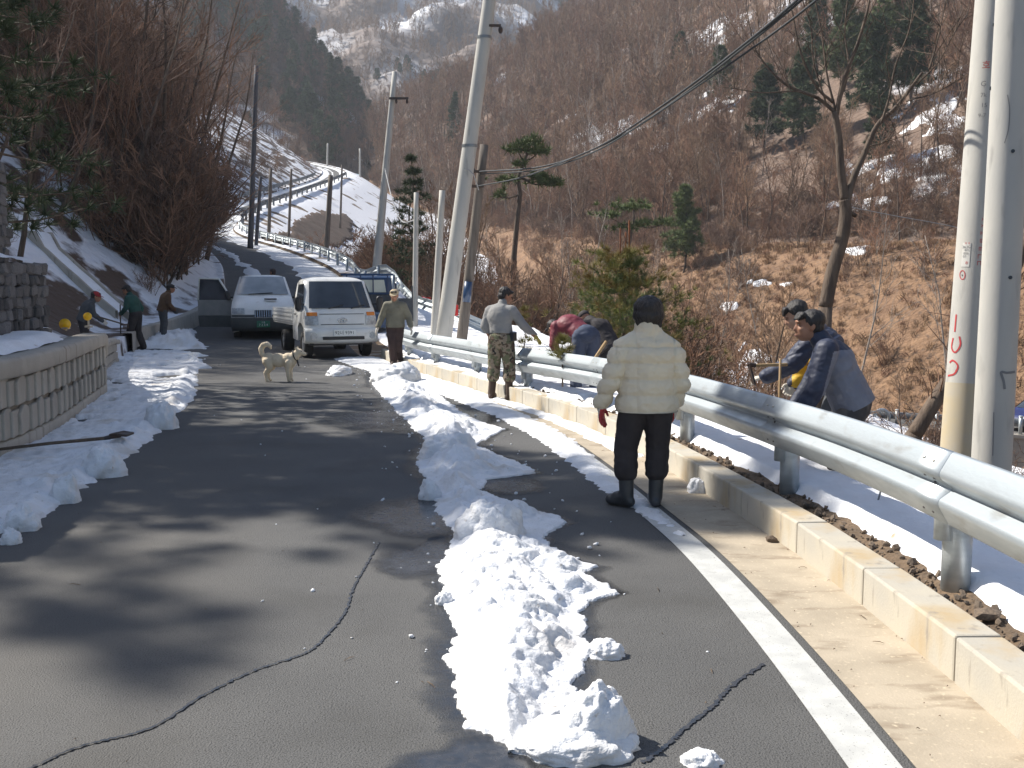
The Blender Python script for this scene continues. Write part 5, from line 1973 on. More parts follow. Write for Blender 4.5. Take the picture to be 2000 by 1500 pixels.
# opened door on the viewer's left, hinged at its front edge
dr = thing('door', '', None, (-.90, 1.02, 0), R_(68))
del dr['label']
dr.parent = VN
mb = MB()
mb.prism([(0, 0, .36), (0, 1.05, .36), (0, 1.08, .62), (0, 1.08, .70), (0, 0, .70)], (.06, 0, 0))
mb.build('door_cladding', M['car_dark'], dr, bevel=.01)
mb = MB()
mb.prism([(0, 0, .703), (0, 1.08, .703), (0, 1.09, 1.17), (0, -.02, 1.17)], (.06, 0, 0))
mb.build('door_panel', M['door_card'], dr, bevel=.01)
mb = MB()
fr = [(0, .0, 1.17), (0.04, .42, 1.80), (0.04, 1.05, 1.82), (0, 1.09, 1.17)]
mb.tube([(x + .03, y, z) for x, y, z in fr], .032, 8)
mb.build('window_frame', M['car_white'], dr, True)
mb = MB()
mb.add([(x + .03, y, z) for x, y, z in fr], [(0, 1, 2, 3)])
mb.build('door_window', M['glass'], dr)
mb = MB()
mb.disc((.07, .85, .95), (1, 0, 0), .06, .03, 14)
mb.build('speaker', M['black_pl'], dr)
mb = MB()
mb.prism([(.064, .52, .80), (.064, .66, .78), (.064, .70, 1.0), (.064, .60, 1.05)], (.004, 0, 0))
mb.build('sticker', M['red_cap'], dr)

# --- blue truck seen from behind
BT = thing('truck', 'dark blue truck parked behind the white one, seen from the back with its bed open', 'truck', (-3.95, 27.9, .05), R_(10))
hwb = lambda z: .80 if z < 1.3 else float(tab(z, [1.3, 1.95], [.80, .72]))
cabp = [(2.95, .5), (2.95, 1.2), (2.97, 1.6), (3.02, 1.86), (3.15, 1.93), (4.0, 1.93), (4.3, 1.75), (4.6, 1.15), (4.65, .5)]
Body(cabp, hwb, 0.0, 99).shell().build('cab', M['car_blue'], BT, True, bevel=.012)
mb = MB()
mb.add([(-.58, 2.93, 1.42), (.58, 2.93, 1.42), (.52, 2.945, 1.80), (-.52, 2.945, 1.80)], [(0, 1, 2, 3)])
mb.build('rear_window', M['glass_clear'], BT)
mb = MB()
for x in (-.62, -.2, .18, .62):
    mb.tube([(x, 2.86, .8), (x, 2.86, 1.95)], .022, 6)
mb.tube([(-.8, 2.86, 1.96), (.8, 2.86, 1.96)], .035, 6)
mb.tube([(-.78, 2.86, 1.38), (.78, 2.86, 1.38)], .025, 6)
mb.build('headboard', M['car_blue'], BT)
mb = MB()
mb.box((0, 2.83, 1.12), (1.56, .03, .46))
mb.build('front_board', M['grey_cloth'], BT)
mb = MB()
mb.box((0, 1.45, .78), (1.6, 2.8, .08))
mb.build('bed_floor', M['car_blue'], BT)
mb = MB()
mb.box((-.80, 1.45, 1.0), (.04, 2.8, .36))
mb.build('side_board', M['car_blue'], BT)
mb = MB()
mb.box((1.02, .75, .95), (.42, .05, .62), Matrix.Rotation(R_(-12), 3, 'Z'))
mb.tube([(1.22, .72, .6), (1.22, .72, 1.62)], .025, 6)
mb.build('side_board', M['grey_cloth'], BT)
mb = MB()
mb.box((0, .03, .62), (1.6, .06, .34))
mb.build('tailgate', M['car_blue'], BT)
for sx in (-1, 1):
    mb = MB()
    mb.box((sx * .66, -.02, .56), (.24, .05, .13))
    mb.build('tail_light', M['redlens'], BT, bevel=.01)
    wheel(BT, sx * .66, 1.0, .30, .24)
    wheel(BT, sx * .70, 3.9, .32, .20)
mb = MB()
mb.cap((.98, 3.9, 1.45), .07, (.98, 3.9, 1.66), .08, 8, flat=.5, axis=(0, 1, 0))
mb.tube([(.78, 3.95, 1.5), (.95, 3.9, 1.5)], .02, 6)
mb.build('side_mirror', M['chrome'], BT, True)
mb = MB()
mb.box((0, 2.2, .5), (.7, 4.2, .15))
mb.build('chassis', M['black_pl'], BT)

# --- navy car on the valley road, cut by the right edge of the photo
CR = thing('car', 'dark blue car on the valley road, half hidden at the right edge', 'car', (23.75, 46.9, VRZ), R_(-60))
hwc = lambda z: float(tab(z, [.2, .6, .9, 1.4], [.78, .82, .80, .56]))
cp = [(.1, .25), (.0, .4), (.02, .6), (.2, .78), (1.0, .92), (1.15, .98), (1.7, 1.38), (2.0, 1.45), (3.0, 1.42), (3.7, 1.0), (4.1, .9), (4.25, .6), (4.2, .25)]
bc = Body(cp, hwc, .2, 6)
bc.shell().build('body', M['car_navy'], CR, True, bevel=.012)
bc.patch(-.9, .9, 5.1, 6.6, .01, 8, 4).build('windshield', M['glass'], CR, True)
for sx in (-1, 1):
    bc.patch(.6 * sx, .95 * sx, 2.1, 2.9, .012, 4, 2).build('headlight', M['lamp'], CR, True)
    mb = MB()
    pts = [(sx * (hwc(z) + .008), y, z) for y, z in ((1.35, .98), (3.5, .98), (3.0, 1.35), (1.8, 1.35))]
    mb.add(pts, [(0, 1, 2, 3)])
    mb.build('side_window', M['glass'], CR)
    wheel(CR, sx * .70, .85, .31, .2)
    wheel(CR, sx * .70, 3.35, .31, .2)
mb = MB()
mb.box((0, -.02, .42), (.5, .02, .12))
mb.build('licence_plate', M['plate_w'], CR)
# ------------------------------------------------------------------ people
def blob(name, mb, mats, parent, voxel=.012, smooth=4, disp=None, clamp=None, region=None):
    """fuses overlapping solids into one continuous skin; disp(co, no) -> offsets, clamp: list of (point, normal) cut planes"""
    me = mb.mesh(name)
    o = bpy.data.objects.new(name, me)
    COL.objects.link(o)
    r = o.modifiers.new('remesh', 'REMESH')
    r.mode = 'VOXEL'
    r.voxel_size = voxel
    r.use_smooth_shade = True
    sm = o.modifiers.new('smooth', 'SMOOTH')
    sm.factor = 0.5
    sm.iterations = smooth
    out = evaluated(o)
    bpy.data.objects.remove(o)
    n = len(out.vertices)
    co = np.empty(n * 3, np.float32)
    out.vertices.foreach_get('co', co)
    co = co.reshape(-1, 3).astype(float)
    if disp is not None:
        no = np.empty(n * 3, np.float32)
        out.vertex_normals.foreach_get('vector', no)
        no = no.reshape(-1, 3)
        co = co + no * disp(co, no)[:, None]
    for (p, q) in (clamp or []):
        p, q = np.array(p, float), np.array(q, float)
        q = q / np.linalg.norm(q)
        d = (co - p) @ q
        co = co - np.minimum(d, 0)[:, None] * q
    out.vertices.foreach_set('co', co.astype(np.float32).ravel())
    out.materials.clear()
    for m in (mats if isinstance(mats, (list, tuple)) else [mats]):
        out.materials.append(m)
    if region is not None:
        k = len(out.polygons)
        c = np.empty(k * 3, np.float32)
        out.polygons.foreach_get('center', c)
        out.polygons.foreach_set('material_index', region(c.reshape(-1, 3)).astype(np.int32))
    smooth_mesh(out)
    out.name = name
    return link(name, out, None, parent)

def wrinkle(a, k=9.0, seed=0.0, st=(1, 1, 1)):
    def f(co, no):
        n = fbm(co[:, 0] * k * st[0] + seed, co[:, 1] * k * st[1], co[:, 2] * k * st[2], 3)
        return a * (1 - 2.4 * np.abs(n)) * 0.6 + a * .5 * fbm(co[:, 0] * 4 + seed, co[:, 1] * 4, co[:, 2] * 4, 2)
    return f

def hand_prims(mb, wrist, d, palm, thumb, s=1.0, curl=.5):
    """palm and five fingers from the wrist along d; palm = direction the palm faces; thumb = side the thumb is on"""
    d = Vector(d).normalized()
    palm = Vector(palm)
    palm = (palm - d * palm.dot(d)).normalized()
    t = Vector(thumb)
    t = (t - d * t.dot(d) - palm * t.dot(palm))
    t = t.normalized() if t.length > 1e-4 else d.cross(palm)
    w_ = Vector(wrist)
    mb.cap(w_ - d * .02 * s, .024 * s, w_ + d * .03 * s, .03 * s)
    mb.cap(w_ + d * .03 * s, .036 * s, w_ + d * .075 * s, .040 * s, 12, 0, .45, palm)
    for i, (off, L_) in enumerate(((.030, .070), (.010, .080), (-.010, .074), (-.030, .058))):
        b = w_ + d * .085 * s + t * off * s
        d1 = (d + palm * curl * .45 + t * off * 3).normalized()
        d2 = (d * (1 - curl * .7) + palm * curl * 1.1).normalized()
        k1 = b + d1 * L_ * .5 * s
        mb.cap(b - d * .02 * s, .0105 * s, k1, .0098 * s, 8)
        mb.cap(k1, .0098 * s, k1 + d2 * L_ * .5 * s, .008 * s, 8)
    b = w_ + d * .035 * s + t * .032 * s
    k1 = b + (d * .7 + t * .75 + palm * .25).normalized() * .038 * s
    mb.cap(b, .014 * s, k1, .0115 * s, 8)
    mb.cap(k1, .0115 * s, k1 + (d + palm * .4 + t * .1).normalized() * .032 * s, .009 * s, 8)

def person(label, loc, rz, J, O):
    """J joints in metres, facing +y, x to the person's right; O the outfit"""
    root = thing('person', label, 'person', loc, R_(rz))
    V = lambda k, *d: Vector(J.get(k, d))
    pel, che, neck = V('pel', 0, 0, .90), V('che', 0, 0, 1.22), V('neck', 0, .01, 1.40)
    head = V('head', 0, .04, 1.53)
    vox = O.get('vox', .014)
    up = (neck - pel).normalized()
    rt = V('rt', 1, 0, 0)
    rt = (rt - up * rt.dot(up)).normalized()
    fwd = up.cross(rt).normalized()
    TR_ = Matrix((rt, fwd, up)).transposed()
    prt = V('prt', *rt).normalized()
    sw, hw_ = O.get('sw', .165), O.get('hw', .088)
    shc = neck - up * .085
    sh = {'R': V('shR', *(shc + rt * sw)), 'L': V('shL', *(shc - rt * sw))}
    el = {k: V('el' + k, *(sh[k] + Vector((.06 if k == 'R' else -.06, -.02, -.27)))) for k in 'RL'}
    wr = {k: V('wr' + k, *(el[k] + Vector((.02 if k == 'R' else -.02, .06, -.24)))) for k in 'RL'}
    hip = {'R': pel + prt * hw_ - Vector((0, 0, .02)), 'L': pel - prt * hw_ - Vector((0, 0, .02))}
    kn = {k: V('kn' + k, (.10 if k == 'R' else -.10), .03, .48) for k in 'RL'}
    an = {k: V('an' + k, (.10 if k == 'R' else -.10), -.02, .09) for k in 'RL'}
    toe = {k: V('toe' + k, *(an[k] + Vector((.02 if k == 'R' else -.02, .17, -.05)))) for k in 'RL'}
    yaw, pit, rol = R_(O.get('yaw', 0)), R_(O.get('pitch', 0)), R_(O.get('roll', 0))
    HM = Matrix.Rotation(yaw, 3, 'Z') @ Matrix.Rotation(pit, 3, 'X') @ Matrix.Rotation(rol, 3, 'Y')
    H = lambda x, y, z: head + HM @ Vector((x, y, z))
    skin = O.get('skin', M['skin'])
    # --- body: one continuous skin
    b = MB()
    hv = min(vox, O.get('hvox', .010))
    b.ell(H(0, -.012, .03), (.075, .094, .092), HM, 14, 10)
    b.ell(H(0, .030, -.035), (.062, .066, .080), HM, 14, 10)
    b.ell(H(0, .055, -.082), (.034, .032, .030), HM, 10, 7)
    b.cap(H(0, .088, .022), .011, H(0, .108, -.022), .016, 8)
    b.ell(H(0, .086, .040), (.058, .020, .013), HM, 10, 6)
    for sx in (-1, 1):
        b.ell(H(sx * .035, .070, -.018), (.024, .022, .020), HM, 8, 6)
        b.ell(H(sx * .076, -.008, -.004), (.011, .021, .034), HM @ Matrix.Rotation(.25 * sx, 3, 'Z'), 8, 7)
    b.ell(H(0, .093, -.060), (.026, .014, .009), HM, 8, 6)
    b.ell(H(0, .090, -.072), (.022, .013, .008), HM, 8, 6)
    b.cap(H(0, -.02, -.06), .052, neck - up * .02, .060)
    b.cap(neck - up * .06, .09, che, .125, 14, 0, .72, fwd)
    b.cap(che, .125, pel, .13, 14, 0, .72, fwd)
    for k in 'RL':
        b.cap(sh[k], .05, el[k], .04)
        b.cap(el[k], .04, wr[k], .028)
        b.cap(shc, .06, sh[k], .055)
        b.cap(hip[k], .085, kn[k], .052)
        b.cap(kn[k], .052, an[k], .036)
        b.cap(an[k], .036, toe[k], .03)
    bare = O.get('bare', '')
    for k in bare:
        hd = O.get('hand' + k, {})
        hand_prims(b, wr[k], hd.get('d', (wr[k] - el[k])), hd.get('palm', (-1 if k == 'R' else 1, 0, 0)), hd.get('thumb', (0, 1, 0)), 1.0, hd.get('curl', .5))
    blob('body', b, skin, root, hv if bare else max(hv, .010), 3)
    # --- face details
    for sx in (-1, 1):
        e = MB()
        e.ell(H(sx * .030, .0865, .015), (.0125, .007, .0055), HM, 10, 6)
        e.build('eye', M['eye'], root, True)
        e = MB()
        e.cap(H(sx * .014, .097, .036), .0045, H(sx * .044, .086, .038), .0035, 6)
        e.build('eyebrow', M['hair'], root, True)
    e = MB()
    e.cap(H(-.018, .1045, -.066), .0042, H(.018, .1045, -.066), .0042, 6)
    e.build('mouth', M['lip'], root, True)
    # --- hair or cap
    hs = O.get('hair', 'short')
    if hs:
        h = MB()
        if hs == 'bob':
            h.ell(H(0, -.022, .020), (.112, .120, .100), HM, 18, 12)
            h.ell(H(0, -.036, -.03), (.118, .106, .082), HM, 18, 12)
            for k in range(9):
                x = -.07 + .14 * k / 8
                h.cap(H(x * 1.1, -.095 + abs(x) * .4, -.08), .022, H(x * 1.12, -.105 + abs(x) * .45, -.105 - .020 * ((k * 5) % 3)), .008)
        else:
            h.ell(H(0, -.030, .045), (.086, .098, .086), HM, 16, 12)
            h.ell(H(0, -.055, -.01), (.078, .062, .075), HM, 14, 10)
            h.cap(H(-.045, .062, .085), .022, H(.045, .062, .085), .022)
            for sx in (-1, 1):
                h.cap(H(sx * .074, .0, .03), .014, H(sx * .075, .004, .005), .008)
            if O.get('fringe'):
                for k in range(6):
                    x = -.055 + .11 * k / 5
                    h.cap(H(x, .058, .092), .022, H(x, .094, .058 - .008 * (k % 2)), .009)
        blob('hair', h, O.get('haircol', M['hair']), root, .008, 2, lambda co, no: .009 * fbm(co[:, 0] * 48, co[:, 1] * 48, co[:, 2] * 11, 3))
    cp = O.get('cap')
    if cp:
        h = MB()
        h.ell(H(0, -.012, .058), (.090, .106, .072), HM, 16, 10)
        h.ell(H(0, -.012, .035), (.091, .108, .030), HM, 16, 8)
        blob('cap', h, cp, root, .010, 3)
        if O.get('visor', True):
            v = MB()
            pts = []
            for i in range(11):
                t = math.pi * i / 10
                pts.append(H(.078 * math.cos(t), .075 + .085 * math.sin(t), .045 - .02 * math.sin(t)))
            v.prism(pts, HM @ Vector((0, 0, .010)))
            v.build('visor', cp, root)
    # --- trousers
    tk = O.get('tk', 1.0)
    t = MB()
    t.ell(pel, (.165 * tk, .125 * tk, .14), Matrix((prt, Vector((0, 0, 1)).cross(prt), Vector((0, 0, 1)))).transposed(), 16, 10)
    wb = pel + up * .11
    t.cap(pel, .145 * tk, wb, .14 * tk, 14, 0, .78, fwd)
    th = O.get('boot_top', .0)
    for k in 'RL':
        t.cap(hip[k], .105 * tk, kn[k], .080 * tk)
        low = an[k] if not th else kn[k] + (an[k] - kn[k]) * max(.05, min(1, (kn[k].z - th) / max(.05, kn[k].z - an[k].z)))
        t.cap(kn[k], .080 * tk, low, (.072 if not th else .082) * tk)
    blob('trousers', t, O['trousers'], root, vox, 3, wrinkle(.010, 8, 2.0, (1, 1, 1.6)))
    # --- boots
    bt_ = O.get('boots', M['rubber'])
    for k in 'RL':
        f = MB()
        top = an[k] + (kn[k] - an[k]).normalized() * max(.05, th - an[k].z + .05)
        f.cap(an[k] - Vector((0, 0, .02)), .054, top, .062 if th else .05)
        hl = an[k] + (an[k] - toe[k]).normalized() * .03 - Vector((0, 0, .045))
        z0 = O.get('sole', {}).get(k, 0.0)
        f.cap(Vector((hl.x, hl.y, z0 + .042)), .042, Vector((toe[k].x, toe[k].y, z0 + .040)), .046, 12)
        f.cap(an[k] - Vector((0, 0, .01)), .05, Vector((toe[k].x, toe[k].y, z0 + .045)) * .6 + an[k] * .4, .047, 12)
        blob('boot', f, bt_, root, min(vox, .011), 3, None, [((0, 0, z0 + .002), (0, 0, 1))])
    # --- jacket
    jk = O.get('jk', 1.0)
    hem = O.get('hem', .03)
    j = MB()
    hp = pel - up * hem
    j.ell(che, (.185 * jk, .135 * jk, .20), TR_, 18, 12)
    j.cap(che, .165 * jk, hp, O.get('hemr', .17) * jk, 18, 0, .76, fwd)
    j.cap(neck - up * .05, .085 * jk, che, .15 * jk, 16, 0, .78, fwd)
    if O.get('hair') == 'bob':
        for k in 'RL':
            j.cap(neck - up * .10, .10, sh[k] + (neck - up * .1 - sh[k]) * .25, .085)
    ar = O.get('ar', 1.0)
    for k in 'RL':
        j.cap(shc, .085 * jk, sh[k], .075 * ar)
        j.cap(sh[k], .076 * ar, el[k], .064 * ar)
        j.cap(el[k], .064 * ar, wr[k], .048 * ar)
    if O.get('collar', 1):
        cr = O.get('collar', 1)
        j.cap(neck - up * .03, .078 * cr, neck + (head - neck).normalized() * .033, .070 * cr)
    blob('jacket', j, O['jacket'], root, min(vox, O.get('jvox', vox)), 3, O.get('jdisp', wrinkle(.010, 7, 5.0, (1, 1, 1.5))), [(hp, up)], O.get('region'))
    # --- gloves
    for k in O.get('gloves', ''):
        hd = O.get('hand' + k, {})
        g_ = MB()
        hand_prims(g_, wr[k], hd.get('d', (wr[k] - el[k])), hd.get('palm', (-1 if k == 'R' else 1, 0, 0)), hd.get('thumb', (0, 1, 0)), 1.08, hd.get('curl', .45))
        pal = Vector(hd.get('palm', (-1 if k == 'R' else 1, 0, 0)))
        d_ = Vector(hd.get('d', (wr[k] - el[k]))).normalized()
        gm = O.get('glovem', M['glove'])
        reg = None
        if isinstance(gm, (list, tuple)):
            n_ = np.array((pal - d_ * pal.dot(d_)).normalized())
            w0, dd = np.array(wr[k]), np.array(d_)
            def reg(c, n_=n_, w0=w0, dd=dd):
                r = c - w0
                return ((r @ n_ + (r @ dd) * .16) > .012) & ((r @ dd) > .03)
        blob('glove', g_, gm, root, .0065, 2, None, None, reg)
    return root

# woman in the cream quilted jacket
def quilt(co, no):
    z = co[:, 2]
    row = np.abs(np.sin(math.pi * (z - .02) / .118)) ** .45
    xs = co[:, 0]
    body = (np.abs(xs) < .215)
    colm = np.where(body & (no[:, 1] < .2), np.abs(np.sin(math.pi * (xs + .215) / .143)) ** .35, 1.0)
    fade = sstep(1.27, 1.20, z)
    p = fade * .030 * (row - .75) + np.where(body, .018 * (colm - .8), 0)
    return p + .008 * (1 - 2.5 * np.abs(fbm(co[:, 0] * 11, co[:, 1] * 11, co[:, 2] * 15, 3))) 
person('person with bobbed black hair in a cream quilted jacket, seen from behind', (.97, 7.33, .004), 4,
       dict(pel=(.03, 0, .82), che=(.035, -.01, 1.10), neck=(.03, 0, 1.345), head=(.035, .03, 1.455), shL=(-.160, -.01, 1.165), shR=(.212, -.01, 1.155),
            elL=(-.245, -.03, .955), wrL=(-.305, .05, .765), elR=(.275, -.02, .94), wrR=(.262, .08, .77),
            knL=(-.12, .03, .43), knR=(.12, .02, .43), anL=(-.115, -.01, .09), anR=(.10, -.02, .09), toeL=(-.215, .09, .04), toeR=(.115, .15, .04)),
       dict(vox=.010, jacket=M['cream'], trousers=M['black_cloth'], boots=M['rubber'], hair='bob', jk=1.17, ar=1.13, jvox=.009, jdisp=quilt, hem=.10, hemr=.20,
            tk=1.08, boot_top=.27, gloves='LR', glovem=[M['glove'], M['glove_red']], skin=M['skin_lt'], collar=1.25,
            handL=dict(d=(.05, .05, -1), palm=(.8, -.55, 0), thumb=(.4, .9, 0), curl=.35), handR=dict(d=(-.02, .12, -1), palm=(-.9, .3, 0), curl=.4), yaw=-4))
# man in camouflage trousers
person('man in grey sweatshirt and camouflage trousers standing at the kerb', (-.16, 14.42, .004), -28,
       dict(pel=(0, 0, .90), che=(-.02, .0, 1.20), neck=(-.01, .05, 1.385), head=(.01, .12, 1.50), shR=(.165, .03, 1.295), shL=(-.185, .01, 1.295),
            elR=(.30, .12, 1.08), wrR=(.40, .30, .92), elL=(-.25, -.03, 1.06), wrL=(-.20, .08, .86),
            knR=(.12, .04, .48), knL=(-.13, .03, .48), anR=(.135, -.02, .09), anL=(-.15, -.02, .09), toeR=(.18, .13, .04), toeL=(-.19, .13, .04)),
       dict(vox=.013, jacket=M['grey_fleece'], trousers=M['camo'], boots=M['boot_brown'], hair='short', jk=1.06, ar=1.0, hem=-.06, hemr=.165, tk=1.12,
            boot_top=.33, gloves='R', bare='L', glovem=M['glove_yel'], yaw=-38, pitch=-24, handR=dict(d=(.25, .7, -.6), palm=(-.3, -.3, -1), thumb=(-1, .3, 0)), collar=.9))
pb = bpy.data.objects['person.001'] if 'person.001' in bpy.data.objects else None
for nm, dims, p_ in (('pouch', (.07, .12, .13), (.20, .0, .92)), ('collar_trim', None, None)):
    if dims and pb:
        mb = MB()
        mb.box(p_, dims)
        mb.build(nm, M['black_pl'], pb, bevel=.015)

# walking man with cap
person('old man in khaki cap and olive jacket walking beside the white truck', (-2.36, 20.15, .03), 176,
       dict(pel=(0, 0, .86), che=(0, -.01, 1.14), neck=(0, .03, 1.32), head=(.0, .075, 1.435), elR=(.28, -.02, 1.0), wrR=(.345, .08, .79), elL=(-.27, -.02, 1.0), wrL=(-.33, .08, .80),
            knR=(.055, .10, .46), knL=(-.06, .02, .46), anR=(.03, .08, .09), anL=(-.05, -.14, .12), toeR=(.03, .24, .04), toeL=(-.06, .02, .05)),
       dict(vox=.015, jacket=M['olive'], trousers=M['brown_cloth'], boots=M['boot_brown'], hair='short', cap=M['tan_cloth'], jk=1.10, ar=1.06, hem=.06, hemr=.175, tk=1.0,
            gloves='RL', boot_top=.0, pitch=-14, collar=.95))
# bent man in maroon
person('man in a maroon jacket and jeans bending over behind the guardrail', (1.02, 13.7, .05), 10,
       dict(pel=(.0, 0, .93), che=(-.16, .24, 1.06), neck=(-.27, .42, 1.05), head=(-.34, .52, .99), rt=(.86, .45, .1), prt=(1, 0, 0),
            shR=(-.07, .40, 1.02), shL=(-.36, .28, 1.04), elR=(-.02, .46, .76), wrR=(.03, .42, .52), elL=(-.40, .24, .78), wrL=(-.30, .34, .58),
            knR=(.12, .05, .50), knL=(-.12, .04, .50), anR=(.14, -.02, .09), anL=(-.15, -.02, .09)),
       dict(vox=.015, jacket=M['maroon'], trousers=M['jeans'], boots=M['boot_brown'], hair='short', jk=1.06, ar=1.05, hem=-.06, hemr=.155, tk=1.08, gloves='RL', pitch=-60, yaw=30, boot_top=0))
# dark bent person beside
person('person in a dark hooded jacket crouching beside the man in maroon', (1.40, 14.3, .0), 25,
       dict(pel=(.0, 0, .72), che=(-.05, .22, 1.00), neck=(-.10, .36, 1.14), head=(-.14, .48, 1.16), shR=(.10, .32, 1.08), shL=(-.27, .26, 1.08),
            elR=(.18, .44, .84), wrR=(.06, .56, .66), elL=(-.30, .44, .84), wrL=(-.18, .58, .66),
            knR=(.17, .26, .46), knL=(-.16, .24, .46), anR=(.15, .02, .09), anL=(-.15, .0, .09)),
       dict(vox=.015, jacket=M['black_cloth'], trousers=M['black_cloth'], boots=M['rubber'], hair='', cap=M['black_cloth'], visor=False, jk=1.22, ar=1.15, hem=.05, hemr=.19, tk=1.1, gloves='RL', pitch=-45, collar=1.2))
# front man in navy and grey
def two_tone(c):
    navy = (c[:, 1] > .15 + .22 * (1.2 - c[:, 2])) | (c[:, 2] > 1.25)
    return (~navy).astype(int)
person('man in a navy and grey jacket leaning forward behind the guardrail', (2.56, 7.55, -.08), 78,
       dict(pel=(0, -.04, .84), che=(.0, .10, 1.13), neck=(-.01, .20, 1.31), head=(-.02, .30, 1.42), shR=(.17, .15, 1.25), shL=(-.20, .18, 1.25),
            elL=(-.24, .25, .98), wrL=(-.20, .36, .75), elR=(.22, .24, .99), wrR=(.16, .38, .78),
            knR=(.12, .12, .47), knL=(-.13, .10, .47), anR=(.12, -.03, .09), anL=(-.14, -.05, .09)),
       dict(vox=.010, jvox=.009, jacket=[M['navy'], M['slate']], region=two_tone, trousers=M['drab'], boots=M['boot_brown'], hair='short', fringe=True, jk=1.17, ar=1.12, hem=.03, hemr=.18,
            tk=1.1, gloves='RL', yaw=12, pitch=-2, collar=1.05, handL=dict(d=(.1, .5, -.8), palm=(.5, -.4, 0)), handR=dict(d=(-.1, .5, -.8), palm=(-.5, -.4, 0))))
# back man in navy puffer, holding the hoe
def puff(co, no):
    return .014 * (np.abs(np.sin(math.pi * (co[:, 2] + .5 * co[:, 1]) / .10)) ** .5 - .7) + .007 * (1 - 2.5 * np.abs(fbm(co[:, 0] * 10, co[:, 1] * 10, co[:, 2] * 12, 3)))
def lining(c):
    return ((c[:, 1] > .17) & (c[:, 1] < .36) & (c[:, 2] < 1.16) & (c[:, 2] > .82) & (np.abs(c[:, 0]) < .14)).astype(int)
person('young man in a navy puffer jacket with yellow lining, holding a hoe', (2.78, 8.55, -.07), 70,
       dict(pel=(0, -.06, .86), che=(.0, .08, 1.17), neck=(0, .20, 1.35), head=(-.01, .33, 1.46), shR=(.18, .13, 1.29), shL=(-.19, .16, 1.29),
            elL=(-.23, .33, 1.06), wrL=(-.10, .56, .93), elR=(.22, .24, 1.04), wrR=(.14, .34, .86),
            knR=(.12, .08, .47), knL=(-.13, .06, .47), anR=(.12, -.03, .09), anL=(-.14, -.05, .09)),
       dict(vox=.011, jvox=.010, jacket=[M['navy'], M['yellow']], region=lining, jdisp=puff, trousers=M['grey_cloth'], boots=M['boot_brown'], hair='short', fringe=True, jk=1.24, ar=1.25, hem=.05, hemr=.18,
            tk=1.05, gloves='RL', glovem=M['glove'], skin=M['skin_lt'], yaw=8, pitch=-30, collar=1.25, handL=dict(d=(.1, .9, -.2), palm=(.2, .1, -1), thumb=(1, 0, 0), curl=.9), handR=dict(curl=.9)))
# the hoe and the upright stick
a, b = at(1464, 714, 8.05), at(1580, 711, 8.62)
hoe = thing('hoe', 'short-headed hoe held level by the young man in the navy puffer', 'hoe', a)
mb = MB()
mb.tube([(0, 0, 0), b - a], [.013, .015], 8)
mb.build('handle', M['wood'], hoe, True)
mb = MB()
mb.prism([(-.015, -.04, .02), (-.015, .04, .02), (.03, .055, -.15), (.05, .0, -.165), (.03, -.055, -.15)], (.014, 0, .004))
mb.tube([(-.02, 0, .012), (.05, 0, 0)], .02, 8)
mb.build('blade', M['iron'], hoe, bevel=.004)
a, b = at(1524, 700, 7.9), at(1522, 800, 7.9)
st = thing('stick', 'thin upright wooden stick standing in front of the hoe behind the guardrail', 'stick', b)
mb = MB()
mb.tube([(0, 0, -.35), (0, 0, 0), a - b], [.011, .011, .010], 7)
mb.build('handle', M['wood'], st, True)
a, b = at(1166, 694, 13.4), at(1184, 667, 13.5)
st = thing('tool_handle', 'pale wooden tool handle sticking up beside the jeans of the bent man', 'tool', a)
mb = MB()
mb.tube([(-.2, 0, -.32), (0, 0, 0), b - a], [.02, .022, .022], 8)
mb.build('handle', M['wood'], st, True)

# three people in the shade on the left
person('man in dark green top and black trousers with a shovel by the wall', (-9.42, 24.9, .05), 172 - 90,
       dict(pel=(0, -.03, .92), che=(0, .03, 1.20), neck=(0, .10, 1.385), head=(0, .19, 1.50), elL=(-.24, .10, 1.06), wrL=(-.10, .30, .92), elR=(.26, -.04, 1.06), wrR=(.25, .02, .80),
            knR=(.13, .0, .48), knL=(-.11, .08, .48), anR=(.16, -.12, .09), anL=(-.12, .10, .09)),
       dict(vox=.016, jacket=M['green_cloth'], trousers=M['black_cloth'], boots=M['rubber'], hair='short', jk=1.10, hem=-.03, hemr=.165, tk=1.08, gloves='R', bare='L', pitch=-28, yaw=0))
p0 = Vector((-9.78, 24.92, .93))
sv = thing('shovel', 'thin-handled shovel held by the man in the dark green top', 'shovel', (p0.x, p0.y, .05))
mb = MB()
mb.tube([(-.02, 0, .15), (0, 0, 1.15)], .016, 8)
mb.build('handle', M['wood_dk'], sv, True)
mb = MB()
mb.prism([(-.10, 0, .28), (.08, 0, .28), (.09, 0, .12), (0, 0, .0), (-.10, 0, .12)], (0, .02, .0))
mb.build('blade', M['iron'], sv)
person('person in rust-brown clothes and dark cap standing behind the man in green', (-9.42, 26.9, .2), -60,
       dict(pel=(0, 0, .82), che=(0, .08, 1.10), neck=(0, .16, 1.28), head=(0, .23, 1.39), elL=(-.25, .12, .98), wrL=(-.16, .28, .82), elR=(.25, .12, .98), wrR=(.16, .28, .82)),
       dict(vox=.018, jacket=M['rust_cloth'], trousers=M['grey_cloth'], boots=M['rubber'], hair='short', cap=M['black_cloth'], jk=1.12, hem=.06, gloves='RL', glovem=M['grey_cloth'], pitch=-10))
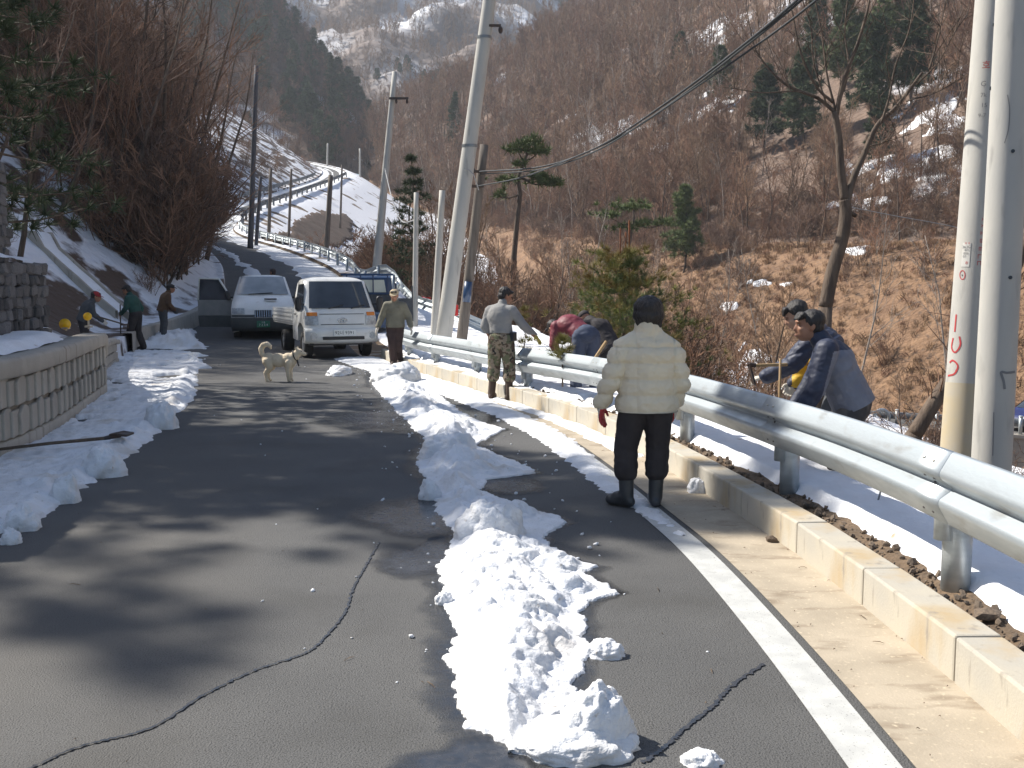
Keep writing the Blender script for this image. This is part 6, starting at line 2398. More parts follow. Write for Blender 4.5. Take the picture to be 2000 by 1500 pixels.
person('person in a red cap and dark jacket working behind the concrete wall', (-9.72, 22.6, .05), -60,
       dict(pel=(0, 0, .84), che=(0, .10, 1.10), neck=(0, .20, 1.26), head=(0, .29, 1.36), elL=(-.25, .18, 1.0), wrL=(-.12, .36, .86), elR=(.25, .18, .98), wrR=(.14, .38, .82)),
       dict(vox=.018, jacket=M['grey_cloth'], trousers=M['black_cloth'], boots=M['rubber'], hair='short', cap=M['red_cap'], jk=1.14, hem=.05, gloves='RL', pitch=-15, yaw=-10))
a, b = at(190, 618, 22.2), at(244, 634, 23.2)
rk = thing('rake', 'long-handled rake held by the person in the red cap', 'rake', a)
mb = MB()
mb.tube([(0, 0, 0), b - a], .017, 8)
mb.build('handle', M['wood_dk'], rk, True)
mb = MB()
q = b - a
mb.box(q, (.05, .34, .03))
for k in range(5):
    mb.box(q + Vector((.02, -.14 + .07 * k, -.05)), (.015, .015, .09))
mb.build('rake_head', M['iron'], rk)
# person behind the van
person('person behind the white van, only the head showing above its roof', (-8.12, 34.3, .76), 60,
       dict(pel=(0, 0, .78), che=(0, .05, 1.06), neck=(0, .08, 1.24), head=(0, .11, 1.37)),
       dict(vox=.02, jacket=M['rust_cloth'], trousers=M['grey_cloth'], boots=M['rubber'], hair='short', haircol=M['brown_cloth'], jk=1.1))

# ------------------------------------------------------------------ the dog (nose towards +x)
dg = thing('dog', 'cream dog with curled tail standing on the road looking right', 'dog', (-4.02, 17.15, .003), R_(-4))
dg.scale = (.97, .97, .95)
d = MB()
d.ell((.17, 0, .385), (.145, .105, .145), None, 16, 12)
d.ell((-.02, 0, .395), (.17, .098, .128), None, 16, 12)
d.ell((-.19, 0, .405), (.125, .098, .125), None, 16, 12)
d.cap((.24, 0, .43), .098, (.33, 0, .515), .076)
d.ell((.365, 0, .545), (.075, .064, .062), None, 14, 10)
d.cap((.40, 0, .532), .042, (.475, 0, .508), .028)
d.cap((.40, 0, .515), .035, (.46, 0, .492), .022)
for sy in (-1, 1):
    d.cap((.19, sy * .066, .36), .070, (.175, sy * .072, .22), .046)
    d.cap((.175, sy * .072, .22), .042, (.185, sy * .070, .05), .030)
    d.cap((.185, sy * .068, .026), .026, (.215, sy * .068, .022), .022)
    d.cap((-.20, sy * .058, .37), .090, (-.155, sy * .070, .265), .062)
    d.cap((-.155, sy * .070, .265), .054, (-.235, sy * .068, .165), .036)
    d.cap((-.235, sy * .068, .165), .034, (-.215, sy * .068, .045), .028)
    d.cap((-.215, sy * .066, .025), .025, (-.18, sy * .066, .021), .021)
    d.cap((.335, sy * .042, .595), .022, (.325, sy * .052, .645), .006)
tail = [(-.27, 0, .45), (-.315, 0, .52), (-.325, 0, .60), (-.285, 0, .665), (-.22, 0, .685), (-.165, 0, .655), (-.15, 0, .61)]
tr = [.042, .044, .05, .052, .048, .038, .022]
for i in range(6):
    d.cap(tail[i], tr[i], tail[i + 1], tr[i + 1], 10)
blob('body', d, M['fur'], dg, .0095, 3, lambda co, no: .005 * fbm(co[:, 0] * 30, co[:, 1] * 30, co[:, 2] * 30, 3), [((0, 0, .001), (0, 0, 1))])
e = MB()
e.ell((.502, 0, .515), (.016, .018, .014), None, 10, 7)
e.build('nose', M['nose'], dg, True)
for sy in (-1, 1):
    e = MB()
    e.ell((.415, sy * .043, .56), (.010, .006, .008), None, 8, 6)
    e.build('eye', M['eye'], dg, True)
e = MB()
e.tube([(.285 + .055 * .55 * math.sin(t) * -1, .088 * math.cos(t), .478 + .088 * math.sin(t)) for t in np.linspace(0, 2 * math.pi, 21)], .012, 6, cap=False)
e.cap((.325, -.02, .405), .016, (.365, -.045, .30), .013, 8)
e.build('collar', M['strap'], dg, True)
# ------------------------------------------------------------------ vegetation
def bare_tree(seed, H, r0, spread=.6, n1=9, n2=6, n3=5, lean=(0, 0), first=.25, tw=.010, stems=1, up=.35, trunk_m=None, twig_m=None, k0=7):
    """returns (trunk mesh, crown mesh): a leafless tree"""
    r = random.Random(seed)
    T, C_ = MB(), MB()
    def path(p, d, L_, n, wob, upb):
        pts = [Vector(p)]
        d = Vector(d).normalized()
        for i in range(n):
            d = (d + Vector((r.gauss(0, wob), r.gauss(0, wob), r.gauss(0, wob) + upb))).normalized()
            pts.append(pts[-1] + d * L_ / n)
        return pts
    def side(d, ang):
        a, b = frame(d)
        t = r.uniform(0, 2 * math.pi)
        return (Vector(d) * math.cos(ang) + (a * math.cos(t) + b * math.sin(t)) * math.sin(ang)).normalized()
    def pick(pts, f):
        x = f * (len(pts) - 1)
        i = min(int(x), len(pts) - 2)
        return pts[i].lerp(pts[i + 1], x - i), (pts[i + 1] - pts[i]).normalized()
    for st in range(stems):
        d0 = Vector((lean[0] + (r.gauss(0, .22) if stems > 1 else 0), lean[1] + (r.gauss(0, .22) if stems > 1 else 0), 1)).normalized()
        h = H * (r.uniform(.7, 1) if st else 1)
        tp_ = path((r.gauss(0, .1) if stems > 1 else 0, r.gauss(0, .1) if stems > 1 else 0, -.3), d0, h, 8, .07, .04)
        T.tube(tp_, [lerp(r0, r0 * .16, (i / 8) ** .8) for i in range(9)], k0)
        for i in range(n1):
            f = lerp(first, .97, (i + r.random()) / n1)
            p, d = pick(tp_, f)
            L1 = h * spread * (1.05 - f) * r.uniform(.6, 1.1) + .1 * h
            b1 = path(p, side(d, r.uniform(.5, 1.0)), L1, 5, .12, .07 * up * 2)
            rb = r0 * (1 - f * .8) * .42
            C_.tube(b1, [lerp(rb, tw * .8, k / 5) for k in range(6)], 4, cap=False)
            for j in range(n2):
                f2 = lerp(.2, 1.0, (j + r.random()) / n2)
                p2, d2 = pick(b1, f2)
                L2 = L1 * .5 * (1.2 - f2) + .12 * L1
                b2 = path(p2, side(d2, r.uniform(.4, .9)), L2, 3, .15, .06 * up * 2)
                C_.tube(b2, [tw * 1.1, tw * .9, tw * .7, tw * .45], 3, cap=False)
                for q in range(n3):
                    p3, d3 = pick(b2, r.uniform(.25, 1))
                    b3 = path(p3, side(d3, r.uniform(.3, .9)), L2 * r.uniform(.3, .6), 2, .15, .05 * up * 2)
                    C_.tube(b3, [tw * .65, tw * .5, tw * .3], 3, cap=False)
    return T.mesh('trunk', trunk_m or M['bark'], True), C_.mesh('crown', twig_m or M['twig'], True)

def tuft_arrays(centers, dirs, n, L_, wd, rs, spread=.8):
    """needle tufts: n thin triangles round every centre"""
    N_ = len(centers)
    c = np.repeat(centers, n, 0)
    d = np.repeat(dirs, n, 0) + rs.normal(size=(N_ * n, 3)) * spread
    d /= np.linalg.norm(d, axis=1)[:, None]
    a = np.cross(d, rs.normal(size=d.shape))
    a /= np.maximum(np.linalg.norm(a, axis=1), 1e-6)[:, None]
    ln = L_ * rs.uniform(.6, 1.15, size=(len(c), 1))
    A = c - a * wd / 2
    B = c + a * wd / 2
    T = c + d * ln
    v = np.stack([A, B, T], 1).reshape(-1, 3)
    f = np.arange(len(v)).reshape(-1, 3)
    return v, f

def conifer(seed, H, R, whorls, per, nt, L_, wd, m_need, first=.12, droop=-.15, power=1.0, r0=.1, tufts_per=7, spread=.75, inner=.25, top=.0, m_bark=None, wob=.15):
    """trunk mesh and crown mesh of a conifer; the crown keeps gaps between its whorls"""
    r = random.Random(seed)
    rs = np.random.RandomState(seed)
    T = MB()
    tp_ = [Vector((0.02 * H * math.sin(i * 1.3 + seed), 0.02 * H * math.cos(i * 1.7 + seed), H * i / 8 - (.3 if i == 0 else 0))) for i in range(9)]
    T.tube(tp_, [lerp(r0, r0 * .12, i / 8) for i in range(9)], 7)
    cen, dr_ = [], []
    for i in range(whorls):
        f = lerp(first, .99 - top, (i + r.uniform(-.25, .25)) / max(1, whorls - 1))
        f = min(max(f, first * .8), .995)
        rad = R * (1 - f) ** power * r.uniform(.75, 1.1) + .06 * R
        x = f * 8
        k = min(int(x), 7)
        p = tp_[k].lerp(tp_[k + 1], x - k)
        a0 = r.uniform(0, 6.28)
        for j in range(per):
            if r.random() < .12:
                continue
            a = a0 + 2 * math.pi * (j + r.uniform(-.3, .3)) / per
            ln = rad * r.uniform(.65, 1.12)
            d = Vector((math.cos(a), math.sin(a), droop + r.uniform(-wob, wob)))
            e = p + d * ln + Vector((0, 0, .10 * ln))
            mid_ = p.lerp(e, .5) - Vector((0, 0, .05 * ln))
            T.tube([p, mid_, e], [r0 * .22 * (1 - f * .6), r0 * .14 * (1 - f * .6), r0 * .05], 4, cap=False)
            for q in range(tufts_per):
                t = lerp(inner, 1.0, (q + r.random()) / tufts_per)
                c = (p.lerp(mid_, t * 2) if t < .5 else mid_.lerp(e, t * 2 - 1))
                wdt = ln * .28 * (1.1 - t)
                c = c + Vector((r.gauss(0, wdt), r.gauss(0, wdt), r.gauss(0, wdt * .35)))
                cen.append(c)
                dd = (d.normalized() * .7 + Vector((0, 0, .55)))
                dr_.append(dd)
    v, f_ = tuft_arrays(np.array(cen), np.array(dr_), nt, L_, wd, rs, spread)
    me = raw_mesh('crown', v, f_)
    me.materials.append(m_need)
    return T.mesh('trunk', m_bark or M['bark'], True), me

def place_tree(name, meshes, loc, rz, sc_, label, group, cat='tree', tilt=(0, 0)):
    root = thing(name, label, cat, loc, rz, group)
    root.rotation_euler = (tilt[0], tilt[1], rz)
    root.scale = (sc_, sc_, sc_)
    for nm, me in zip(('trunk', 'crown'), meshes):
        o = bpy.data.objects.new(nm, me)
        COL.objects.link(o)
        o.parent = root
    return root

def scatter(name, label, pts, rz, scl, idx, protos, tilt=None):
    """a far-off mass of vegetation as ONE object: copies of a few plants on its points"""
    pts = np.asarray(pts, np.float32)
    n = len(pts)
    me = bpy.data.meshes.new(name)
    me.vertices.add(n)
    me.vertices.foreach_set('co', pts.ravel())
    for nm, arr in (('rz', rz), ('sc', scl)):
        at_ = me.attributes.new(nm, 'FLOAT', 'POINT')
        at_.data.foreach_set('value', np.asarray(arr, np.float32))
    at_ = me.attributes.new('tl', 'FLOAT', 'POINT')
    at_.data.foreach_set('value', np.asarray(tilt if tilt is not None else np.zeros(n), np.float32))
    at_ = me.attributes.new('vi', 'INT', 'POINT')
    at_.data.foreach_set('value', np.asarray(idx, np.int32))
    me.update()
    o = link(name, me, None, None, 'stuff')
    o['label'] = label
    pc = bpy.data.collections.new(name + '_kinds')
    for i, (tm, cm) in enumerate(protos):
        b = bpy.data.objects.new('%s_kind_%02d' % (name, i), tm if cm is None else join_meshes(tm, cm))
        pc.objects.link(b)
    ng = bpy.data.node_groups.new(name, 'GeometryNodeTree')
    ng.interface.new_socket('Geometry', in_out='INPUT', socket_type='NodeSocketGeometry')
    ng.interface.new_socket('Geometry', in_out='OUTPUT', socket_type='NodeSocketGeometry')
    N, L = ng.nodes, ng.links
    gi, go = N.new('NodeGroupInput'), N.new('NodeGroupOutput')
    ip = N.new('GeometryNodeInstanceOnPoints')
    ci = N.new('GeometryNodeCollectionInfo')
    ci.inputs['Collection'].default_value = pc
    ci.inputs['Separate Children'].default_value = True
    ci.inputs['Reset Children'].default_value = True
    def na(nm, ty):
        q = N.new('GeometryNodeInputNamedAttribute')
        q.data_type = ty
        q.inputs['Name'].default_value = nm
        return [s_ for s_ in q.outputs if s_.enabled and s_.name == 'Attribute'][0]
    cx = N.new('ShaderNodeCombineXYZ')
    L.new(na('rz', 'FLOAT'), cx.inputs['Z'])
    L.new(na('tl', 'FLOAT'), cx.inputs['Y'])
    L.new(gi.outputs[0], ip.inputs['Points'])
    L.new(ci.outputs[0], ip.inputs['Instance'])
    ip.inputs['Pick Instance'].default_value = True
    L.new(na('vi', 'INT'), ip.inputs['Instance Index'])
    er = N.new('FunctionNodeEulerToRotation')
    L.new(cx.outputs[0], er.inputs[0])
    L.new(er.outputs[0], ip.inputs['Rotation'])
    L.new(na('sc', 'FLOAT'), ip.inputs['Scale'])
    L.new(ip.outputs[0], go.inputs[0])
    md = o.modifiers.new('plants', 'NODES')
    md.node_group = ng
    return o

def join_meshes(a, b):
    bm = bmesh.new()
    bm.from_mesh(a)
    na_ = len(bm.faces)
    bm.from_mesh(b)
    bm.faces.ensure_lookup_table()
    for i, f in enumerate(bm.faces):
        f.material_index = 0 if i < na_ else 1
        f.smooth = i < na_
    me = bpy.data.meshes.new('plant')
    bm.to_mesh(me)
    bm.free()
    me.materials.append(a.materials[0])
    me.materials.append(b.materials[0])
    return me

def on_sheet(Pg, u, v):
    """points on a sheet by fractional indices"""
    i = np.clip(u, 0, Pg.shape[0] - 1.001)
    j = np.clip(v, 0, Pg.shape[1] - 1.001)
    i0, j0 = np.floor(i).astype(int), np.floor(j).astype(int)
    fi, fj = (i - i0)[:, None], (j - j0)[:, None]
    return (Pg[i0, j0] * (1 - fi) * (1 - fj) + Pg[i0 + 1, j0] * fi * (1 - fj) + Pg[i0, j0 + 1] * (1 - fi) * fj + Pg[i0 + 1, j0 + 1] * fi * fj)

def sheet_points(Pg, n, rs, u0=0.0, u1=1.0, v0=0.0, v1=1.0):
    """n points spread evenly by area over part of a sheet"""
    nu, nv = Pg.shape[:2]
    a = Pg[1:, :-1] - Pg[:-1, :-1]
    b = Pg[:-1, 1:] - Pg[:-1, :-1]
    ar = np.linalg.norm(np.cross(a, b), axis=-1)
    iu, iv = np.arange(nu - 1) / (nu - 1), np.arange(nv - 1) / (nv - 1)
    ar = ar * ((iu >= u0) & (iu <= u1))[:, None] * ((iv >= v0) & (iv <= v1))[None]
    p = ar.ravel() / ar.sum()
    k = rs.choice(len(p), n, p=p)
    i, j = k // (nv - 1), k % (nv - 1)
    return on_sheet(Pg, i + rs.rand(n), j + rs.rand(n))

def to_px(P_):
    P_ = np.asarray(P_, float)
    x, y, z = P_[:, 0], P_[:, 1], P_[:, 2] - EYE
    dep = y * math.cos(PITCH) - z * math.sin(PITCH)
    upc = y * math.sin(PITCH) + z * math.cos(PITCH)
    return 1000 + 1944 * x / dep, 750 - 1944 * upc / dep

rs = np.random.RandomState(11)
# kinds of bare tree
K_mid = [bare_tree(21 + i, 9.5, .11, .34, 16, 6, 5, first=.22, tw=.019, up=.8, twig_m=M['twig'] if i % 2 else M['twig_red']) for i in range(5)]
K_far = [bare_tree(61 + i, 10, .12, .26, 14, 5, 3, first=.3, tw=.030, up=1.0, twig_m=M['twig'] if i % 3 else M['twig_red'], k0=5, trunk_m=M['bark_grey'] if i % 2 else M['bark']) for i in range(5)]
K_dark = [bare_tree(41 + i, 8.5, .10, .44, 13, 7, 6, first=.15, tw=.013, up=.6, twig_m=M['twig_dark'] if i % 2 else M['twig_red']) for i in range(5)]
K_bush = [bare_tree(81 + i, 2.4, .022, .55, 7, 5, 3, first=.1, tw=.009, stems=4, up=.7, twig_m=(M['twig_red'], M['twig'], M['twig_dark'])[i % 3], k0=4) for i in range(6)]
K_birch = [bare_tree(91 + i, 11, .085, .22, 11, 4, 3, first=.35, tw=.012, up=1.1, trunk_m=M['bark_grey'], twig_m=M['bark_grey']) for i in range(3)]
K_pine = [conifer(301 + i, 9, 2.7, 13, 7, 24, .60, .085, M['needle_dark'] if i != 1 else M['needle'], first=.26, droop=.08, power=.6, r0=.14, tufts_per=9, spread=1.0, wob=.35) for i in range(3)]
K_spruce = [conifer(321 + i, 9, 2.1, 19, 7, 18, .42, .075, M['needle_dark'], first=.10, droop=-.18, power=.9, r0=.12, tufts_per=6, spread=.8) for i in range(2)]
K_far_pine = [conifer(341 + i, 10, 3.0, 9, 6, 16, 1.0, .22, M['needle_dark'], first=.25, droop=.0, power=.7, r0=.15, tufts_per=4, spread=.9) for i in range(2)]

# ---- right hill: the nearest trees singly, the rest as one mass
Pt = sheet_points(HILLR, 9000, rs, .38, .82)
px, py = to_px(Pt)
vis = (px > 520) & (px < 2080) & (py > -60) & (py < 900)
Pt = Pt[vis]
px, py = px[vis], py[vis]
cl = fbm(Pt[:, 0] * .03, Pt[:, 1] * .03, 3.0, 3)
thin = rs.rand(len(Pt)) < np.where(px > 1350, .75, 1.0)
Pt = Pt[thin]
dist = np.linalg.norm(Pt[:, :2], axis=1)
o_ = np.argsort(dist)
Pt, dist = Pt[o_], dist[o_]
GREEN = [(1400, 165, 110, 0, 'dark pine high on the hill left of the sweeping cables'), (1330, 460, 150, 1, 'dark bushy conifer at mid height left of the forked bare tree'),
         (1495, 225, 150, 0, 'green pine behind the fork of the big bare tree, on its left'), (1562, 205, 170, 2, 'dark green pine just right of the cables'),
         (1705, 150, 190, 0, 'tall dark pine in the group at the upper right'), (1640, 95, 170, 1, 'pine at the left of the upper right group'),
         (1775, 120, 180, 2, 'pine at the right of the upper right group'), (1590, 80, 130, 0, 'small pine at the far left of the upper right group'),
         (1725, 30, 160, 1, 'pine at the very top above the upper right group'), (1335, 110, 80, 0, 'small pine near the ridge line'),
         (885, 240, 90, 3, 'slim conifer on the hill behind the tall leaning pole'), (1700, 270, 120, 2, 'dark pine at the left rim of the hillside snow patch')]
SNOWP = [(1842, 235, 50, 68), (1790, 335, 95, 26), (1415, 195, 34, 22), (1310, 350, 46, 9), (1290, 290, 22, 12), (1500, 555, 30, 7), (1455, 715, 70, 26), (1690, 495, 34, 9), (1680, 400, 50, 14), (1420, 600, 26, 7), (1590, 690, 30, 8)]
def px_clear(P_, px, py):
    keep = np.ones(len(P_), bool)
    d_ = P_[:, 1]
    for (gx, gy, gh, k, lab) in GREEN:
        q = on_hill_px(gx, gy + gh * .42, HILLR)
        keep &= ~((np.abs(px - gx) < gh * .22) & (py > gy - gh * .3) & (py < gy + gh * 1.1) & (d_ < q[1] + 2))
    for (sx, sy, rx, ry) in SNOWP:
        ins = ((px - sx) / rx) ** 2 + ((py - sy - 14) / (ry + 10)) ** 2 < 1
        keep &= ~(ins & (rs.rand(len(P_)) < .3))
    return keep
def on_hill_px(px_, py_, Pg):
    x, y = to_px(Pg.reshape(-1, 3))
    d_ = (x - px_) ** 2 + (y - py_) ** 2
    q = Pg.reshape(-1, 3)
    k = np.argsort(d_)[:6]
    return q[k[np.argmin(q[k, 1])]]
px, py = to_px(Pt)
kk = px_clear(Pt, px, py)
Pt, dist = Pt[kk], dist[kk]
nI = 150
for i in range(nI):
    p = Pt[i * 2]
    k = int(rs.randint(5))
    place_tree('bare_tree', K_mid[k], (p[0], p[1], p[2] - .1), rs.uniform(0, 6.28), rs.uniform(.55, .95),
               'leafless brown tree among the dense woods on the slope across the valley', 'leafless trees on the slope across the valley')
rest = np.concatenate([Pt[1:2 * nI:2], Pt[2 * nI:]])
n = len(rest)
near_ = np.linalg.norm(rest[:, :2], axis=1) < 130
scatter('bare_woods', 'mass of leafless brown trees covering the hillside across the valley', rest - np.array([0, 0, .2]), rs.uniform(0, 6.28, n), rs.uniform(.6, 1.1, n),
        np.where(near_, rs.randint(0, 5, n), rs.randint(5, 10, n)), K_mid + K_far, rs.normal(0, .05, n))
# brush on the right hill and bank
Pb = np.concatenate([sheet_points(HILLR, 3200, rs, .20, .50), sheet_points(HILLR, 420, rs, .02, .2), sheet_points(HILLR, 4200, rs, .4, .62)])
px, py = to_px(Pb)
v_ = (px > 600) & (px < 2060) & (py > 0) & ~((px > 1480) & (py > 470) & (rs.rand(len(px)) < .9)) & px_clear(Pb, px, py)
Pb = Pb[v_]
n = len(Pb)
scatter('brush', 'thicket of bare reddish shrubs on the slope across the valley', Pb - np.array([0, 0, .1]), rs.uniform(0, 6.28, n), rs.uniform(.5, 1.35, n), rs.randint(0, 6, n), K_bush)
# brush and young trees in the valley beyond the rails
def verge_points(n, y0, y1, t0, t1):
    out = []
    for _ in range(n):
        y = rs.uniform(y0, y1)
        s_ = s_of_y(y)
        i = np.searchsorted(ES, s_)
        c = int(np.argmin(np.abs(VERGE[:, 0, 1] - (E_at(s_)[0][1]))))
        j0_ = rs.uniform(t0, t1)
        jj = min(int(j0_), VERGE.shape[1] - 2)
        out.append(lerp(VERGE[c, jj], VERGE[c, jj + 1], j0_ - jj))
    return np.array(out)
Pv = np.concatenate([verge_points(1500, 30, 75, 6.5, 14), verge_points(260, 14, 34, 6.2, 14), verge_points(500, 44, 70, 5.6, 9)])
px, py = to_px(Pv)
Pv = Pv[~(((px < 740) & (py < 560) & (rs.rand(len(px)) < .97)) | ((px > 1330) & (rs.rand(len(px)) < .8)))]
n = len(Pv)
scatter('valley_brush', 'bare shrubs filling the valley below the rails', Pv - np.array([0, 0, .1]), rs.uniform(0, 6.28, n), rs.uniform(.6, 1.6, n), rs.randint(0, 6, n), K_bush)
Pv = np.concatenate([verge_points(64, 32, 72, 7.0, 14), verge_points(24, 24, 40, 9, 14)])
px, py = to_px(Pv)
Pv = Pv[~((px < 745) & (rs.rand(len(px)) < .85))]
for i, p in enumerate(Pv):
    b_ = i % 5 == 0
    place_tree('bare_tree', K_birch[i % 3] if b_ else K_mid[i % 5], (p[0], p[1], p[2] - .1), rs.uniform(0, 6.28), rs.uniform(.55, .95) * (1.05 if b_ else .8),
               'slender pale leafless tree rising from the valley behind the guardrails' if b_ else 'leafless brown tree rising from the valley behind the guardrails',
               'pale slender trees in the valley' if b_ else 'leafless trees in the valley', tilt=(rs.normal(0, .06), rs.normal(0, .08)))
# pale birch-like stems on the hill
Pb = sheet_points(HILLR, 140, rs, .36, .6)
px, py = to_px(Pb)
Pb = Pb[(px > 740) & (px < 1500) & (py > 150) & (py < 560)][:40]
for p in Pb:
    place_tree('birch_tree', K_birch[rs.randint(3)], (p[0], p[1], p[2] - .1), rs.uniform(0, 6.28), rs.uniform(.7, 1.15),
               'thin white-stemmed birch standing among the brown woods across the valley', 'white-stemmed birches across the valley', tilt=(rs.normal(0, .07), rs.normal(0, .07)))

# snow lying in the openings of the right hill
fi = np.linspace(0, HILLR.shape[0] - 1.01, 760)
fj = np.linspace(0, HILLR.shape[1] * .62, 760)
FI, FJ = np.meshgrid(fi, fj, indexing='ij')
PF = on_sheet(HILLR, FI.ravel(), FJ.ravel())
px, py = to_px(PF)
best = np.full(len(PF), -9.0)
nzz = fbm(PF[:, 0] * .32, PF[:, 1] * .32, 4.0, 5)
for (sx, sy, rx, ry) in SNOWP:
    best = np.maximum(best, 1 - np.sqrt(((px - sx) / rx) ** 2 + ((py - sy) / ry) ** 2))
H = best + 2.2 * nzz - .08
PF[:, 2] += np.where(H > 0, .10 + .12 * np.minimum(1, H * 2), -.3)
o = link('hillside_snow', grid_mesh('hillside_snow', PF.reshape(760, 760, 3), keep=(H > -.02) & (best > -1.2)), M['snow_clean'], None, 'stuff')
o['label'] = 'patches of old snow in the openings of the hillside across the valley'
# bare earth of the ditch in the snow embankment
VF, _u = refine(VERGE[:, 2:], 6)
VF = refine(VF.transpose(1, 0, 2), 3)[0].transpose(1, 0, 2)
px, py = to_px(VF.reshape(-1, 3))
nzz = fbm(VF[..., 0] * .35, VF[..., 1] * .35, 4.0, 4)
ins = np.maximum(1 - np.sqrt(((px - 632) / 62) ** 2 + ((py - 452) / 36) ** 2), 1 - np.sqrt(((px - 575) / 60) ** 2 + ((py - 468) / 13) ** 2)).reshape(nzz.shape)
H = ins + .35 * nzz
VF[..., 2] += np.where(H > 0, .20, -.3)
far_ok = (VF[..., 1] > 52)
o = link('bare_earth', grid_mesh('bare_earth', VF, keep=(H > -.03) & far_ok & (ins > -.6)), M['earth'], None, 'stuff')
o['label'] = 'patch of bare brown earth in the snow embankment below the far bend'
# conifers on the right hill, each where the photo has it
def on_hill_px(px_, py_, Pg):
    x, y = to_px(Pg.reshape(-1, 3))
    d_ = (x - px_) ** 2 + (y - py_) ** 2
    q = Pg.reshape(-1, 3)
    k = np.argsort(d_)[:6]
    return q[k[np.argmin(q[k, 1])]]
green = GREEN
for px_, py_, hpx, k, lab in green:
    p = on_hill_px(px_, py_ + hpx * .45, HILLR)
    dep = float(p[1])
    sc_ = hpx * dep / 1944 / 9
    ms = K_pine[k % 3] if k < 3 else K_spruce[0]
    place_tree('pine_tree', ms, (p[0], p[1], p[2] - .2), rs.uniform(0, 6.28), max(.35, sc_ * 1.1), lab, 'conifers on the slope across the valley')
# dark spruce in the valley
p = at(805, 545, 44)
place_tree('spruce_tree', conifer(401, 5.8, 1.6, 13, 6, 14, .30, .036, M['needle_dark'], first=.06, droop=.02, power=.8, r0=.08, tufts_per=7, wob=.3), (p.x, p.y, at(805, 545, 44).z - .6), .4, 1.0,
           'dark narrow spruce behind the short poles left of the tall leaning pole', None)

def red_pine(seed, pads, trunk, r0, m, nt=26, L_=.34, wd=.05):
    rs_ = np.random.RandomState(seed)
    T = MB()
    n = len(trunk)
    T.tube(trunk, [lerp(r0, r0 * .35, i / (n - 1)) for i in range(n)], 8)
    cen = []
    for (c, rx, ry, rz_, num, ti) in pads:
        c = Vector(c)
        f = Vector(trunk[ti])
        T.tube([f, f.lerp(c, .5) + Vector((0, 0, -.1 * (c - f).length)), c], [r0 * .35, r0 * .25, r0 * .1], 5, cap=False)
        q = rs_.normal(size=(num, 3)) * .5
        q[:, 2] = np.abs(q[:, 2])
        cen.append(q * np.array([rx, ry, rz_]) + np.array(c))
    cen = np.concatenate(cen)
    dr_ = np.tile(np.array([[0, 0, .7]]), (len(cen), 1))
    v, f_ = tuft_arrays(cen, dr_, nt, L_, wd, rs_, .8)
    me = raw_mesh('crown', v, f_)
    me.materials.append(m)
    return T.mesh('trunk', M['bark'], True), me
Y0 = 42.0
B0 = at(1002, 560, Y0)
W_ = lambda px_, py_: tuple(at(px_, py_, Y0) - B0)
tr_ = [(0, 0, -1.5), W_(1004, 500), W_(1010, 430), W_(1016, 380), W_(1012, 345), W_(1024, 315), W_(1032, 292)]
pads = [(W_(1032, 284), .55, .6, .25, 26, 6), (W_(1012, 296), .5, .5, .2, 16, 5), (W_(1050, 300), .45, .4, .2, 16, 5), (W_(1075, 362), .85, .5, .2, 26, 4), (W_(1050, 350), .6, .5, .2, 18, 4),
        (W_(985, 356), .5, .5, .2, 14, 4), (W_(975, 385), .5, .4, .2, 8, 3), (W_(1010, 325), .35, .35, .15, 8, 5)]
place_tree('red_pine', red_pine(5, pads, tr_, .13, M['needle']), tuple(B0), 0, 1.0, 'gnarled red pine with flat green crown right of the wooden pole', None)
Y0 = 50.0
B0 = at(1225, 520, Y0)
tr_ = [(0, 0, -1), W_(1228, 480), W_(1236, 440), W_(1240, 412)]
pads = [(W_(1235, 408), 1.1, .7, .25, 36, 3), (W_(1190, 424), .8, .6, .2, 22, 2), (W_(1268, 440), 1.0, .6, .2, 26, 2), (W_(1215, 450), .8, .6, .2, 10, 1), (W_(1300, 438), .5, .4, .2, 12, 2)]
place_tree('red_pine', red_pine(8, pads, tr_, .11, M['needle']), tuple(B0), 0, 1.0, 'low layered pine with flat olive tiers above the young bushy pine', None)
Y0 = 46.0
B0 = at(880, 610, Y0)
tr_ = [(0, 0, -1), W_(876, 560), W_(884, 500), W_(880, 440)]
# young bushy pine behind the guardrail
yp = conifer(505, 2.75, 1.75, 12, 8, 34, .155, .0075, M['needle_yel'], first=.10, droop=.22, power=.72, r0=.05, tufts_per=8, spread=.62, inner=.22, top=.14)
yq = conifer(506, 2.45, 1.55, 11, 8, 34, .15, .0075, M['needle'], first=.08, droop=.28, power=.72, r0=.03, tufts_per=8, spread=.62, inner=.2, top=.08)
p = at(1214, 690, 16.2)
yr = place_tree('young_pine', yp, (p.x, p.y, -.32), .7, 1.0, 'bushy young pine behind the person in the cream jacket, orange shoots at its top', None)
o = bpy.data.objects.new('crown', yq[1])
COL.objects.link(o)
o.parent = yr
mb = MB()
for (a_, b_) in (((1211, 545), (1212, 447)), ((1229, 540), (1229, 432)), ((1222, 520), (1222, 455)), ((1205, 560), (1203, 520))):
    q0, q1 = at(*a_, 16.2), at(*b_, 16.2)
    mb.tube([q0, q0.lerp(q1, .6), q1, q1 + Vector((0, 0, .02))], [.014, .013, .016, .006], 6)
o = mb.build('shoot', M['leaf_rust'], yr, True)
o.matrix_parent_inverse = Matrix.Translation(-Vector(yr.location)) if False else o.matrix_parent_inverse
o.matrix_local = (Matrix.Translation(yr.location) @ Matrix.Rotation(.7, 4, 'Z')).inverted()
mb = MB()
rs2 = np.random.RandomState(77)
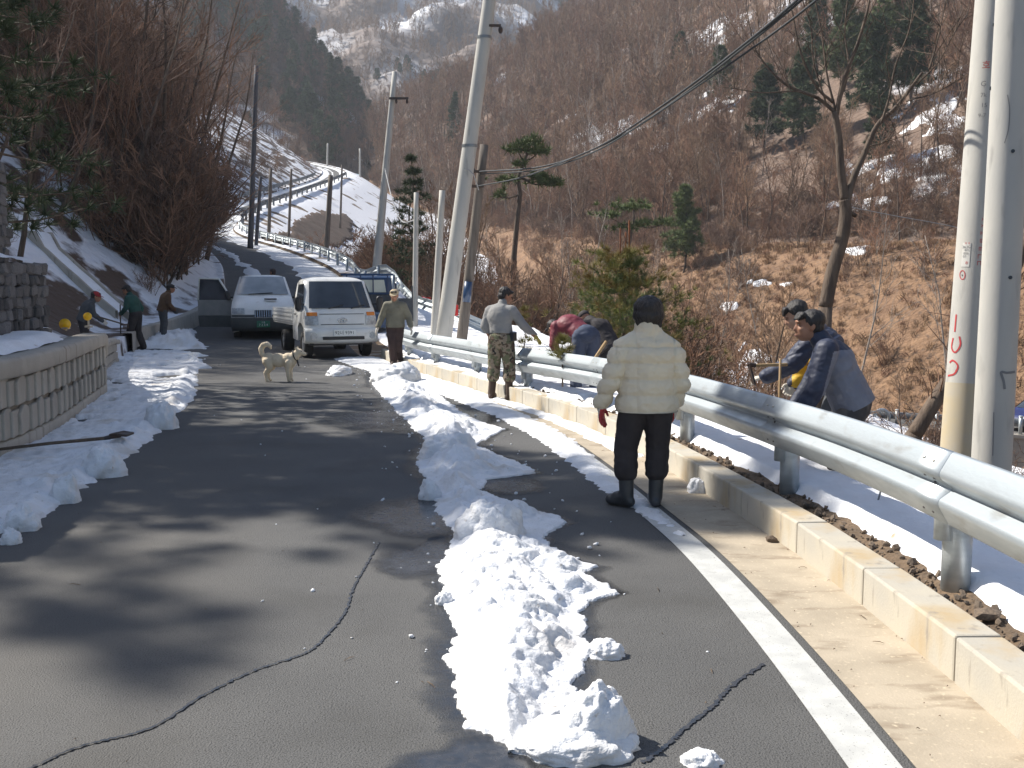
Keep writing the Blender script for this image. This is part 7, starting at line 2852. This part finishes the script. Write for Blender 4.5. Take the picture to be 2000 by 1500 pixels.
for nm, px_, py_, Y_, H_, lab in (('pine_sapling', 1098, 706, 13.0, .06, 'small yellow-green pine sapling left of the bent man'), ('pine_sapling', 1024, 668, 15.4, .55, 'thin orange-green sapling right of the man in camouflage trousers')):
    q = at(px_, py_, Y_)
    place_tree(nm, conifer(600 + px_, H_ + .25, .16, 5, 5, 12, .12, .007, M['needle_yel'], first=.2, droop=.35, power=.6, r0=.012, tufts_per=5, spread=.6), (q.x, q.y, q.z - H_ * .55), 0, 1.0, lab, None)

# forked bare tree at the right
Y0 = 14.0
B0 = at(1612, 600, Y0)
T, C_ = MB(), MB()
def limb(mb_, pts, r0_, r1_, k=7, dy=0.0):
    P_ = catmull([tuple(Vector(W_(*q)) + Vector((0, dy * i, 0))) for i, q in enumerate(pts)], 6)
    mb_.tube([tuple(q) for q in P_], [lerp(r0_, r1_, i / (len(P_) - 1)) for i in range(len(P_))], k)
    return P_
T.tube([Vector(W_(1612, 600)) + Vector((-.03, 0, -2.2)), W_(1612, 600)], [.115, .10], 8)
limb(T, [(1612, 600), (1626, 530), (1645, 465), (1652, 412), (1649, 390)], .10, .082, 8)
L1 = limb(T, [(1650, 392), (1642, 330), (1638, 270), (1630, 218)], .062, .045)
L2 = limb(T, [(1653, 395), (1668, 350), (1692, 300), (1722, 240), (1760, 205), (1815, 135)], .058, .020, 7, .05)
T.tube([W_(1655, 412), W_(1672, 422)], [.035, .03], 6)
br = [([(1630, 218), (1600, 190), (1545, 165), (1510, 130), (1485, 90), (1470, 20)], .030, .007, .06), ([(1634, 225), (1645, 160), (1670, 90), (1688, 20), (1700, -60)], .036, .010, -.05),
      ([(1632, 215), (1618, 150), (1608, 60), (1590, -40)], .020, .007, .04), ([(1628, 200), (1595, 175), (1560, 110), (1540, 30), (1520, -40)], .022, .007, -.06),
      ([(1640, 200), (1660, 130), (1655, 60), (1665, -30)], .018, .006, .05), ([(1722, 240), (1735, 190), (1745, 130), (1770, 60), (1780, -40)], .020, .006, -.04),
      ([(1815, 135), (1830, 90), (1845, 30), (1860, -40)], .016, .006, .03), ([(1790, 165), (1835, 120), (1870, 60), (1900, 20)], .012, .005, .04),
      ([(1600, 190), (1555, 178), (1490, 180), (1440, 172), (1415, 168)], .012, .004, .02), ([(1700, 285), (1740, 270), (1760, 200)], .010, .005, .02), ([(1770, 198), (1830, 180), (1880, 150)], .010, .004, -.03),
      ([(1615, 205), (1590, 120), (1585, 50), (1560, -30)], .014, .005, .02)]
r_ = random.Random(4)
for pts, ra, rb, dy in br:
    P_ = limb(C_, pts, ra, rb, 5, dy)
    for q in range(9):
        i = r_.randrange(3, len(P_))
        p = Vector(P_[i])
        d = Vector((r_.gauss(0, .5), r_.gauss(0, .4), r_.uniform(.2, 1))).normalized()
        l_ = r_.uniform(.35, 1.0)
        e1 = p + d * l_ * .5
        e2 = e1 + (d + Vector((r_.gauss(0, .25), r_.gauss(0, .25), .2))).normalized() * l_ * .5
        C_.tube([p, e1, e2], [.007, .005, .0025], 3, cap=False)
        for _ in range(3):
            s0 = p.lerp(e1, r_.random()) if r_.random() < .5 else e1.lerp(e2, r_.random())
            C_.tube([s0, s0 + Vector((r_.gauss(0, .16), r_.gauss(0, .16), r_.uniform(.05, .3)))], [.004, .002], 3, cap=False)
rt_ = thing('forked_tree', 'big bare tree with two forking stems behind the two men on the right', 'tree', tuple(B0))
link('trunk', T.mesh('trunk', M['bark'], True), None, rt_)
link('crown', C_.mesh('crown', M['bark'], True), None, rt_)
# leaning trunk behind the poles
Y0 = 12.5
B0 = at(1785, 850, Y0)
T, C_ = MB(), MB()
T.tube([Vector(W_(1785, 850)) + Vector((-.35, 0, -.6)), W_(1785, 850)], [.12, .11], 8)
P_ = limb(T, [(1785, 850), (1835, 770), (1890, 690), (1950, 600), (2000, 480), (2035, 360)], .105, .06, 8)
for q in range(26):
    i = r_.randrange(4, len(P_))
    p = Vector(P_[i])
    e = p + Vector((r_.gauss(0, .25), r_.gauss(0, .25), r_.uniform(.1, .7)))
    C_.tube([p, p.lerp(e, .5) + Vector((.03, 0, 0)), e], [.012, .008, .003], 4, cap=False)
rt_ = thing('leaning_tree', 'thick rough trunk leaning right behind the two near poles', 'tree', tuple(B0))
link('trunk', T.mesh('trunk', M['bark'], True), None, rt_)
link('crown', C_.mesh('crown', M['twig_red'], True), None, rt_)

# dry grass and shrubs on the brown bank
def grass_kind(seed, m, h=.5, n=26):
    rr_ = random.Random(seed)
    mb = MB()
    for i in range(n):
        a = rr_.uniform(0, 6.28)
        b = Vector((rr_.gauss(0, .12), rr_.gauss(0, .12), -.05))
        t = b + Vector((math.cos(a) * rr_.uniform(.1, .4), math.sin(a) * rr_.uniform(.1, .4), h * rr_.uniform(.4, 1)))
        mid_ = b.lerp(t, .55) + Vector((0, 0, h * .18))
        w__ = Vector((-math.sin(a), math.cos(a), 0)) * .012
        mb.add([b - w__, b + w__, mid_ + w__ * .8, mid_ - w__ * .8, t], [(0, 1, 2, 3), (3, 2, 4)])
    return mb.mesh('grass', m)
K_grass = [(grass_kind(i, M['dry_grass'] if i < 3 else M['twig_red']), None) for i in range(4)]
Pg_ = np.concatenate([sheet_points(HILLR, 5200, rs, .0, .25, .0, .50), sheet_points(HILLR, 2500, rs, .2, .45, .1, .6)])
px, py = to_px(Pg_)
Pg_ = Pg_[(px > 1050) & (px < 2060) & (py < 880)]
n = len(Pg_)
scatter('dry_grass', 'dry brown grass hanging over the bank at the right', Pg_, rs.uniform(0, 6.28, n), rs.uniform(.5, 1.3, n), rs.randint(0, 4, n), K_grass, rs.uniform(-.9, .1, n))
for px_, py_, h_, lab in ((1736, 700, 120, 'bare upright shrub on the brown bank right of the two men'), (1690, 500, 130, 'thin bare shrub at the top edge of the brown bank'), (1800, 520, 110, 'small bare shrub near the leaning concrete pole, high on the bank'),
                          (1560, 480, 140, 'bare brown shrub left of the forked tree trunk'), (1490, 760, 110, 'leafless shrub behind the hoe in the valley'), (1450, 560, 120, 'grey bare shrub on the slope left of the two men')):
    p = on_hill_px(px_, py_, HILLR)
    place_tree('bare_shrub', K_bush[int(rs.randint(6))], (p[0], p[1], p[2] - .05), rs.uniform(0, 6), h_ * p[1] / 1944 / 2.4 * .9, lab, 'bare shrubs on the right bank', 'shrub')

# ---- left slope: bare trees, each its own, leaning out over the road
def left_point(y, d):
    c = int(np.argmin(np.abs(LEFT[:, 0, 1] - y)))
    j = float(np.interp(d, DL, np.arange(len(DL)))) * 4
    j0_ = min(int(j), LEFT.shape[1] - 2)
    return LEFT[c, j0_] * (1 - (j - j0_)) + LEFT[c, j0_ + 1] * (j - j0_)
K_lean = [bare_tree(141 + i, 9.0, .11, .42, 11, 5, 4, lean=(.25, -.05), first=.30, tw=.0085, up=.9, twig_m=M['twig_dark'] if i % 2 else M['twig_red']) for i in range(5)]
cnt = 0
for i in range(116):
    if i >= 92:
        y, d = rs.uniform(41, 60), rs.uniform(.6, 4)
    elif i < 26:
        y, d = rs.uniform(21, 44), rs.uniform(2.5, 9)
    else:
        y, d = rs.uniform(26, 78), rs.uniform(4, 26)
    p = left_point(y, d)
    if p[2] < .6:
        continue
    bx, by = to_px(np.array([p]))
    if 205 < bx[0] < 430 and p[1] < 32:
        continue
    place_tree('bare_tree', K_lean[rs.randint(5)], (p[0], p[1], p[2] - .1), rs.uniform(-.6, .6), rs.uniform(.95, 1.35) if i >= 92 else rs.uniform(.6, 1.05),
               'leafless dark tree leaning out from the snowy slope on the left', 'leafless trees on the left slope', tilt=(rs.normal(0, .06), rs.normal(.08, .08)))
# brush at the foot of the left slope
pts = []
for i in range(2600):
    y = rs.uniform(21, 82)
    d = 1.2 + abs(rs.normal(0, 1)) * (3.2 if i % 2 else 12)
    if y < 31 and d < 3.2:
        continue
    if y < 34 and rs.rand() < np.interp(y, [21, 34], [.93, .5]):
        continue
    p = left_point(y, min(d, 50))
    pts.append(p)
pts = np.array(pts)
px, py = to_px(pts)
pts = pts[~((px < 290) & (rs.rand(len(px)) < .86))]
n = len(pts)
scatter('slope_brush', 'dense dark brush on the left slope', pts - np.array([0, 0, .1]), rs.uniform(0, 6.28, n), np.where(pts[:, 1] > 32, rs.uniform(.8, 2.3, n), rs.uniform(.35, 1.0, n)), rs.choice([0, 2, 3, 5], n), K_bush)
# tree wall further up the left slope
pts = np.array([left_point(rs.uniform(38, 150), rs.uniform(10, 58)) for _ in range(800)] + [left_point(rs.uniform(37, 75), rs.uniform(3, 26)) for _ in range(230)])
n = len(pts)
scatter('slope_woods', 'dark leafless woods higher up the left slope', pts - np.array([0, 0, .2]), rs.uniform(0, 6.28, n), rs.uniform(.75, 1.4, n), rs.randint(0, 5, n), K_dark)
# big pine at the upper left corner and its neighbours, whose shade falls on the road
bigp = [conifer(701 + i, 11.5, 3.3, 13, 7, 30, .34, .030, M['needle_dark'], first=.22, droop=-.02, power=.5, r0=.17, tufts_per=10, spread=.85) for i in range(2)]
bigp.append(conifer(711, 10.5, 2.9, 8, 5, 26, .34, .030, M['needle_dark'], first=.3, droop=.0, power=.5, r0=.15, tufts_per=8, spread=.85))
for (y, d, sc_, k, lab) in ((17.35, 1.75, .78, 0, 'big dark pine filling the upper left corner of the photo'), (17.0, 5.6, .8, 1, 'second dark pine behind the upper left one'),
                            (13.6, 4.2, .92, 0, 'dark pine above the stone walls, just left of the photo edge'), (15.8, 6.5, 1.0, 1, 'dark pine up the slope behind the stone walls'),
                            (15.6, 7.6, .95, 1, 'dark pine up the bank left of the photo edge'), (16.6, 12.7, 1.0, 2, 'lone dark pine high on the slope left of the photo edge'), (19.6, 14.2, .9, 2, 'dark pine beside the lone one, high on the slope left of the photo edge')):
    p = left_point(y, d)
    place_tree('pine_tree', bigp[k], (p[0], p[1], p[2] - .2), rs.uniform(0, 6.28), sc_, lab, 'dark pines on the left slope')
for (y, d, sc_) in ((15.0, 15, .6),):
    p = left_point(y, d)
    place_tree('bare_tree', K_lean[rs.randint(5)], (p[0], p[1], p[2] - .1), rs.uniform(-.6, .6), sc_ * 1.7,
               'leafless dark tree leaning out from the snowy slope on the left', 'leafless trees on the left slope')
# rust-coloured leaves still on a shrub
rs3 = np.random.RandomState(9)
p = left_point(21, 5.5)
cen = rs3.normal(size=(150, 3)) * np.array([.9, .8, .9]) + np.array([0, 0, 2.6])
v, f_ = tuft_arrays(cen, np.tile([[.2, 0, -.3]], (150, 1)), 4, .10, .05, rs3, .9)
me = raw_mesh('crown', v, f_)
me.materials.append(M['leaf_rust'])
rt_ = thing('oak_shrub', 'oak shrub still holding rust-orange dead leaves on the left slope', 'shrub', tuple(p))
link('crown', me, None, rt_)
o = bpy.data.objects.new('trunk', K_bush[0][0])
COL.objects.link(o)
o.parent = rt_
o.scale = (1.4, 1.4, 1.5)

# ---- far left hill and the mountain
pts = sheet_points(HILLL, 1500, rs, .0, .85)
n = len(pts)
scatter('dark_woods', 'dark woods on the hill behind the far bend', pts - np.array([0, 0, .3]), rs.uniform(0, 6.28, n), rs.uniform(.7, 1.2, n), np.where(rs.rand(n) < .16, 5 + rs.randint(0, 2, n), rs.randint(0, 5, n)), K_dark + K_far_pine, rs.normal(0, .05, n))
for px_, py_, hpx, lab in ((645, 215, 110, 'tall dark conifer group on the hill above the far bend'), (668, 235, 90, 'dark conifer right of the tallest one above the far bend'), (735, 225, 70, 'dark round conifer beside the tall grey pole'),
                           (610, 165, 80, 'dark conifer on the skyline left of the tallest one'), (520, 60, 90, 'dark conifer on the skyline near the top left')):
    p = on_hill_px(px_, py_, HILLL)
    place_tree('spruce_tree', K_spruce[int(rs.randint(2))], (p[0], p[1], p[2] - .3), rs.uniform(0, 6), hpx * p[1] / 1944 / 9, lab, 'conifers above the far bend')
pts = np.array([left_point(rs.uniform(95, 200), rs.uniform(2, 18)) for _ in range(130)])
n = len(pts)
scatter('knoll_shrubs', 'sparse shrubs on the snowy knoll above the far road', pts - np.array([0, 0, .1]), rs.uniform(0, 6.28, n), rs.uniform(.5, 1.3, n), rs.randint(0, 6, n), K_bush)
pts = sheet_points(MOUNT, 16000, rs, .05, .95)
px, py = to_px(pts)
dens = fbm(pts[:, 0] * .018, pts[:, 1] * .018, 6.0, 4)
k_ = (px > 420) & (px < 1700) & (py > -140) & (py < 420) & (dens > -.22)
pts, dens = pts[k_], dens[k_]
n = len(pts)
K_mount_pine = conifer(351, 6, 1.9, 8, 6, 12, .8, .2, M['needle_dark'], first=.2, droop=0, power=.55, r0=.1, tufts_per=4, spread=.9)
K_mount = [bare_tree(761 + i, 7, .11, .28, 10, 4, 2, first=.3, tw=.055, up=1.0, twig_m=M['twig'], k0=4, trunk_m=M['bark_grey']) for i in range(3)]
scatter('mountain_woods', 'bare woods on the snowy far mountain', pts - np.array([0, 0, .5]), rs.uniform(0, 6.28, n), rs.uniform(.7, 1.25, n), np.where((dens > .36) & (rs.rand(n) < .35), 3, rs.randint(0, 3, n)), K_mount + [K_mount_pine], rs.normal(0, .04, n))

# ------------------------------------------------------------------ the air
mb = MB()
mb.box((0, 320, 112), (760, 790, 243))
hz = mb.build('haze', None)
hz.data.materials.clear()
hm = bpy.data.materials.new('haze_air')
hm.use_nodes = True
N, L = hm.node_tree.nodes, hm.node_tree.links
N.remove(N['Principled BSDF'])
pv = N.new('ShaderNodeVolumePrincipled')
pv.inputs['Color'].default_value = (0.80, 0.86, 0.95, 1)
pv.inputs['Density'].default_value = 0.0004
pv.inputs['Anisotropy'].default_value = 0.2
L.new(pv.outputs[0], N['Material Output'].inputs['Volume'])
hz.data.materials.append(hm)
hz['kind'] = 'stuff'
hz['label'] = 'thin haze in the mountain valley'
